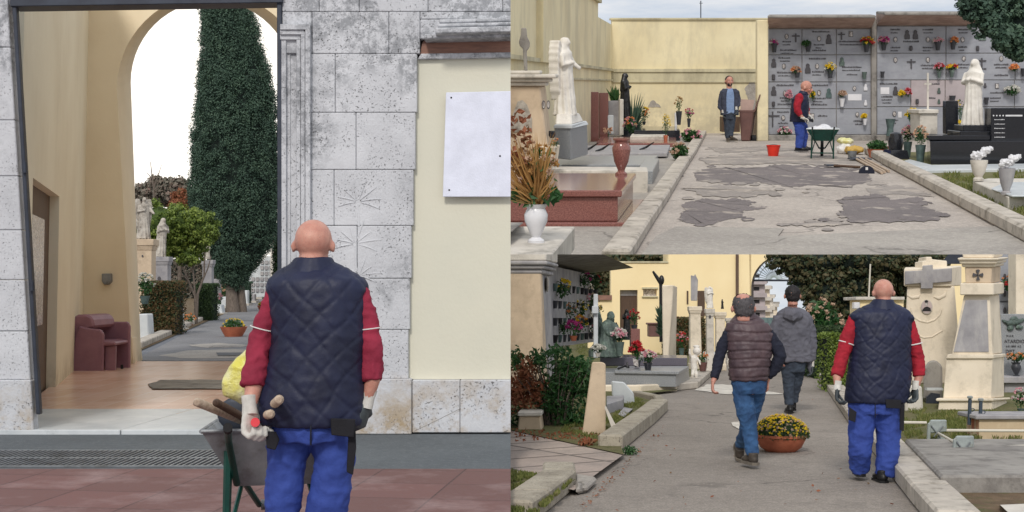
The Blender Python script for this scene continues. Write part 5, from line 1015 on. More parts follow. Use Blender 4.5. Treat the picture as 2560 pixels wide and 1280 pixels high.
g = P.G(2130, 396); kk = g.y/F; one(P, 'grey_bucket', 'small grey metal bucket in front of the yellow tub', 'bucket', MB().lathe([(9*kk, 0), (12*kk, 18*kk), (12.6*kk, 18*kk), (11*kk, 17*kk)], g, 18), 'galv', smooth=40)
for i, (lb, a, b_) in enumerate((('pale tool handle nearest the path, lying along the right kerb', (2142, 398), (2205, 432)), ('pale tool handle in the middle of the three by the kerb', (2150, 396), (2212, 430)), ('pale tool handle closest to the right kerb', (2165, 398), (2222, 428)), ('brown handle lying flat across the patched ground', (2085, 414), (2150, 418)))):
    p0, p1 = P.G(*a, .04), P.G(*b_, .03); t = Th(P, 'tool', lb, 'tool', p0, group='tools lying by the kerb'); t.part('handle', MB().tube([p0, p1], .024, 8), 'wood' if i < 3 else 'brown', smooth=50); t.part('blade', MB().box(p0.x-.12, p0.x+.12, p0.y, p0.y+.25, .03, .05), 'steel')
g = P.G(2168, 434); kk = g.y/F; t = Th(P, 'shovel_head', 'dark blue round shovel head standing on its edge near the tools', 'shovel', g); t.part('blade', MB().two([g+Vector((19*kk*math.cos(a), 0, 20*kk*math.sin(a))) for a in [math.pi*i/14 for i in range(15)]], [g+Vector((19*kk*math.cos(a)*.9, .12, 18*kk*math.sin(a))) for a in [math.pi*i/14 for i in range(15)]]), 'ink', smooth=30); t.part('label', MB().pbox(P, 2164, 418, 2170, 425, g.y-.006, .01), 'white')
# left side graves ------------------------------------------------------------------
# big red granite tomb
yA = P.dep(572); t = Th(P, 'granite_tomb', 'large polished red granite tomb in the left foreground', 'tomb', P.D(1430, 572, yA))
XR = P.D(1588, 560, yA).x; XL = -.6; yR = 0
def bx(z0, z1, xl, xr, ya, yb): return MB().box(xl, xr, ya, yb, z0, z1)
zt_ = P.D(1400, 476, yA).z; yT = yA+1.65
fr = lambda px: P.D(px, 560, yA).x
def hx3(za, zb, xf, xb, o): 
    a, b_ = P.G(xf, 572), P.G(xb, 433, zt_); a = Vector((fr(xf), yA-o, 0)); b_ = Vector((b_.x, b_.y+o, 0))
    return MB().hexa([(-.9, a.y, za), (a.x, a.y, za), (b_.x, b_.y, za), (-.9, b_.y, za), (-.9, a.y, zb), (a.x, a.y, zb), (b_.x, b_.y, zb), (-.9, b_.y, zb)])
t.part('plinth', hx3(0, .07, 1566, 1612, .05), 'redgran', bev=.01)
t.part('chest', hx3(.0701, zt_-.07, 1545, 1582, -.05), 'redgran', bev=.01); t.part('lid', hx3(zt_-.07, zt_, 1554, 1590, 0), 'redgran', bev=.012)
g = P.D(1554, 436, yA+2.6); g = P.G(1553, 438, zt_); kk = g.y/F
t = Th(P, 'granite_vase', 'empty red granite vase standing on the red tomb lid', 'vase', g); t.part('foot', MB().lathe([(15*kk, 0), (15*kk, 5*kk), (9*kk, 10*kk), (9*kk, 14*kk)], g, 24), 'redgran', smooth=35)
t.part('bowl', MB().lathe([(9*kk, 14*kk), (18*kk, 34*kk), (23*kk, 62*kk), (23*kk, 70*kk), (17*kk, 80*kk), (18*kk, 85*kk), (21.5*kk, 88*kk), (21.5*kk, 93*kk), (15*kk, 93*kk), (13*kk, 80*kk)], g, 28), 'redgran', smooth=35)
# marble slab with white vase bottom-left
za = .3; one(P, 'marble_grave', 'pinkish white marble grave slab in the lower left corner', 'grave', MB().two([P.G(a, b_, za) for a, b_ in ((1150, 640), (1376, 640), (1437, 566), (1180, 566))], [P.G(a, b_, za)-Vector((0, 0, .2)) for a, b_ in ((1150, 640), (1376, 640), (1437, 566), (1180, 566))]), 'marblew', bev=.01)
one(P, 'tomb_step', 'grey stone ledge behind the white vase', 'ledge', MB().two([P.G(a, b_, za+.1) for a, b_ in ((1150, 600), (1276, 582), (1310, 556), (1150, 556))], [P.G(a, b_, za+.003) for a, b_ in ((1150, 600), (1276, 582), (1310, 556), (1150, 556))]), 'conc', bev=.01)
g = P.G(1340, 606, za); kk = g.y/F
t = bouquet(P, 'tall dry ochre grasses and flowers in the white glazed vase, lower left', g, 110*kk, 250*kk, ['ldry', 'fpale'], vase='wvase', vh=98*kk, vr=30*kk, shape='urn', n=34, br=.03, nl=110)
gr = MB(); lg = MB()
for _ in range(330):
    a = g+Vector((random.uniform(-.04, .04), random.uniform(-.04, .04), 95*kk)); e_ = a+Vector((random.uniform(-95, 55)*kk, random.uniform(-.2, .1), random.uniform(20, 190)*kk)); gr.blade(a, e_, .012, random.uniform(-.1, .3))
for _ in range(70):
    a = g+Vector((0, 0, 95*kk)); lg.leaf(a+Vector((random.uniform(-60, 60)*kk, random.uniform(-.1, .1), random.uniform(4, 40)*kk)), .09, .5)
t.part('dry_grass', gr, 'ldry'); t.part('leaves', lg, 'lgreen')
rd = MB()
for _ in range(90): rd.leaf(g+Vector((random.uniform(-70, -15)*kk, random.uniform(-.1, .1), random.uniform(170, 330)*kk)), .06, .7)
t.part('red_leaves', rd, 'lrust')
# pedestal with stone cross, far left
dk = 17.5; t = Th(P, 'cross_monument', 'broad ochre stone monument crowned by a celtic cross, far left', 'monument', P.D(1330, 430, dk))
t.part('shaft', MB().hexa([P.D(1200, 436, dk), P.D(1378, 436, dk), P.D(1388, 430, dk+1.2), P.D(1200, 430, dk+1.2), P.D(1200, 215, dk), P.D(1350, 215, dk), P.D(1364, 214, dk+1.2), P.D(1200, 214, dk+1.2)]), 'orange', bev=.02)
for a, b_, x1, o in ((215, 205, 1366, 0), (205, 196, 1376, .05), (196, 186, 1390, .1), (186, 177, 1350, 0)): t.part('cornice', MB().hexa([P.D(1190, a, dk-o-.05), P.D(x1, a, dk-o-.05), P.D(x1+6, a-1, dk+1.25+o), P.D(1190, a-1, dk+1.25+o), P.D(1190, b_, dk-o-.05), P.D(x1, b_, dk-o-.05), P.D(x1+6, b_-1, dk+1.25+o), P.D(1190, b_-1, dk+1.25+o)]), 'marblew', bev=.015)
cr2 = [(1310, 177), (1319, 177), (1317, 128), (1324, 118), (1325, 106), (1318, 92), (1316, 70), (1303, 70), (1302, 88), (1297, 104), (1299, 114), (1307, 122)]
t.part('cross', MB().two([P.D(a, b_, dk+.5) for a, b_ in cr2], [P.D(a, b_, dk+.66) for a, b_ in cr2]), 'conc', bev=.01)
o_ = t.part('niche_recess', MB().two([P.D(a, b_, dk-.02) for a, b_ in ((1276, 330), (1330, 330), (1330, 296), (1318, 262), (1306, 250), (1294, 254), (1282, 285))], [P.D(a, b_, dk) for a, b_ in ((1276, 330), (1330, 330), (1330, 296), (1318, 262), (1306, 250), (1294, 254), (1282, 285))]), 'oldstat')
for cx_ in (1359, 1371): t.part('portrait_frame', oval(P, cx_, 262, 4.5, 11, dk, .03), 'letter'); t.part('portrait', oval(P, cx_, 262, 3.2, 8.5, dk, .034), 'photo')
t.part('ledge', MB().hexa([P.D(1338, 400, dk-.5), P.D(1380, 400, dk-.5), P.D(1395, 398, dk), P.D(1330, 398, dk), P.D(1336, 370, dk-.5), P.D(1384, 368, dk-.5), P.D(1400, 362, dk), P.D(1330, 366, dk)]), 'cream', bev=.01)
stand('small dried posy in a dark cup on the stone ledge', 1388, 376, 26, 28, ['foran', 'fpale'], dep_y=470, vh=8, vr=6) if 0 else bouquet(P, 'small dried posy on the stone ledge beside the cross monument', P.D(1386, 378, dk-.3), .15, .17, ['foran', 'fpale'], vh=.04, vr=.03, n=12)
one(P, 'black_jar', 'small black jar near the white angel pedestal', 'jar', MB().lathe([(.03, 0), (.05, .04), (.045, .1), (.02, .1)], P.D(1380, 345, dk+.2), 14), 'blkgran', smooth=40)
# white angel
da = 19.5; t = Th(P, 'angel_pedestal', 'grey and white marble pedestal under the tall white angel', 'monument', P.D(1425, 392, da))
t.part('block', MB().hexa([P.D(1386, 395, da), P.D(1428, 400, da), P.D(1470, 386, da+1), P.D(1400, 386, da+1), P.D(1386, 320, da), P.D(1427, 322, da), P.D(1468, 312, da+1), P.D(1400, 312, da+1)]), 'grygran', bev=.01); t.part('cap', MB().hexa([P.D(1383, 321, da-.04), P.D(1430, 322, da-.04), P.D(1472, 312, da+1.05), P.D(1396, 312, da+1.05), P.D(1385, 312, da-.04), P.D(1430, 312, da-.04), P.D(1466, 302, da+1.05), P.D(1398, 302, da+1.05)]), 'marble', bev=.01)
t.part('plinth', MB().hexa([P.D(1388, 312, da+.1), P.D(1430, 312, da+.1), P.D(1460, 304, da+.9), P.D(1400, 304, da+.9), P.D(1390, 285, da+.2), P.D(1428, 285, da+.2), P.D(1448, 282, da+.8), P.D(1402, 282, da+.8)]), 'statue', bev=.02)
statue(P, 'tall white marble angel with folded wings, face turned right', P.D(1412, 287, da+.5), 196*da/F, 'statue', R_(66), wings=True, name='angel_statue', arms='one')
# red slabs, blue stone etc
def slabs(lb, x0, x1, y0, y1, yd, th, mt, cat='gravestone', name='gravestone', bev=.012, group=None):
    d = P.dep(yd); return one(P, name, lb, cat, MB().pbox(P, x0, y0, x1, y1, d, th), mt, bev=bev, group=group)
slabs('tall upright red granite gravestone left of the blue-grey stone', 1468, 1497, 230, 357, 357, .5, 'redgran'); slabs('thin dark red granite slab leaning behind the tall red gravestone', 1498, 1521, 232, 345, 350, .2, 'redgran')
slabs('rounded blue-grey marble gravestone behind the white frame', 1521, 1548, 252, 338, 346, .3, 'greystone'); slabs('white marble edge slab right of the blue-grey gravestone', 1549, 1559, 248, 338, 347, .4, 'marblew'); slabs('small upright white marble frame before the blue-grey stone', 1517, 1534, 288, 335, 350, .15, 'marble')
d_ = P.dep(345); statue(P, 'dark bronze veiled madonna statue near the courtyard corner', P.D(1562, 292, d_), 108*d_/F, 'bronze', R_(70), name='madonna_statue')
slabs('black granite plinth under the dark madonna', 1555, 1582, 290, 345, 345, .5, 'blkgran'); one(P, 'fern', 'spiky dark green fern leaves right of the dark madonna', 'plant', (lambda b: [b.blade(P.D(1580, 335, d_), P.D(1580+random.uniform(-5, 34), random.uniform(225, 320), d_+random.uniform(-.3, .3)), .05, .1) for _ in range(60)] and b)(MB()), 'lcyp')
one(P, 'leafy_plant', 'pointed green leaves sprouting above the blue-grey gravestone', 'plant', (lambda b: [b.blade(P.D(1535+random.uniform(-6, 10), 255, d_+.2), P.D(1520+random.uniform(-6, 36), random.uniform(208, 240), d_+.2), .08, .1) for _ in range(16)] and b)(MB()), 'lgreen')
stand('yellow and orange flowers behind the black tomb', 1610, 312, 28, 46, ['fyel', 'foran'], dep_y=344, vh=8, n=30); stand('salmon dried flowers between white frame and black tomb', 1575, 350, 34, 56, ['foran', 'fpale', 'fpink'], dep_y=352, vh=16, vr=6, n=36); stand('peach roses low in front of the dark red slab', 1520, 345, 20, 30, ['fpeach'], dep_y=352, vh=3, n=6, br=.07)
stand('bright yellow flowers in a tall glass vase at the end of the tombs', 1664, 362, 22, 76, ['fyel'], dep_y=364, vh=24, vr=6, vase='terra', n=30); stand('tall dried ochre stems in a dark vase near the back wall', 1697, 312, 22, 70, ['ldry'], dep_y=345, vh=34, vr=8, n=20); stand('dark red flowers in a slim vase near the back wall', 1722, 318, 24, 46, ['fred', 'fmag'], dep_y=343, vh=22, vr=5, n=20)
stand('round dark green potted shrub with whitish buds by the left kerb', 1698, 405, 46, 46, ['fpale'], dep_y=405, vh=5, vr=14, n=26, nl=600, name='potted_shrub'); stand('low green shrub with pink flowers by the far left kerb', 1728, 358, 52, 34, ['fpink'], dep_y=358, n=12, nl=500, name='potted_shrub')
# black tomb, red ledge etc
def tomb(lb, px, zt, zb, mt, name='grave', bev=.01):   # px outline of the top at height zt
    return one(P, name, lb, 'grave', MB().two([P.G(a, b_, zt) for a, b_ in px], [P.G(a, b_, zt)*1+Vector((0, 0, zb-zt)) for a, b_ in px]), mt, bev=bev)
tomb('low black granite tomb before the dark madonna', [(1585, 326), (1700, 326), (1695, 316), (1590, 316)], .3, 0, 'blkgran'); tomb('white marble border in front of the black tomb', [(1575, 341), (1672, 341), (1665, 334), (1580, 334)], .2, 0, 'marblew'); tomb('low red granite ledge behind the red vase', [(1490, 358), (1690, 358), (1690, 342), (1500, 342)], .12, 0, 'redgran')
tomb('grey stone grave with bronze ornaments behind the red vase', [(1400, 386), (1668, 382), (1675, 362), (1440, 364)], .14, .06, 'greystone'); tomb('wide grey granite grave slab, second behind the red tomb', [(1390, 412), (1622, 412), (1645, 388), (1400, 390)], .2, .0, 'grygran'); tomb('long white marble grave edge right behind the red tomb', [(1375, 425), (1620, 428), (1618, 418), (1380, 416)], .32, .0, 'marblew')
tomb('speckled grey grave foot beside the left kerb', [(1590, 428), (1632, 428), (1648, 396), (1612, 396)], .22, .0, 'grygran')
g = P.G(1685, 341); one(P, 'white_cross_post', 'slim white post on the graves before the back wall', 'post', MB().pbox(P, 1687, 282, 1693, 343, g.y, .1), 'wvase', bev=.01)
for i, (a, b_) in enumerate(((1460, 376), (1490, 378), (1600, 374))):
    p = P.G(a, b_, .145); one(P, 'bronze_ornament', ('small bronze ornament at the left end of the grey grave', 'small bronze ornament in the middle of the grey grave', 'small bronze ornament right of the red vase')[i], 'ornament', MB().tube([p, p+Vector((.15, .2, .04)), p+Vector((.3, .1, .15))], [.02, .025, .01], 6), 'bronze')
one(P, 'white_spire', 'pale stone point behind the red granite slabs', 'monument', MB().taper(tuple(P.G(1460, 352)), .35, .2, .03, .03, 1.05), 'marblew')
# right side -------------------------------------------------------------------
g = P.G(2192, 394); kk = g.y/F; t = Th(P, 'flower_pot', 'terracotta pot of low green plants behind the right kerb', 'planter', g); t.part('pot', MB().lathe([(18*kk, 0), (24*kk, 22*kk), (25*kk, 22*kk), (22*kk, 18*kk)], g, 20), 'terra', smooth=40); t.part('plants', MB().cloud(g+Vector((0, 0, 30*kk)), (26*kk, .2, 14*kk), 500, .07, .2), 'lgreen')
one(P, 'round_planter', 'dark red round tub beside the terracotta pot', 'planter', MB().lathe([(.1, 0), (.16, .1), (.16, .22), (.13, .22)], P.G(2207, 392), 18), 'redgran', smooth=40)
yk = P.dep(418); t = Th(P, 'black_tomb', 'long polished black granite tomb on the right', 'tomb', P.D(2440, 418, yk))
t.part('chest', MB().hexa([P.D(2327, 418, yk), P.D(2640, 416, yk), P.D(2640, 404, yk+1.6), P.D(2318, 404, yk+1.6), P.D(2325, 354, yk), P.D(2640, 352, yk), P.D(2640, 344, yk+1.6), P.D(2317, 346, yk+1.6)]), 'blkgran', bev=.008); t.part('ledge', MB().hexa([P.D(2316, 350, yk+.5), P.D(2475, 350, yk+.5), P.D(2475, 346, yk+1.6), P.D(2312, 346, yk+1.6), P.D(2315, 339, yk+.5), P.D(2475, 339, yk+.5), P.D(2475, 336, yk+1.6), P.D(2312, 336, yk+1.6)]), 'blkgran', bev=.008)
yh = yk+.5; hs = t.part('headstone', MB().pbox(P, 2478, 270, 2640, 352, yh, .35), 'blkgran', bev=.01); b = MB()
for r_ in range(5): strokes(b, P, 2486, 2512, 300+r_*11, yh-.001, 2.2, .005)
for x_ in (2484, 2492, 2500, 2508): b.add(oval(P, x_, 289, 2, 2, yh, .01, 8).v, oval(P, x_, 289, 2, 2, yh, .01, 8).f)
b.pbox(P, 2514, 287, 2556, 291, yh-.008, .006); t.part('inscription', b, 'wvase', parent=hs)
t.part('stepped_plinth', MB().pbox(P, 2408, 313, 2472, 328, yh+.2, .5), 'blkgran', bev=.01); t.part('stepped_plinth', MB().pbox(P, 2400, 328, 2476, 342, yh+.1, .7), 'blkgran', bev=.01)
statue(P, 'white veiled madonna statue with folded hands on the black tomb', P.D(2431, 313, yh+.45), 164*(yh+.45)/F, 'statue', R_(-50), name='madonna_statue')
one(P, 'black_bookstone', 'upright black granite slab behind the yellow rose', 'gravestone', MB().pbox(P, 2365, 252, 2396, 335, yh+1.2, .2), 'blkgran', bev=.01)
t = Th(P, 'white_cross_pedestal', 'white marble pedestal carrying a slim tall cross', 'monument', P.D(2322, 335, yh+1)); yq2 = yh+.9
t.part('block', MB().pbox(P, 2300, 282, 2344, 336, yq2, .6), 'marblew', bev=.01); t.part('cap', MB().pbox(P, 2297, 274, 2347, 284, yq2-.05, .7), 'marblew', bev=.01); t.part('cross', cross(P, 2320, 182, 274, yq2+.3, 2.2, .1, .3), 'marblew')
for lb, px, py, h in (('dark vase-shaped black monument left of the green vases', 2238, 402, 64), ): g = P.G(px, py); kk = g.y/F; tt = Th(P, 'black_urn', lb, 'monument', g); tt.part('block', MB().taper(tuple(g), 26*kk, .3, 20*kk, .25, 28*kk), 'blkgran', bev=.01); tt.part('urn', MB().lathe([(16*kk, 0), (19*kk, 20*kk), (14*kk, 40*kk), (8*kk, 44*kk)], g+Vector((0, 0, 28*kk)), 20), 'blkgran', smooth=40)
one(P, 'dark_green_vase', 'slim dark green vase at the foot of the pilaster bouquet', 'vase', MB().lathe([(.1, 0), (.08, .2), (.13, .45), (.09, .45)], P.D(2225, 340, P.dep(352)), 16), 'gvase', smooth=40)
tomb('white marble border slab under the green vases', [(2250, 404), (2315, 425), (2640, 420), (2640, 408), (2330, 412), (2275, 398)], .1, .03, 'marble')
tomb('low concrete and marble grave in the lower right', [(2432, 452), (2520, 492), (2640, 492), (2640, 446), (2470, 446)], .2, .04, 'marblew')
tomb('pinkish upper slab of the lower right grave', [(2478, 470), (2530, 488), (2640, 488), (2640, 452), (2510, 456)], .23, .204, 'marble')
for lb, px, py, rp, hp, dy in (('stone urn with white stone lilies standing farther left', 2446, 452, 21, 52, 454), ('stone urn with white stone lilies nearest the right edge', 2515, 486, 20, 66, 488)):
    g = P.D(px, py, P.G(px, dy, .2).y); kk = g.y/F; tt = Th(P, 'lily_urn', lb, 'vase', g, group='stone urns with lilies')
    tt.part('urn', MB().lathe([(rp*.6*kk, 0), (rp*.6*kk, 6*kk), (rp*.4*kk, 9*kk), (rp*.75*kk, hp*.45*kk), (rp*kk, hp*.9*kk), (rp*kk, hp*kk), (rp*.8*kk, hp*kk)], g, 22), 'marblew' if px < 2500 else 'greystone', smooth=40)
    for i_, (ox, oz, r_) in enumerate(((-13, 12, 11), (8, 20, 12), (19, 26, 9), (-3, 8, 8))): 
        c_ = g+Vector((ox*kk, -.03, (hp+oz)*kk)); b = MB().ell(c_, (r_*kk*.8, r_*kk*.7, r_*kk)); 
        tt.part('lily', blob(b.ell(c_+Vector((r_*.6*kk, -r_*.5*kk, r_*.4*kk)), r_*kk*.6), r_*kk*.16, 1, wr(30, r_*kk*.5, i_)), 'wvase')
# pine over the corner
dp_ = 26; kk = dp_/F; rr_ = lambda px, py, rx, rz, o=0: (P.D(px, py, dp_+o), (rx*kk, rx*kk, rz*kk)); bs = P.D(2680, 380, dp_); bs.z = 0
tree(P, 'dark rounded pine crown hanging over the upper right corner', bs, [([bs, P.D(2670, 250, dp_), P.D(2640, 60, dp_)], [.3, .25, .15])], [rr_(2490, 20, 66, 50), rr_(2540, 70, 62, 54), rr_(2450, -10, 50, 44), rr_(2560, 0, 70, 60), rr_(2475, 62, 38, 34, -.3), rr_(2600, 100, 60, 50), rr_(2520, 96, 34, 28, -.4), rr_(2550, 120, 34, 24, -.3), rr_(2440, 20, 34, 30, -.3), rr_(2420, -30, 34, 34)], 'lcyp', .09, 2.2, 'pine_tree', core=.8, lo=.75)
one(P, 'roof_antenna', 'thin antenna pole above the back wall', 'antenna', MB().tube([P.D(1752, 60, 50), P.D(1752, 2, 50)], .02, 6).tube([P.D(1748, 8, 50), P.D(1757, 8, 50)], .01, 5), 'steel')
# people
y0 = P.dep(355)
def coatx(x):
    return x
sp = dict(feet=(1826, 355), head=(1823, 203, 13.2, 8, 0), neck=[(1823, 212), (1823, 224)], neckr=[6, 7], vox=.011, eyes=True, hair=('hairb', 'full'), beard=True,
  torso=[(1824, 221, 8, .06), (1824, 225, 16, .09), (1824, 231, 22, .11), (1824, 245, 21, .12), (1824, 262, 18.5, .12), (1825, 276, 18.5, .12), (1825, 284, 18, .12)],
  arms=[dict(p=[(1806, 232), (1801, 250), (1799, 268, -.03), (1805, 276, -.08)], r=[6.5, 6, 5.2, 4.5], w=(1807, 280, -.1), wr=2.6, d=(.1, -.1, -1), n=(1, -.2, 0), curl=.4, t=-1, g='gloveg'), dict(p=[(1842, 232), (1846, 248), (1846, 262, -.05), (1841, 268, -.12)], r=[6.5, 6, 5.2, 4.5], w=(1841, 272, -.13), wr=2.6, d=(.05, -.1, -1), n=(-1, -.2, 0), curl=.5, t=1, g='gloveg')],
  hips=[(1824, 278, 16.5, .12), (1824, 290, 16, .12), (1824, 298, 15, .11)], legs=[dict(p=[(1817, 290), (1818, 318), (1819, 345)], r=[9, 7.5, 5.8]), dict(p=[(1831, 290), (1829, 318), (1827, 340, -.03)], r=[9, 7.5, 5.8])],
  shoes=[(1820, 352, 0, -4, 0), (1831, 351, -.05, 30, 0)], shoe='shoe', pants='dkjean', vest=('ltblue', wr(12, .01)), shirt='jacket')
t = person(P, y0, 'dark-haired bearded man in open slate jacket, jeans and gloves facing the camera', sp)
jk = MB()
for s in (-1, 1):
    cx = 1824+s*14; Q = lambda a, b_, o=0: P.D(a, b_, y0+o)
    jk.loft([(Q(1824+s*10, 222, .01), 7*y0/F, .1), (Q(1824+s*14, 229, 0), 9.5*y0/F, .13), (Q(1824+s*15, 245, 0), 8.5*y0/F, .14), (Q(1824+s*14.5, 265), 8*y0/F, .14), (Q(1824+s*15, 288), 7.5*y0/F, .145)], 16)
jk.loft([(Q(1824, 222, .05), 16*y0/F, .06), (Q(1824, 245, .06), 20*y0/F, .09), (Q(1824, 288, .06), 20*y0/F, .09)], 16)
t.part('jacket', blob(jk, .014, 2, wr(12, .012)), 'jacket')
y0 = P.dep(380)
sp = dict(feet=(2000, 380), head=(2016, 219, 17, 62, 14), neck=[(2011, 228), (2005, 240)], neckr=[9, 10], vox=.011, eyes=True, hair=None, skin='skin',
  torso=[(2006, 233, 9, .07), (2003, 239, 15, .13), (2000, 248, 20, .19), (2000, 262, 21, .2), (1999, 278, 21.5, .2), (1997, 294, 21, .19), (1995, 304, 20.5, .18)],
  collar=([(2010, 228), (2008, 236)], [10, 13]), shoulders=[],
  arms=[dict(p=[(1998, 244, -.19), (1993, 262, -.24), (1994, 276, -.26), (2001, 288, -.27)], r=[10, 9, 8.5, 6.5], w=(2008, 295, -.28), wr=3.4, d=(.8, -.1, -.35), n=(0, -.3, -1), curl=.7, t=1, g='glovew', s=1.1), dict(p=[(2008, 244, .17), (2014, 262, .17), (2018, 278, .1)], r=[9, 8, 7], w=(2024, 290, 0), wr=3.2, d=(.7, -.2, -.5), n=(0, 0, -1), curl=.7, t=-1, g='glovew')],
  hips=[(1998, 296, 18, .15), (2000, 308, 17, .15), (2002, 316, 16, .14)], legs=[dict(p=[(1998, 312, -.09), (2000, 340, -.1), (1997, 370, -.1)], r=[13, 10.5, 9]), dict(p=[(2007, 312, .09), (2010, 340, .08), (2007, 368, .1)], r=[12.5, 10, 8.5])],
  shoes=[(1997, 376, -.1, 82, 0), (2007, 374, .1, 70, 0)], shoe='shoeb', pants='blue', vest=('navy', quilt(.008, .11)), shirt='red')
person(P, y0, 'bald worker in navy vest and red sleeves, seen from the side, looking down', sp)
one(P, 'trowel', 'small dark pan held in the bald worker\'s gloved hands', 'tool', MB().hexa([P.D(2016, 302, y0-.3), P.D(2033, 306, y0-.3), P.D(2034, 306, y0-.05), P.D(2017, 302, y0-.05), P.D(2017, 294, y0-.3), P.D(2034, 298, y0-.3), P.D(2035, 298, y0-.05), P.D(2018, 294, y0-.05)]), 'blkgran', bev=.01)
# ================================================================ LOWER RIGHT: cemetery lane
P = PB
def q(x, y, d): return P.D(x, y, d)
def G(a, b_, z=0): return P.G(a, b_, z)
struct(P, 'lane', MB().add([(-30, 3, 0), (200, 3, 0), (200, 13.4, 0), (-30, 13.4, 0)], [(0, 1, 2, 3)]), 'asph2'); struct(P, 'lane', MB().add([(-30, 13.4, 0), (200, 13.4, 0), (200, 500, 0), (-30, 500, 0)], [(0, 1, 2, 3)]), 'asph2')
struct(P, 'left_plot_ground', MB().gpoly(P, [(1100, 1290), (1280, 1290), (1440, 1198), (1360, 1188), (1100, 1160)], .09), 'lawn')
struct(P, 'paving', MB().gpoly(P, [(1180, 1178), (1435, 1225), (1562, 1134), (1275, 1072), (1150, 1060)], .05), 'slab')
struct(P, 'grass_plot', MB().gpoly(P, [(1275, 1074), (1560, 1136), (1550, 1110), (1668, 1014), (1600, 992), (1470, 980), (1200, 985)], .06), 'lawn')
struct(P, 'far_lawn', MB().gpoly(P, [(1000, 985), (1600, 985), (1690, 975), (1800, 905), (1880, 850), (1900, 812), (1000, 812)], .05), 'lawn')
struct(P, 'right_plot_ground', MB().gpoly(P, [(2050, 895), (2090, 950), (2250, 1105), (2440, 1290), (3300, 1290), (2700, 870)], .06), 'lawn')
struct(P, 'bare_soil', MB().gpoly(P, [(2360, 1190), (2440, 1290), (3000, 1290), (2800, 1190)], .066), 'dirt')
struct(P, 'white_patch', MB().gpoly(P, wob([(1735, 975), (1770, 960), (1830, 962), (1960, 985), (1820, 986)], 2), .01), 'marblew')
struct(P, 'white_patch', MB().gpoly(P, wob([(1828, 1058), (1850, 1050), (1870, 1060), (1850, 1072)], 3), .01), 'marblew')
def kerbs(lb, pts, w_=.2, h_=.12, side=-1, mt='kerb2'): return one(P, 'kerb', lb, 'kerb', strip(MB(), [G(*p) for p in pts], w_, h_, side=side), mt, bev=.02)
kerbs('rough granite kerb in the lower left corner', [(1330, 1310), (1372, 1280), (1440, 1222), (1437, 1200)], .28, .16, -1)
kerbs('broken granite kerb edging the grass plot beside the lane', [(1556, 1130), (1600, 1092), (1640, 1058), (1670, 1028)], .26, .18, -1); kerbs('thin curved kerb closing the far end of the grass plot', [(1670, 1026), (1655, 1006), (1600, 994)], .15, .12, -1)
kerbs('low kerb on the left of the lane, running back to the monuments', [(1690, 978), (1745, 972), (1790, 930), (1845, 872), (1880, 835)], .3, .14, -1, 'kerb'); kerbs('low pale wall under the speckled granite tomb', [(1500, 985), (1600, 985), (1695, 979)], .2, .16, -1, 'cream')
kerbs('concrete kerb in the right foreground beside the worker', [(2238, 1108), (2250, 1128), (2300, 1180), (2380, 1262), (2460, 1340)], .3, .16, 1, 'kerb'); kerbs('pale kerb on the right of the lane, running back to the arch', [(2180, 1060), (2100, 968), (2040, 900), (1990, 858), (1950, 828)], .3, .14, -1, 'kerb')
one(P, 'white_paving_chunk', 'broken white concrete corner at the end of the pinkish paving', 'concrete', MB().two([G(a, b_, .07) for a, b_ in ((1440, 1218), (1470, 1212), (1492, 1192), (1435, 1182))], [G(a, b_, .07)-Vector((0, 0, .06)) for a, b_ in ((1440, 1218), (1470, 1212), (1492, 1192), (1435, 1182))]), 'patchc', bev=.02)
one(P, 'grass', 'short grass in the lower left corner behind the rough kerb', 'grass', blades(MB(), P, [(1276, 1290), (1340, 1290), (1430, 1205), (1276, 1180)], 5000, .035, .09), 'lgrass', kind='stuff')
one(P, 'grass', 'short grass of the plot inside the broken granite kerb', 'grass', blades(MB(), P, [(1545, 1110), (1660, 1018), (1600, 998), (1480, 990), (1400, 1080)], 5000, .04, .06), 'lgrass', kind='stuff')
one(P, 'grass', 'dry grass strip between the right monuments and the concrete slab', 'grass', blades(MB(), P, [(2200, 1000), (2270, 1100), (2600, 1100), (2600, 1030), (2350, 1030)], 6000, .05, .06), 'lgrass', kind='stuff')
one(P, 'grass', 'far grass between the left niches and the gatehouse', 'grass', blades(MB(), P, [(1440, 890), (1650, 890), (1650, 850), (1440, 850)], 3000, .08, .05), 'lgrass', kind='stuff')
lt = MB()
for _ in range(420):
    k = random.random()
    if k < .5: x_, y_ = 2240+random.uniform(-30, 160), 0; y_ = 1110+(x_-2240)*.95+random.uniform(-4, 34); x_ -= 10
    elif k < .75: x_, y_ = random.uniform(1450, 1660), 0; y_ = 1145-(x_-1560)*.95+random.uniform(8, 34)
    else: x_, y_ = random.uniform(1500, 2400), random.uniform(960, 1275)
    lt.leafn(G(x_, y_, .016), random.uniform(.015, .045), .6, Vector((0, 0, 1)))
one(P, 'leaf_litter', 'scattered dry leaves and grit on the lane', 'litter', lt, 'lrust', kind='stuff')
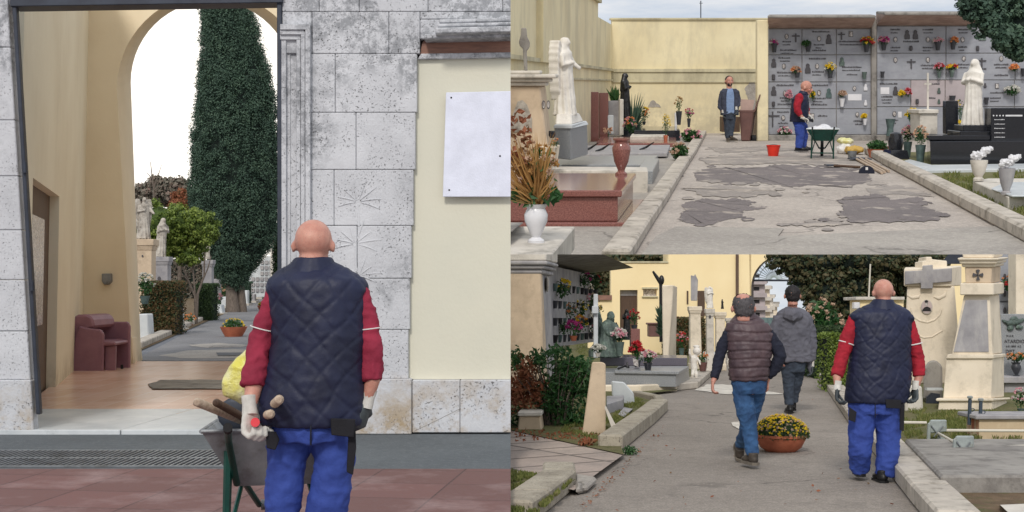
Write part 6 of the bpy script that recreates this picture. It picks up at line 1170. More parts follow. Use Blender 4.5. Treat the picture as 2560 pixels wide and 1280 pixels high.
# building with the arch
db = 45; pl_ = P.D(1700, 880, db).z
t = Th(P, 'gatehouse', 'cream yellow gatehouse with a round archway seen from inside the cemetery', 'building', Vector((q(1700, 800, db).x, db, 0)))
bp = lambda x0, y0, x1, y1, d=db, th=.5: MB().pbox(P, x0, y0, x1, y1, d, th)
DX = (1550, 1594, 725, 836); WX = (1608, 1642, 722, 740)
t.part('wall', MB().pbox(P, 1527, 657, DX[0], 930, db, .5), 'ybuild'); t.part('wall', bp(DX[0], 657, DX[1], DX[2]), 'ybuild'); t.part('wall', bp(DX[1], 657, WX[0], 930), 'ybuild'); t.part('wall', bp(WX[0], 657, WX[1], WX[2]), 'ybuild'); t.part('wall', bp(WX[0], WX[3], WX[1], 930), 'ybuild'); t.part('wall', bp(WX[1], 657, 1671, 930), 'ybuild'); t.part('wall', bp(DX[0], DX[3], DX[1], 930), 'ybuild')
t.part('coping', bp(1526, 653, 1671, 657, db-.05, .6), 'moulding')
dr = t.part('door', bp(DX[0], DX[2], DX[1], DX[3], db+.25, .08), 'brown'); t.part('fanlight', bp(DX[0]+1, DX[2]+1, DX[1]-1, 739, db+.22, .03), 'greystone', parent=dr)
fr_ = t.part('window', bp(WX[0], WX[2], WX[1], WX[3], db+.2, .06), 'photo'); t.part('sill', bp(WX[0]-3, WX[3], WX[1]+3, WX[3]+3, db-.08, .1), 'moulding', parent=fr_); t.part('lintel', bp(WX[0]-3, 718, WX[1]+3, WX[2], db-.06, .06), 'moulding', parent=fr_)
# taller part with arch
cx_, cy_, rx_, ry_ = 1962, 718, 84, 82; b = MB(); n = 22
arc = [(cx_-rx_, 960)]+[(cx_-rx_*math.cos(math.pi*k/n), cy_-ry_*math.sin(math.pi*k/n)) for k in range(n+1)]+[(cx_+rx_, 960)]
A = [q(x, y, db) for x, y in arc]; B = [q(x+(6 if x < cx_ else -2), y, db+1.6) for x, y in arc]
for yy, f in ((db, A), (db+1.6, B)):
    n0 = len(b.v); b.v += f; tt_ = [Vector((p.x, yy, q(0, 560, db).z)) for p in f]; b.v += tt_
    b.f += [(n0+i, n0+i+1, n0+len(f)+i+1, n0+len(f)+i) for i in range(len(f)-1)]
t.part('arch_wall', b, 'ybuild')
so_ = MB(); k_ = len(A); so_.add(A+B, [(i, i+1, k_+i+1, k_+i) for i in range(k_-1)]); t.part('arch_reveal', so_, 'brown')
t.part('wall', bp(1671, 560, 1878, 960, db, 1.6), 'ybuild'); t.part('wall', bp(2046, 560, 2900, 960, db, 1.6), 'ybuild')
t.part('drainpipe', MB().tube([q(1843, 600, db-.08), q(1843, 930, db-.08)], .055, 8), 'brown', smooth=40); t.part('side_door', bp(1744, 727, 1762, 790, db-.04, .05), 'brown'); t.part('slit_window', bp(1717, 727, 1721, 760, db-.04, .05), 'brown')
# ironwork fan in the arch
t = Th(P, 'iron_fanlight', 'pale iron sunburst grille filling the top of the archway', 'grille', q(1925, 701, db+.8)); b = MB(); c0 = (1935, 700)
b.tube([q(1884, 701, db+.8), q(1998, 701, db+.8)], .035, 6); t.part('bar', b, 'steel'); b = MB()
for k in range(19):
    a = math.pi*k/18; L_ = 56; b.tube([q(c0[0]+6*math.cos(a), c0[1]-6*math.sin(a), db+.8), q(c0[0]+min(L_, 52)*math.cos(a), c0[1]-L_*math.sin(a), db+.8)], .011, 4)
for r_ in (20, 38, 50): b.tube([q(c0[0]+r_*math.cos(math.pi*k/18), c0[1]-r_*math.sin(math.pi*k/18), db+.8) for k in range(19)], .011, 4)
t.part('rays', b, m.setdefault('palegreen', flat('pale_green_iron', C(190, 204, 204), .5)))
# street beyond
for i, (lb, x0, x1, yt_, d, mt, nf) in enumerate((('pinkish apartment block nearest behind the archway', 1884, 1912, 708, 56, 'nichep', 5), ('pale grey apartment block second along the street beyond the arch', 1908, 1924, 722, 60, 'cream', 5), ('third beige block far along the street beyond the arch', 1921, 1932, 742, 64, 'marblew', 4), ('farthest small block at the end of the street', 1930, 1942, 760, 68, 'cream', 3))):
    tt = Th(P, 'apartment_block', lb, 'building', Vector((q(x0, 700, d).x, d, 0)), group='houses in the street beyond the arch'); zt = q(x0, yt_, d).z; xa, xb = q(x0, 700, d).x-3*(i == 0), q(x1, 700, d).x
    tt.part('wall', MB().box(xa, xb, d, d+6, 0, zt), mt); tt.part('roof', MB().box(xa-.1, xb+.1, d-.15, d+6.1, zt, zt+.12), 'conc')
    for f_ in range(nf):
        z_ = .5+f_*zt/nf
        tt.part('balcony', MB().box(xb-.7, xb+.04, d-.25, d+.0, z_, z_+.18), 'nichep' if i == 0 else 'marblew'); tt.part('window', MB().box(xb-.7, xb-.25, d-.02, d+.1, z_+.3, z_+zt/nf*.8), 'dark'); tt.part('window', MB().box(xb-1.3, xb-1.0, d-.02, d+.1, z_+.3, z_+zt/nf*.8), 'dark')
dcar = 53; t = Th(P, 'parked_car', 'pale car parked in the street, seen through the arch', 'car', q(1922, 812, dcar)); t.base = t.base
cc = q(1924, 806, dcar); t.part('body', MB().box(cc.x-.8, cc.x+.8, dcar, dcar+3.6, .25, .8), 'galv', bev=.12); t.part('cabin', MB().taper((cc.x, dcar+1.6, .8), .72, 1.2, .55, .8, .5), 'gvase', bev=.06)
for s in (-1, 1):
    for o in (.7, 2.9): t.part('wheel', MB().tube([(cc.x+s*.7, dcar+o, .3), (cc.x+s*.82, dcar+o, .3)], .3, 14), 'rubber', smooth=40)
# trees behind
def rr(px, py, rx, rz, d, o=0): k_ = d/F; return (q(px, py, d+o), (rx*k_, rx*k_, rz*k_))
dt = 50; bs = Vector((q(1400, 700, dt).x, dt, 0)); tree(P, 'dark pine behind the left burial niches and low gatehouse wing', bs, [([bs, q(1480, 640, dt)], [.3, .2])], [rr(1500, 670, 44, 60, dt), rr(1460, 650, 60, 40, dt), rr(1560, 646, 60, 26, dt), rr(1620, 645, 60, 24, dt), rr(1520, 720, 26, 40, dt), rr(1680, 630, 40, 40, dt+3)], 'lpine', .2, 2.2, 'pine_tree', core=.75)
t = Th(P, 'boundary_wall', 'short yellow wall with tiled coping between niches and gatehouse', 'wall', q(1505, 850, 43)); t.part('wall', MB().pbox(P, 1470, 748, 1530, 870, 43, .3), 'ybuild'); t.part('coping', MB().pbox(P, 1470, 738, 1530, 750, 42.9, .5), 'rust')
d3 = 33; bs = Vector((q(2160, 700, d3).x, d3, 0))
tree(P, 'huge dark rounded tree overhanging the lane behind the worker', bs, [([bs, q(2165, 800, d3), q(2150, 700, d3)], [.4, .34, .25])], [rr(*a, d3, random.uniform(-.6, .3)) for a in ((1990, 655, 60, 36), (2050, 660, 70, 50), (2130, 650, 70, 50), (2200, 650, 70, 60), (2020, 700, 44, 44), (2080, 730, 70, 56), (2150, 720, 70, 60), (2040, 745, 34, 34), (2110, 775, 60, 44), (2180, 770, 60, 54), (2230, 700, 60, 70), (2140, 810, 44, 34), (1965, 640, 40, 24), (2240, 790, 40, 50), (2020, 640, 60, 30), (2290, 650, 70, 40))], 'lpine', .11, 2.0, 'spreading_tree', core=.8)
bouquet(P, 'tall pale yellowish shrub behind the grey hooded man', Vector((q(2055, 800, 30).x, 30, 0)), 1.1, 1.75, ['fpale'], vh=0, n=60, nl=900, name='oleander_shrub', br=.06)
hedge(P, 'long green hedge on the right of the lane behind the hooded man', q(2035, 800, 29).x, q(2120, 800, 29).x, 29, 30.5, 0, q(2050, 820, 29).z, 'lhedge', 5000, .07)
hedge(P, 'low leafy bush with pink flowers nearer on the right of the lane', q(2072, 800, 24).x, q(2115, 800, 24).x, 24, 25, 0, q(2072, 840, 24).z, 'lbright', 2600, .07, name='leafy_bush')
one(P, 'terracotta_pot', 'brick red pot by the right kerb near the bush', 'pot', MB().lathe([(.1, 0), (.15, .3), (.12, .3)], G(2072, 912), 16), 'terra', smooth=40)
one(P, 'white_figurine', 'tiny white ornament beside the brick red pot', 'ornament', MB().lathe([(.06, 0), (.08, .1), (.05, .2), (.02, .26)], G(2056, 905), 12), 'statue', smooth=40)
# left niches (receding)
W0, W1 = 26, 34
def W(u, v, o=0):  # u 0..1 along, v 0..1 down
    xt, yt_, yb2 = 1368+(1484-1368)*u, 662+(688-662)*u, 864+(850-864)*u; d = W0+(W1-W0)*u; p = P.D(xt, yt_+(yb2-yt_)*v, d); return p+Vector((o, -o*.25, 0))
t = Th(P, 'columbarium', 'receding wall of white burial niches crowded with vases and flowers, left', 'tomb', W(.5, 1)); 
t.part('wall', MB().two([W(-.3, 0), W(1, 0), W(1, 1.03), W(-.3, 1.03)], [W(-.3, 0, -1.5), W(1, 0, -1.5), W(1, 1.03, -1.5), W(-.3, 1.03, -1.5)]), 'greystone')
t.part('roof', MB().hexa([W(-.3, -.02, -1.5), W(-.3, -.05, .0)+Vector((0, 0, 0)), W(1.04, -.05, .0), W(1.04, -.02, -1.5), W(-.3, -.02, -1.5)+Vector((0, 0, .2)), W(-.3, 0, 1.0)+Vector((0, 0, .25)), W(1.04, 0, 1.0)+Vector((0, 0, .2)), W(1.04, -.02, -1.5)+Vector((0, 0, .2))]), 'conc')
for r_ in range(4):
    for c_ in range(5):
        u0, u1, v0, v1 = c_/5+.01, (c_+1)/5-.01, .13+r_*.215, .13+(r_+1)*.215-.02
        s = t.part('grave_plaque', MB().two([W(u0, v0, .03), W(u1, v0, .03), W(u1, v1, .03), W(u0, v1, .03)], [W(u0, v0, .003), W(u1, v0, .003), W(u1, v1, .003), W(u0, v1, .003)]), 'marble')
        b = MB()
        for k in range(3): 
            uu = u0+(u1-u0)*random.uniform(.1, .7); vv = v0+(v1-v0)*random.uniform(.1, .6); b.two([W(uu, vv, .06), W(uu+.03, vv, .06), W(uu+.03, vv+.05, .06), W(uu, vv+.05, .06)], [W(uu, vv, .032), W(uu+.03, vv, .032), W(uu+.03, vv+.05, .032), W(uu, vv+.05, .032)])
        t.part('portraits', b, 'letter', parent=s)
        for uu in (u0+.03, u1-.05): p = W(uu, v1, .12); t.part('wall_vase', MB().lathe([(.04, 0), (.07, .16), (.05, .16)], p, 10), random.choice(('dvase', 'gvase', 'dark')), parent=s, smooth=40)
for lb, u, v, w_, cols in (('yellow roses at the left end of the second niche row', .1, .38, .45, ['fyel']), ('dark pink flowers in the top niche row, middle', .62, .2, .4, ['fmag', 'lcyp']), ('deep red flowers high on the far niches', .85, .2, .4, ['fred', 'lcyp']), ('purple and green posy in the second niche row', .8, .45, .35, ['fpink', 'fpale']), ('yellow and white posy in the third niche row', .55, .6, .42, ['fyel', 'fwhite']), ('small orange posy in the third niche row', .3, .62, .35, ['foran', 'fwhite']), ('cream flowers at the far end of the third niche row', .9, .62, .38, ['fwhite', 'fyel']), ('rust and yellow posy in the lowest niche row', .5, .82, .42, ['foran', 'fyel']), ('dark green and mauve posy on the lowest far niche', .85, .86, .4, ['fpink', 'lcyp']), ('white posy on the lowest near niche', .15, .84, .35, ['fwhite'])):
    bouquet(P, lb, W(u, v+.04, .2), w_, w_*.9, cols, vh=0, n=20, name='niche_flowers', group='flowers on the left niches')
bouquet(P, 'bright magenta bouquet on the step below the left niches', q(1434, 852, 26), .34, .4, ['fmag'], vase='terra', vh=.1, n=40, nl=60)
# left pillar
dpil = 21.5; t = Th(P, 'tomb_pillar', 'massive ochre stone tomb pillar, its shaded side coloured grey, with moulded cornice, far left', 'monument', Vector((q(1320, 900, dpil).x, dpil, 0)))
t.part('front_face', MB().hexa([q(1150, 1000, dpil), q(1362, 1000, dpil), q(1372, 990, dpil+.4), q(1150, 990, dpil+.4), q(1150, 682, dpil), q(1352, 682, dpil), q(1356, 684, dpil+.4), q(1150, 684, dpil+.4)]), 'orange', bev=.02)
t.part('side_face', MB().hexa([q(1356, 990, dpil+.1), q(1390, 985, dpil+1.6), q(1380, 985, dpil+1.7), q(1340, 990, dpil+.3), q(1348, 684, dpil+.1), q(1374, 690, dpil+1.6), q(1366, 690, dpil+1.7), q(1340, 684, dpil+.3)]), 'greystone')  # side face coloured grey for the shade on that side
for a, b_, x1, o in ((684, 672, 1356, .02), (672, 662, 1362, .08), (662, 652, 1368, .14), (652, 620, 1366, .1)): t.part('cornice', MB().hexa([q(1140, a, dpil-o), q(x1, a, dpil-o), q(x1+28, a+6, dpil+1.7), q(1140, a, dpil+1.7), q(1140, b_, dpil-o), q(x1, b_, dpil-o), q(x1+28, b_+8, dpil+1.7), q(1140, b_, dpil+1.7)]), 'marblew' if a < 660 else 'greystone', bev=.02)
b = MB(); c_ = q(1368, 710, dpil+.9); t.part('carved_wreath', MB().ell(c_, (.03, .18, .14)), 'oldstat', smooth=60)
# white cross + bronze kneeling angel + granite tomb
dg = P.dep(982); t = Th(P, 'granite_tomb', 'speckled grey granite tomb under the kneeling bronze angel', 'tomb', q(1610, 982, dg))
t.part('chest', MB().hexa([q(1500, 966, dg), q(1690, 968, dg), q(1725, 955, dg+2.2), q(1500, 955, dg+2.2), q(1500, 930, dg), q(1690, 934, dg), q(1722, 922, dg+2.2), q(1500, 920, dg+2.2)]), 'grygran', bev=.01)
t.part('lid', MB().hexa([q(1536, 934, dg-.05), q(1698, 937, dg-.05), q(1722, 922, dg+2), q(1545, 922, dg+2), q(1536, 926, dg-.05), q(1698, 929, dg-.05), q(1722, 915, dg+2), q(1545, 915, dg+2)]), 'grygran', bev=.01)
t.part('kerb_frame', MB().hexa([q(1500, 915, dg+2.3), q(1718, 915, dg+2.3), q(1718, 908, dg+3.2), q(1500, 908, dg+3.2), q(1500, 893, dg+2.3), q(1718, 895, dg+2.3), q(1718, 888, dg+3.2), q(1500, 886, dg+3.2)]), m.setdefault('mauve', granite('mauve_grey_granite', C(110, 106, 116), C(92, 88, 98), C(70, 68, 76), .2)), bev=.01)
statue(P, 'verdigris bronze angel kneeling on the granite tomb, bent over a vase', q(1512, 892, dg+2.2), 118*(dg+2.2)/F, 'verd', R_(0), kneel=True, wings=True, name='angel_statue')
bouquet(P, 'pink and mauve hydrangeas in a bronze jar before the kneeling angel', q(1549, 890, dg+2.0), .31, .52, ['fpink', 'fwhite'], vase='verd', vh=.28, vr=.1, n=34, br=.06)
t = Th(P, 'white_cross', 'slim white marble cross beside the kneeling bronze angel', 'cross', q(1491, 890, dg+1.6)); t.part('upright', MB().pbox(P, 1484, 735, 1495, 895, dg+1.6, .09), 'marble', bev=.01); t.part('arm', MB().hexa([q(1480, 784, dg+1.5), q(1496, 784, dg+1.5), q(1496, 784, dg+2), q(1480, 784, dg+2), q(1480, 765, dg+1.5), q(1496, 765, dg+1.5), q(1496, 765, dg+2), q(1480, 765, dg+2)]), 'marble', bev=.01)
bouquet(P, 'white chrysanthemums at the foot of the white cross', q(1495, 892, dg+1.2), .27, .22, ['fwhite'], vase='marblew', vh=.08, vr=.06, n=34, br=.045)
bouquet(P, 'red begonias with green leaves on the granite tomb', q(1593, 918, dg+1.0), .28, .45, ['fred'], vase='dvase', vh=.12, vr=.08, n=30, br=.06, nl=220)
bouquet(P, 'whitish flowers in a round dark pot on the granite lid', q(1620, 925, dg+.3), .3, .35, ['fwhite', 'fpink'], vase='blkgran', vh=.14, vr=.09, n=36, br=.04)
one(P, 'bronze_ornament', 'small black bronze ornament lying on the granite lid', 'ornament', MB().tube([q(1545, 922, dg), q(1562, 915, dg+.1), q(1572, 918, dg)], .02, 6).tube([q(1568, 920, dg), q(1568, 905, dg+.05)], .015, 6), 'bronze')
one(P, 'photo_stand', 'small tilted portrait plate beside the dark pot', 'portrait', MB().hexa([q(1584, 912, dg+.6), q(1596, 918, dg+.5), q(1597, 918, dg+.55), q(1585, 912, dg+.65), q(1582, 895, dg+.7), q(1594, 900, dg+.6), q(1595, 900, dg+.65), q(1583, 895, dg+.75)]), 'photo')
one(P, 'red_gravestone', 'red granite gravestone behind the red begonias', 'gravestone', MB().pbox(P, 1577, 822, 1600, 880, dg+4, .3), 'redgran', bev=.01)
statue(P, 'small dark bronze bust in front of the gatehouse door', q(1567, 836, dg+6), 62*(dg+6)/F, 'bronze', 0, name='bronze_bust'); one(P, 'bust_base', 'low dark stone base under the small bronze bust', 'base', MB().pbox(P, 1558, 826, 1590, 850, dg+6.1, .4), 'blkgran')
bouquet(P, 'tall red flowers beside the bronze bust', q(1586, 830, dg+5.5), .3, .5, ['fred'], vase='dvase', vh=.16, n=20)
statue(P, 'tiny dark veiled figure behind the pink hydrangeas', q(1541, 836, dg+4), 30*(dg+4)/F, 'bronze', 0, name='small_statue')
one(P, 'brown_bin', 'brown bin standing against the gatehouse wall', 'bin', MB().pbox(P, 1623, 812, 1650, 842, 40, .6).pbox(P, 1620, 807, 1653, 812, 39.95, .7), 'bin', bev=.02)
one(P, 'small_conifer', 'small dark layered conifer beside the white slab pillar', 'plant', (lambda b: [b.blade(q(1652, 840-i*2, 36), q(1652+random.uniform(-16, 12), 826-i*2.2+random.uniform(-4, 4), 36+random.uniform(-.2, .2)), .05, .05) for i in range(30) for _ in range(4)] and b)(MB()), 'lcyp')
one(P, 'white_slab_pillar', 'tall plain pale slab monument with dark side left of the hedge', 'monument', MB().hexa([q(1657, 905, 30), q(1670, 905, 30), q(1690, 890, 31.5), q(1662, 890, 31.5), q(1655, 713, 30), q(1684, 713, 30), q(1693, 716, 31.5), q(1662, 716, 31.5)]), 'cream', bev=.02)
t = Th(P, 'lamp_post', 'dark lamp post with an angled arm beside the slab pillar', 'street lamp', q(1653, 850, 37)); t.part('pole', MB().tube([q(1653, 855, 37), q(1652, 708, 37)], .05, 8), 'bronze', smooth=40); t.part('arm', MB().tube([q(1652, 708, 37), q(1640, 690, 37), q(1632, 678, 37)], [.06, .05, .03], 8), 'bronze', smooth=40); t.part('lamp_head', MB().ell(q(1654, 700, 37), (.08, .08, .14)), 'bronze', smooth=60)
dh = P.dep(900); hedge(P, 'square clipped hedge behind the cherub statue', q(1667, 800, dh+3).x, q(1762, 800, dh+3).x, dh+3, dh+4.5, 0, q(1700, 797, dh+3).z, 'lred', 7000, .08)
bouquet(P, 'red and pink flowers with yellow leaves in front of the square hedge', q(1704, 893, dh+1.5), .45, .8, ['fred', 'fpink', 'foran'], vase='gvase', vh=.3, vr=.1, n=34)
# cherub
dch = P.dep(960); gch = q(1738, 950, dch); kk = dch/F; b = MB()
c = lambda x, y, o=0: q(x, y, dch+o)
b.ell(c(1742, 878), 10*kk, 14, 10); b.loft([(c(1737, 888), 5*kk, .04), (c(1735, 894), 9*kk, .06), (c(1734, 908), 8*kk, .06), (c(1735, 920), 9*kk, .07), (c(1735, 926), 8*kk, .06)], 14); b.tube([c(1733, 924, -.02), c(1731, 936, -.05), c(1730, 947)], [5*kk, 4.4*kk, 3.5*kk], 10); b.tube([c(1738, 924), c(1741, 936, -.02), c(1741, 947)], [5*kk, 4.4*kk, 3.5*kk], 10); b.tube([c(1742, 894), c(1748, 903, -.05), c(1751, 912, -.08)], [3.4*kk, 3*kk, 2.2*kk], 8); b.tube([c(1729, 894), c(1724, 884, -.05), c(1724, 872, -.05)], [3.4*kk, 3*kk, 2.2*kk], 8); b.ell(c(1741, 866, .03), (9*kk, 9*kk, 3*kk)); b.ell(c(1742, 880, -.08), 1.6*kk)
t = Th(P, 'cherub_statue', 'small cream cherub statue with one arm raised on a stone base', 'statue', c(1736, 962)); t.part('figure', blob(b, .012, 1), 'statue'); t.part('base', MB().lathe([(15*kk, 0), (15*kk, 6*kk), (9*kk, 14*kk)], c(1736, 960), 18), 'cream', smooth=40)
one(P, 'white_book_stone', 'pair of small white marble blocks beside the cherub base', 'stone', MB().pbox(P, 1697, 932, 1707, 950, dch-.1, .15).pbox(P, 1708, 930, 1718, 950, dch-.1, .15), 'marblew', bev=.008)
bouquet(P, 'dried flowers in a dark pot behind the cherub', q(1757, 928, dch+2.5), .28, .42, ['lrust' if 0 else 'foran'], vase='bin', vh=.2, vr=.11, n=16)
# monuments near the hedge
pedestal(P, 'stone monument with broken column top behind the square hedge', 1725, 1752, 766, 33, 'cream', 3, tab=None); one(P, 'broken_slab', 'upright grey inscribed slab on top of the monument behind the hedge', 'gravestone', MB().two([q(a, b_, 33.2) for a, b_ in ((1727, 752), (1743, 752), (1745, 700), (1738, 685), (1735, 690), (1727, 688))], [q(a, b_, 33.5) for a, b_ in ((1727, 752), (1743, 752), (1745, 700), (1738, 685), (1735, 690), (1727, 688))]), 'greystone', bev=.01)
pedestal(P, 'slender white column pedestal with round emblem carrying the small angel', 1766, 1784, 772, 30, 'marblew', 3, tab=[(1775, 792, 4)]); statue(P, 'small white winged angel on the slender column', q(1775, 770, 30.2), 54*30/F, 'statue', R_(30), wings=True, name='angel_statue')
pedestal(P, 'squat pinkish pedestal right of the slender white column', 1790, 1812, 780, 33, 'cream', 4); statue(P, 'tiny dark bronze bird-like figure on the squat pedestal', q(1806, 772, 33.3), 24*33/F, 'bronze', R_(60), name='small_statue')
pedestal(P, 'third small pale pedestal nearest the gatehouse drainpipe', 1818, 1834, 795, 36, 'marblew', 3)
for lb, x0, x1, y0_, y1_, mt in (('low white grave with glassy panel left of the navy sleeve', 1762, 1792, 880, 905, 'marble'), ('small cream grave behind the brown puffer vest', 1780, 1800, 850, 880, 'cream'), ('pale stone steps between hedge and lane', 1765, 1785, 905, 925, 'greystone')): one(P, 'gravestone', lb, 'gravestone', MB().pbox(P, x0, y0_, x1, y1_, P.dep(y1_), .4), mt, bev=.02)
# foreground left: stele, white stone, tiles
ds = P.dep(1100); one(P, 'stone_stele', 'narrow leaning stone stele beside the green shrub', 'gravestone', MB().two([q(a, b_, ds) for a, b_ in ((1454, 1096), (1514, 1096), (1514, 910), (1506, 905), (1480, 905))], [q(a, b_, ds+.22) for a, b_ in ((1454, 1096), (1514, 1096), (1514, 910), (1506, 905), (1480, 905))]), 'orange', bev=.012)
one(P, 'broken_marble', 'thin broken marble fragment leaning against the stele', 'stone', MB().two([q(a, b_, ds-.1) for a, b_ in ((1535, 1088), (1544, 1085), (1538, 1060), (1520, 1025), (1513, 1012), (1512, 1020))], [q(a, b_, ds-.03) for a, b_ in ((1535, 1088), (1544, 1085), (1538, 1060), (1520, 1025), (1513, 1012), (1512, 1020))]), 'marblew')
dw_ = P.dep(1018); one(P, 'white_rough_stone', 'rough white stone block with a sloping right side on the grass plot', 'stone', MB().two([q(a, b_, dw_) for a, b_ in ((1556, 1018), (1587, 1012), (1584, 982), (1560, 955), (1528, 952), (1530, 990), (1545, 1000))], [q(a, b_, dw_+.4) for a, b_ in ((1556, 1018), (1587, 1012), (1584, 982), (1560, 955), (1528, 952), (1530, 990), (1545, 1000))]), 'marble', bev=.02)
one(P, 'stone_step', 'grey stone step behind the stele', 'step', MB().two([G(a, b_, .2) for a, b_ in ((1516, 1010), (1558, 998), (1560, 988), (1516, 990))], [G(a, b_, .2)-Vector((0, 0, .15)) for a, b_ in ((1516, 1010), (1558, 998), (1560, 988), (1516, 990))]), 'greystone', bev=.01)
one(P, 'flat_slab', 'flat grey slab lying in the grass plot', 'stone', MB().two([G(a, b_, .09) for a, b_ in ((1545, 1036), (1560, 1042), (1582, 1022), (1560, 1018))], [G(a, b_, .02) for a, b_ in ((1545, 1036), (1560, 1042), (1582, 1022), (1560, 1018))]), 'greystone')
dpp = P.dep(1086); t = Th(P, 'stone_planter', 'chipped yellowish square planter under the shrub', 'planter', q(1325, 1086, dpp)); t.part('box', MB().hexa([q(1294, 1076, dpp), q(1356, 1086, dpp), q(1362, 1076, dpp+.5), q(1306, 1070, dpp+.5), q(1298, 1040, dpp), q(1350, 1040, dpp), q(1356, 1032, dpp+.5), q(1306, 1032, dpp+.5)]), 'orange', bev=.015); t.part('rim', MB().hexa([q(1294, 1041, dpp-.03), q(1354, 1041, dpp-.03), q(1360, 1032, dpp+.55), q(1302, 1032, dpp+.55), q(1294, 1030, dpp-.03), q(1354, 1030, dpp-.03), q(1360, 1022, dpp+.55), q(1302, 1022, dpp+.55)]), 'marblew', bev=.01)
# shrub
dsb = P.dep(1085)+.6; kk = dsb/F; S_ = lambda a, b_, o=0: q(a, b_, dsb+o); t = Th(P, 'rose_shrub', 'large straggly shrub, russet on the left and deep green on the right', 'shrub', Vector((S_(1420, 1000).x, dsb, 0)))
b = MB()
for _ in range(46):
    x_ = random.uniform(1285, 1480); b.tube([S_(x_*.3+1390*.7, 1090), S_((x_+1390)/2, 1000, random.uniform(-.2, .2)), S_(x_, random.uniform(872, 960), random.uniform(-.3, .3))], [.012, .009, .004], 5)
t.part('stems', b, 'trunk'); g1, g2_ = MB(), MB()
for (x_, y_, rx, rz, k_) in ((1420, 910, 50, 34, 0), (1460, 920, 34, 34, 0), (1400, 960, 60, 44, 0), (1450, 970, 40, 44, 0), (1400, 1020, 50, 44, 0), (1430, 1060, 50, 36, 0), (1370, 1000, 34, 40, 0), (1310, 930, 36, 50, 1), (1290, 900, 24, 34, 0), (1330, 980, 50, 50, 1), (1290, 990, 34, 50, 1), (1350, 900, 34, 34, 0), (1475, 960, 26, 40, 0), (1470, 1040, 24, 40, 0), (1390, 880, 40, 20, 0), (1300, 1040, 26, 30, 0)):
    (g2_ if k_ else g1).cloud(S_(x_, y_), (rx*kk, .35, rz*kk), int(260*rx*rz/1500), .075, .15, .42)
t.part('green_leaves', g1, 'lgreen'); t.part('russet_leaves', g2_, 'lrust')
g3 = MB()
for _ in range(240): g3.leaf(G(random.uniform(1276, 1560), random.uniform(1076, 1100), .07)+rv(.03), .05, .5)
t.part('fallen_leaves', g3, 'lrust')
one(P, 'fallen_red_leaves', 'small heap of red leaves at the foot of the stele', 'leaves', MB().cloud(G(1466, 1106, .09), (.12, .1, .04), 60, .06, .1), 'lrust')
one(P, 'weed_tuft', 'green weed tuft at the end of the broken kerb', 'weed', MB().cloud(G(1572, 1128, .04), (.1, .08, .06), 220, .03, .1), 'lgreen')
# right monuments
dm = P.dep(1010); t = Th(P, 'monument_with_cross', 'large cream monument with grey cross slab and oval portrait', 'monument', q(2330, 1010, dm))
ol = [(2256, 960), (2400, 960), (2398, 860), (2386, 715), (2268, 715), (2262, 860)]
t.part('body', MB().two([q(a, b_, dm) for a, b_ in ol], [q(a, b_, dm+.6) for a, b_ in ol]), 'cream', bev=.02); t.part('head_block', MB().hexa([q(2260, 716, dm-.05), q(2378, 716, dm-.05), q(2404, 714, dm+.7), q(2262, 714, dm+.7), q(2260, 672, dm-.05), q(2378, 668, dm-.05), q(2404, 664, dm+.7), q(2262, 668, dm+.7)]), 'cream', bev=.015)
t.part('crest', MB().pquad(P, [(2306, 674), (2368, 670), (2368, 652), (2330, 648), (2330, 642), (2315, 642), (2315, 652), (2306, 653)], dm+.1, .4), 'cream', bev=.012)
cs = [(2262, 712), (2302, 708), (2302, 722), (2332, 722), (2332, 708), (2380, 704), (2380, 670), (2332, 674), (2332, 662), (2306, 664), (2306, 676), (2262, 678)]
o = t.part('cross_slab', MB().two([q(a, b_, dm-.11) for a, b_ in cs], [q(a, b_, dm-.05) for a, b_ in cs]), 'greystone', bev=.01)
t.part('portrait_frame', oval(P, 2317, 767, 15, 18, dm, .03), 'marblew'); pf = t.part('portrait', oval(P, 2317, 767, 13, 16, dm, .036, 20), flat('sepia_portrait_ground', C(196, 180, 178), .25)); fp = MB(); fp.add(*(lambda o_: (o_.v, o_.f))(oval(P, 2316, 758, 4.2, 6, dm-.037, .004))); t.part('portrait_face', fp, 'photo', parent=pf)
bb2 = MB(); bb2.pquad(P, [(2305, 778), (2328, 778), (2326, 770), (2318, 766), (2312, 768), (2307, 773)], dm-.041, .004); bb2.add(*(lambda o_: (o_.v, o_.f))(oval(P, 2316, 753.5, 4.4, 3.4, dm-.041, .004))); t.part('portrait_suit', bb2, 'dark', parent=pf); t.part('ribbon_relief', MB().tube([q(a, b_, dm-.005) for a, b_ in ((2268, 738), (2280, 744), (2296, 742), (2300, 736))], [.01, .03, .03, .01], 8, .6).tube([q(a, b_, dm-.005) for a, b_ in ((2334, 742), (2346, 746), (2362, 738), (2366, 726))], [.01, .03, .03, .01], 8, .6).tube([q(a, b_, dm-.005) for a, b_ in ((2278, 770), (2284, 792), (2300, 802), (2318, 806), (2336, 800), (2350, 786), (2354, 770))], .016, 8, .6).tube([q(a, b_, dm-.005) for a, b_ in ((2286, 836), (2310, 844), (2330, 842), (2356, 826))], .014, 8, .6), 'cream', smooth=60)
one(P, 'rough_grey_stone', 'rounded rough grey stone in front of the cream monument', 'stone', MB().two([q(a, b_, dm-.5) for a, b_ in ((2308, 1000), (2356, 1000), (2356, 915), (2340, 900), (2322, 902), (2310, 920))], [q(a, b_, dm-.1) for a, b_ in ((2308, 1000), (2356, 1000), (2356, 915), (2340, 900), (2322, 902), (2310, 920))]), 'conc', bev=.03)
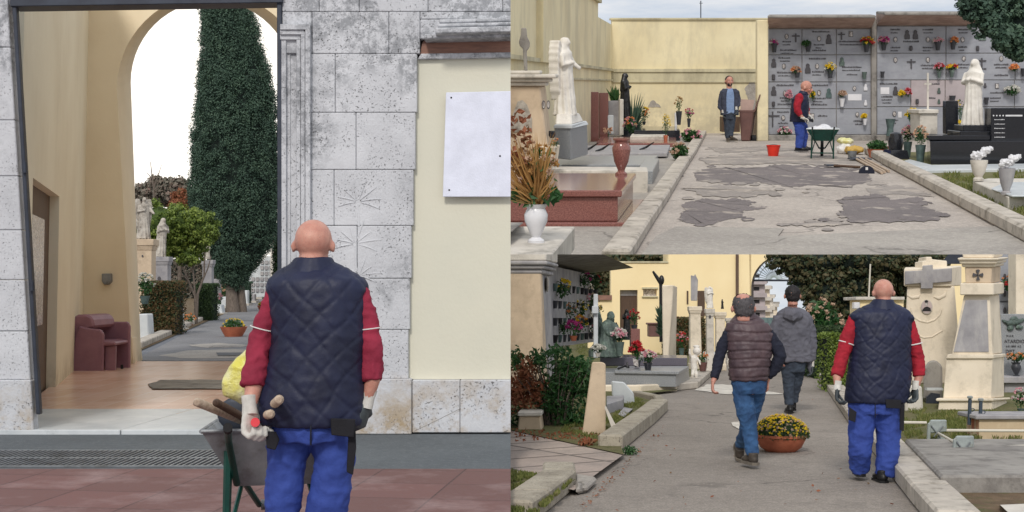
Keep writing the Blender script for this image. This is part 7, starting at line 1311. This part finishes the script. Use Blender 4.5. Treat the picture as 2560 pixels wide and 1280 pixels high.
one(P, 'pale_bollard', 'pale rounded stone block beside the worker\'s right glove', 'stone', MB().taper(tuple(G(2282, 1036)), .13, .1, .12, .1, .42), 'marblew', bev=.03); one(P, 'white_bench_edge', 'thin white marble bar by the rough grey stone', 'stone', MB().pbox(P, 2318, 970, 2358, 976, dm-.8, .1), 'marble')
one(P, 'dark_metal_plate', 'dark arched iron plate low behind the marble bar', 'plate', MB().pquad(P, [(2314, 1024), (2350, 1016), (2350, 985), (2330, 982), (2318, 992)], dm-.75, .05), 'steel')
# obelisk pillar
do = P.dep(1032); t = Th(P, 'obelisk_tomb', 'tall cream tapering tomb pillar with carved maltese cross', 'monument', q(2430, 1032, do))
def hx(x0, x1, x2, ya, x0t, x1t, x2t, yt_, o=0, o2=0): # front left,right,side right
    return MB().hexa([q(x0, ya, do-o), q(x1, ya, do-o), q(x2, ya-4, do+1.1+o), q(x0+8, ya-4, do+1.1+o), q(x0t, yt_, do-o2), q(x1t, yt_, do-o2), q(x2t, yt_-2, do+1.1+o2), q(x0t+8, yt_-2, do+1.1+o2)])
t.part('base_step', hx(2344, 2482, 2520, 1036, 2348, 2480, 2516, 1002, .15, .15), 'cream', bev=.01); t.part('base_cornice', hx(2340, 2484, 2526, 1003, 2340, 2484, 2526, 996, .2, .2), 'cream', bev=.01)
t.part('pedestal', hx(2358, 2478, 2510, 996, 2366, 2482, 2510, 892, .02, .02), 'cream', bev=.01); t.part('mid_moulding', hx(2366, 2484, 2514, 897, 2368, 2484, 2514, 886, .06, .06), 'cream', bev=.012)
t.part('shaft', hx(2380, 2482, 2506, 886, 2410, 2474, 2498, 738, -.03, -.1), 'cream', bev=.01); t.part('inset_panel', MB().two([q(a, b_, dd_) for a, b_, dd_ in ((2384, 880, do+.015), (2472, 880, do+.015), (2468, 750, do+.07), (2414, 750, do+.07))], [q(a, b_, dd_+.06) for a, b_, dd_ in ((2384, 880, do+.015), (2472, 880, do+.015), (2468, 750, do+.07), (2414, 750, do+.07))]), 'greystone', bev=.005)
t.part('collar_block', hx(2400, 2484, 2510, 738, 2400, 2484, 2510, 708, .02, .02), 'cream', bev=.015); t.part('neck', hx(2414, 2478, 2500, 708, 2412, 2480, 2502, 668, -.03, -.03), 'orange', bev=.01)
for a, b_, o, w_ in ((668, 660, .0, 4), (660, 652, .06, 10), (652, 645, .1, 14), (645, 630, .02, 2)): t.part('cornice', hx(2410-w_, 2482+w_, 2504+w_, a, 2410-w_-3, 2482+w_+3, 2504+w_+3, b_, o, o+.02), 'cream', bev=.012)
mc = MB()
for k in range(4):
    A_ = k*math.pi/2+math.pi/2; ca, sa = math.cos(A_), math.sin(A_); pts = [(0, 0), (12, -5), (14, 0), (12, 5)]; pp = [(2445+x*ca-y*sa*1, 687-(x*sa+y*ca)) for x, y in pts]; mc.two([q(a, b_, do-.002) for a, b_ in pp], [q(a, b_, do+.04) for a, b_ in pp])
t.part('carved_cross', mc, 'letter')
# inscription stone at the right edge
di = P.dep(985); t = Th(P, 'inscribed_gravestone', 'speckled grey gravestone with green bronze flowers and lettering, right edge', 'gravestone', q(2540, 985, di))
t.part('slab', MB().pbox(P, 2502, 785, 2640, 990, di, .25), 'grygran', bev=.01)
for s_, sz, px, py in (('ATARDIO LO', .085, 2511, 857), ('6-9-1898  4-2', .05, 2515, 868), ('DIST', .085, 2514, 882), ('M A R', .05, 2516, 842)):
    me = text_mesh(s_, sz, P, q(px, py, di-.012), None); t.part('lettering', me, 'letter') if 0 else None
    o = bpy.data.objects.new('lettering', me); COL.objects.link(o); me.transform(Matrix.Translation(-t.base)); me.materials.append(m['letter']); o.parent = t.o
t.part('bronze_flowers', blob(MB().tube([q(a, b_, di-.03) for a, b_ in ((2506, 800), (2520, 808), (2540, 806), (2562, 798))], [.01, .04, .05, .02], 8).ell(q(2536, 800, di-.03), (.08, .03, .07)).ell(q(2526, 820, di-.03), (.06, .03, .05)).ell(q(2548, 818, di-.03), (.07, .03, .04)), .012, 1, wr(30, .02)), 'verd')
one(P, 'beige_slab', 'tall beige slab at the right edge behind the inscribed gravestone', 'gravestone', MB().pbox(P, 2540, 600, 2680, 790, di+1.5, .4), 'cream', bev=.01)
bouquet(P, 'dried orange flowers in a slim grey vase before the inscription', q(2541, 941, di-.35), .36, .42, ['foran', 'fpale'], vase='dvase', vh=.25, vr=.085, n=30, shape='urn', br=.035)
one(P, 'grey_shelf', 'grey marble shelf below the inscribed gravestone', 'ledge', MB().pbox(P, 2506, 942, 2660, 958, di-.6, .6), 'greystone', bev=.01); one(P, 'grey_shelf_support', 'grey tomb block under the marble shelf', 'tomb', MB().pbox(P, 2512, 958, 2660, 1030, di-.5, .5), 'greystone', bev=.01)
bouquet(P, 'pale pink and green flowers in the right edge corner', q(2553, 1036, P.dep(1044)), .22, .36, ['fpink', 'fwhite'], vase='gvase', vh=.08, n=34)
# right columbarium between
t = Th(P, 'columbarium', 'grey burial niches seen between obelisk and beige slab', 'tomb', q(2520, 850, 26)); t.part('wall', MB().pbox(P, 2480, 600, 2660, 900, 26, 1), 'niche')
for r_ in range(3):
    s = t.part('grave_plaque', MB().pbox(P, 2498, 672+r_*42, 2546, 710+r_*42, 25.95, .05), 'niche'); t.part('portrait', oval(P, 2525, 690+r_*42, 5, 9, 25.95, .02), 'letter', parent=s); t.part('portrait', oval(P, 2512, 692+r_*42, 4, 8, 25.95, .02), 'letter', parent=s)
bouquet(P, 'red and orange flowers on the niches behind the obelisk', q(2522, 730, 25.6), .4, .3, ['foran', 'fred'], vh=0, n=20)
one(P, 'dark_roof', 'dark sloping roof behind the cream monument', 'roof', MB().hexa([q(2350, 660, 27), q(2480, 660, 27), q(2480, 660, 29), q(2350, 660, 29), q(2385, 620, 27), q(2480, 620, 27), q(2480, 620, 29), q(2385, 620, 29)]), 'steel')
# yellow tomb behind worker's head
t = Th(P, 'yellow_tomb', 'small pale yellow tomb with white cap behind the worker\'s head', 'tomb', q(2165, 820, 26)); t.part('body', MB().pbox(P, 2150, 748, 2260, 850, 26, .8), 'ybuild', bev=.02); t.part('cap', MB().pbox(P, 2140, 742, 2262, 750, 25.9, 1), 'marblew', bev=.01)
one(P, 'white_pole', 'slim white pole above the yellow tomb', 'pole', MB().tube([q(2172, 742, 26), q(2176, 660, 26)], .016, 8), 'bar'); one(P, 'lantern_box', 'white lantern box on the corner of the yellow tomb', 'lantern', MB().pbox(P, 2135, 756, 2150, 772, 25.5, .15), 'wvase', bev=.01)
# low tomb with lantern brackets
dl = P.dep(1160)
one(P, 'concrete_slab', 'cracked grey concrete grave slab in the right foreground', 'grave', MB().two([G(a, b_, .2) for a, b_ in ((2262, 1097), (2352, 1188), (2760, 1188), (2650, 1097))], [G(a, b_, .2)-Vector((0, 0, .22)) for a, b_ in ((2262, 1097), (2352, 1188), (2760, 1188), (2650, 1097))]), 'conc', bev=.02)
rs = MB(); 
for i_ in range(14): rs.ell(G(2378+i_*14, 1205+random.uniform(-4, 5), .06), (.06, .05, .05), 8, 6)
one(P, 'rubble_edge', 'crumbling concrete footing under the slab edge', 'rubble', blob(rs, .015, 1, wr(20, .02)), 'patchc')
one(P, 'white_flagstone', 'pale broken flagstone in the lower right corner', 'stone', MB().two([G(a, b_, .11) for a, b_ in ((2500, 1262), (2530, 1290), (2640, 1290), (2640, 1256))], [G(a, b_, .06) for a, b_ in ((2500, 1262), (2530, 1290), (2640, 1290), (2640, 1256))]), 'marblew')
for lb, x0, x1, y0_, y1_, yd in (('silver painted grave post bracket farther back', 2318, 2366, 1050, 1112, 1122), ('silver painted grave post bracket nearest the camera', 2382, 2434, 1090, 1162, 1172)):
    d = P.dep(yd); t = Th(P, 'silver_post', lb, 'post', q((x0+x1)/2, y1_, d), group='silver grave posts')
    t.part('box', MB().hexa([q(x0+4, y0_+34, d), q(x1, y0_+30, d), q(x1+1, y0_+28, d+.18), q(x0+6, y0_+32, d+.18), q(x0+6, y0_, d), q(x1-1, y0_, d), q(x1+1, y0_-1, d+.18), q(x0+8, y0_-1, d+.18)]), 'silver', bev=.012)
    t.part('shell_face', MB().pquad(P, [(x0, y1_-14), (x0+8, y1_-8), (x0+10, y0_+4), (x0+2, y0_+10)], d-.02, .03), 'silver', bev=.005); t.part('foot', MB().two([q(a, b_, d) for a, b_ in ((x1-26, y1_), (x1, y1_), (x1-5, y1_-26), (x1-20, y1_-30))], [q(a, b_, d+.15) for a, b_ in ((x1-26, y1_), (x1, y1_), (x1-5, y1_-26), (x1-20, y1_-30))]), 'silver', bev=.01); t.part('crossed_stems', MB().tube([q(x0+10, y0_+14, d-.015), q(x1-14, y1_-18, d-.015)], .007, 6).tube([q(x1-8, y0_+16, d-.015), q(x0+16, y1_-20, d-.015)], .007, 6), 'galv')
for lb, a, b_, d in (('cream bar running right from the far silver post', (2364, 1076), (2680, 1078), P.dep(1118)), ('cream bar running right from the near silver post', (2432, 1120), (2680, 1112), P.dep(1166)), ('short cream bar left of the far silver post', (2255, 1056), (2316, 1057), P.dep(1112))): one(P, 'railing_bar', lb, 'railing', MB().tube([q(*a, d), q(*b_, d)], .016, 8), 'bar', smooth=40)
one(P, 'railing_bar', 'short bar linking the two silver posts', 'railing', MB().tube([q(2340, 1080, P.dep(1116)), q(2384, 1104, P.dep(1160))], .014, 8), 'bar', smooth=40)
dbw = P.dep(1112); t = Th(P, 'brick_wall', 'low brick and render wall with grey coping at the right edge', 'wall', q(2510, 1100, dbw)); t.part('wall', MB().pbox(P, 2448, 1048, 2660, 1104, dbw, .4), 'brick'); t.part('coping', MB().pbox(P, 2440, 1038, 2660, 1049, dbw-.05, .6), 'greystone', bev=.01)
for lb, x_, y0_, y1_ in (('left dark iron post with knob before the obelisk', 2424, 990, 1062), ('right dark iron post with knob before the obelisk', 2451, 996, 1074)):
    d = P.dep(1108); t = Th(P, 'iron_post', lb, 'post', q(x_, y1_, d), group='iron posts'); t.part('shaft', MB().tube([q(x_-1, y1_, d), q(x_+1, y0_+8, d)], .021, 10), m.setdefault('ironb', flat('blue_black_iron', C(60, 72, 84), .5)), smooth=40); t.part('knob', MB().lathe([(.012, 0), (.03, .012), (.032, .03), (.02, .038)], q(x_+1, y0_+8, d), 12), 'silver', smooth=40)
    t.part('scroll', MB().tube([q(x_+3+5*math.cos(a)+4, y0_+34-5*math.sin(a)*(1-.06*i_), d) for i_, a in enumerate([k*.55-2 for k in range(9)])], .005, 5), 'ironb')
# mum bowl
gp = G(1952, 1128); kk = gp.y/F; t = Th(P, 'planter', 'wide terracotta bowl of yellow chrysanthemums on the lane', 'planter', gp)
t.part('bowl', MB().lathe([(36*kk, 0), (50*kk, 10*kk), (61*kk, 30*kk), (63*kk, 36*kk), (66*kk, 36*kk), (66.5*kk, 42*kk), (61*kk, 42*kk), (58*kk, 32*kk)], gp, 40), 'terra', smooth=35)
c_ = gp+Vector((2*kk, 0, 46*kk)); g = MB()
for _ in range(4200): u = unit(); u.z = abs(u.z); g.leaf(c_+Vector((u.x*64*kk, u.y*62*kk, u.z*46*kk-.04))*1+rv(.02), .032, .5)
pl = t.part('foliage', g, 'lhedge'); t.part('inner_branches', MB().ell(c_+Vector((0, 0, -.04)), (56*kk, 54*kk, 42*kk)), 'lcore', parent=pl, smooth=60)
for bi, (cc_, n_) in enumerate((('fyel', 330), ('fpale', 120))):
    f = MB()
    for _ in range(n_):
        u = unit(); u.z = abs(u.z); sc_ = 1.03
        if bi == 0 and u.z < .25 and random.random() < .6: continue
        f.bloom(c_+Vector((u.x*66*kk, u.y*64*kk, u.z*49*kk-.03))*1, .019*random.uniform(.7, 1.3), 9)
    t.part('blossoms', f, cc_, parent=pl)
# people
y0 = P.dep(1205)
sp = dict(feet=(2186, 1208), z0=1, head=(2208, 731, 33, 180, 3), neck=[(2208, 745, .02), (2208, 770, .02)], neckr=[19, 21], vox=.0095,
  torso=[(2208, 757, 22, .05, .03), (2207, 763, 38, .085, .03), (2205, 771, 56, .11, .02), (2204, 782, 72, .13), (2204, 800, 74, .15), (2203, 840, 72, .165), (2201, 890, 74, .175), (2198, 940, 78, .185), (2192, 985, 76, .19), (2190, 1000, 74, .185), (2190, 1005, 72, .18)],
  shoulders=[(2138, 792, 15, .1), (2268, 794, 15, .1)], collar=([(2208, 748, 0), (2208, 755, 0), (2207, 768, .01)], [24, 28, 38]),
  arms=[dict(p=[(2136, 800), (2120, 845, -.0), (2104, 895, -.03), (2092, 940, -.08)], r=[16, 19, 17, 15], w=(2094, 968, -.1), wr=8, d=(-.12, -.1, -1), n=(1, -.3, 0), curl=.75, t=-1, g='gloveg', s=1.1, stripe=((2117, 858), 20), sd=(-.35, 0, -1)),
        dict(p=[(2268, 802), (2282, 848), (2294, 895), (2298, 940, -.03)], r=[16, 18, 17, 15], w=(2289, 968, -.05), wr=8, d=(-.1, -.1, -1), n=(-1, -.2, 0), curl=.75, t=1, g='gloveg', s=1.1, stripe=((2285, 860), 19.5), sd=(.2, 0, -1))],
  hips=[(2188, 985, 66, .16), (2188, 1015, 66, .16), (2188, 1034, 60, .15)],
  legs=[dict(p=[(2156, 1030), (2153, 1080), (2149, 1130), (2149, 1172, .1)], r=[34, 31, 28, 25]), dict(p=[(2220, 1030), (2221, 1080), (2219, 1140), (2213, 1190)], r=[34, 30, 27, 24])],
  shoes=[(2150, 1186, .12, 172, 0), (2204, 1203, 0, 180, 0)], shoe='shoeb', pants='blue', shirt='red', vest=('navy', quilt(.007, .13)),
  seam=[(2188, 1004, -.178), (2188, 1030, -.17), (2188, 1044, -.15)],
  pockets=[([(2122, 1050), (2138, 1056), (2142, 1030), (2124, 1018)], -.17), ([(2216, 1020), (2252, 1022), (2254, 1000), (2214, 998)], -.195), ([(2250, 1075), (2260, 1078), (2262, 1010), (2250, 1008)], -.12)])
person(P, y0, 'bald worker walking away on the right in navy quilted vest, red sleeves and gloves', sp)
y0 = P.dep(1168)
sp = dict(feet=(1868, 1170), z0=1, head=(1858, 770, 36, 180, 2), neck=[(1860, 785, .02), (1862, 806, .02)], neckr=[19, 21], vox=.0095, hair=('hairg', 'bald'),
  torso=[(1866, 790, 24, .06, .03), (1867, 800, 34, .09, .03), (1869, 812, 50, .11), (1871, 826, 56, .13), (1872, 850, 54, .145), (1874, 880, 51, .15), (1874, 910, 48, .15), (1872, 940, 46, .15), (1871, 948, 45, .145)],
  shoulders=[(1824, 836, 10, .07), (1918, 836, 10, .07)], collar=([(1863, 784, .03), (1865, 800, .03)], [25, 31]),
  arms=[dict(p=[(1822, 838), (1805, 868, .02), (1796, 900, .0), (1786, 946, -.06)], r=[15, 15, 13, 10], w=(1782, 956, -.08), wr=6, d=(-.1, -.2, -1), n=(1, 0, 0), curl=.8, t=-1, bare=True, s=.85), dict(p=[(1922, 838), (1942, 866, -.02), (1950, 890, -.02), (1938, 920, .0), (1920, 942, .02)], r=[16, 16, 16, 14, 10], w=(1919, 953, .02), wr=6, d=(-.0, .2, -1), n=(-1, 0, 0), curl=.7, t=1, bare=True, s=.85)],
  hips=[(1873, 938, 44, .13), (1873, 962, 44, .14), (1872, 985, 40, .13)],
  legs=[dict(p=[(1856, 975), (1866, 1030, -.05), (1874, 1080, -.05), (1882, 1138, -.1)], r=[26, 23, 19, 15]), dict(p=[(1890, 975, .05), (1880, 1030, .12), (1866, 1075, .2), (1850, 1115, .45)], r=[25, 21, 17, 14])],
  shoes=[(1880, 1158, -.1, 195, 0), (1848, 1138, .45, 175, -28)], shoe='shoe', pants='jeans', shirt='ink', vest=('puffer', puff(.016, .085)))
person(P, y0, 'grey-haired man walking away in brown puffer vest, navy sleeves and blue jeans', sp)
y0 = P.dep(1034)
def hood(sb, q_, r_): sb.ell(q_((1982, 788, -.12)), (r_(24), .1, r_(17)), 14, 10); sb.tube([q_((1966, 778, -.1)), q_((1982, 796, -.18)), q_((1998, 778, -.1))], [r_(7), r_(9), r_(7)], 10); sb.loft([(q_((2026, 935)), r_(1.5), .02), (q_((2022, 905)), r_(8), .05), (q_((2014, 860)), r_(12), .1)], 12)
sp = dict(feet=(1974, 1036), z0=1, head=(1981, 739, 25, 176, 2), neck=[(1981, 752, .02), (1981, 772, .02)], neckr=[11, 13], vox=.011, hair=('hairb', 'full'),
  torso=[(1981, 768, 14, .06), (1981, 774, 26, .09), (1982, 782, 40, .11), (1983, 796, 46, .13), (1984, 830, 44, .14), (1985, 870, 45, .15), (1986, 900, 46, .15), (1986, 904, 46, .15)], extra=[hood],
  arms=[dict(p=[(1946, 792), (1936, 825), (1932, 855, -.05), (1944, 880, -.1)], r=[13, 13, 12, 9], w=(1948, 892, -.1), wr=5, d=(.1, -.2, -1), n=(1, 0, 0), curl=.5, t=-1, bare=True), dict(p=[(2018, 792), (2028, 830), (2031, 865), (2029, 900)], r=[13, 12, 11, 9], w=(2030, 912), wr=5, d=(-.05, 0, -1), n=(-1, 0, 0), curl=.4, t=1, g='gloveg')],
  hips=[(1984, 895, 34, .12), (1984, 915, 30, .12), (1984, 930, 28, .11)],
  legs=[dict(p=[(1970, 920), (1972, 960), (1973, 1012)], r=[18, 14, 11]), dict(p=[(1996, 920, .05), (1990, 960, .1), (1983, 1005, .15)], r=[17, 14, 10.5])],
  shoes=[(1974, 1030, 0, 180, 0), (1982, 1022, .2, 176, -8)], shoe='shoeb', pants='dkjean', coat=('greyc', wr(9, .02)))
person(P, y0, 'dark-haired man walking away in a long charcoal hooded sweatshirt and dark jeans', sp)

# ================================================================ each place ends where the next begins
bpy.context.view_layer.update()
def cut(o, planes):
    M = o.matrix_world; vs = [M @ v.co for v in o.data.vertices]
    for co_, no in planes:
        s = [(v-co_).dot(no) for v in vs]
        if not s or max(s) <= 0: continue
        if min(s) > 0: bpy.data.objects.remove(o); return
        if o.data.users > 1: o.data = o.data.copy()
        Mi = M.inverted(); lc = Mi @ co_; ln = (M.to_3x3().transposed() @ no).normalized(); bm = bmesh.new(); bm.from_mesh(o.data)
        r = bmesh.ops.bisect_plane(bm, geom=bm.verts[:]+bm.edges[:]+bm.faces[:], plane_co=lc, plane_no=ln, clear_outer=True)
        if len(bm.verts) < 3000 and len(bm.faces) < 3000:
            ed = [e for e in r['geom_cut'] if isinstance(e, bmesh.types.BMEdge)]
            if ed:
                try: bmesh.ops.holes_fill(bm, edges=ed, sides=0)
                except Exception: pass
        bm.to_mesh(o.data); bm.free(); o.data.update()
        if not o.data.polygons: bpy.data.objects.remove(o); return
        vs = [M @ v.co for v in o.data.vertices]
nx = lambda px: Vector((1, -(px-1280)/F, 0)); nz = lambda py: Vector((0, -(LV-py)/F, 1))
PLN = {'L': [(CAM, nx(1276.5))], 'B': [(CAM, -nx(1276)), (CAM, nz(636))], 'T': [(CAM, -nx(900)), (CAM, -nz(640))]}
BFAR = [(CAM, -nx(900)), (CAM, nz(636))]
def root(o):
    while o.parent: o = o.parent
    return o
for o in [o for o in bpy.data.objects if o.type == 'MESH']:
    k = root(o).get('_p')
    if k: cut(o, BFAR if k == 'B' and min((o.matrix_world @ v.co).y for v in o.data.vertices) > 13.2 else PLN[k])
for o in list(bpy.data.objects):
    if o.type == 'EMPTY' and not o.children: bpy.data.objects.remove(o)
for o in bpy.data.objects:
    if '_p' in o: del o['_p']
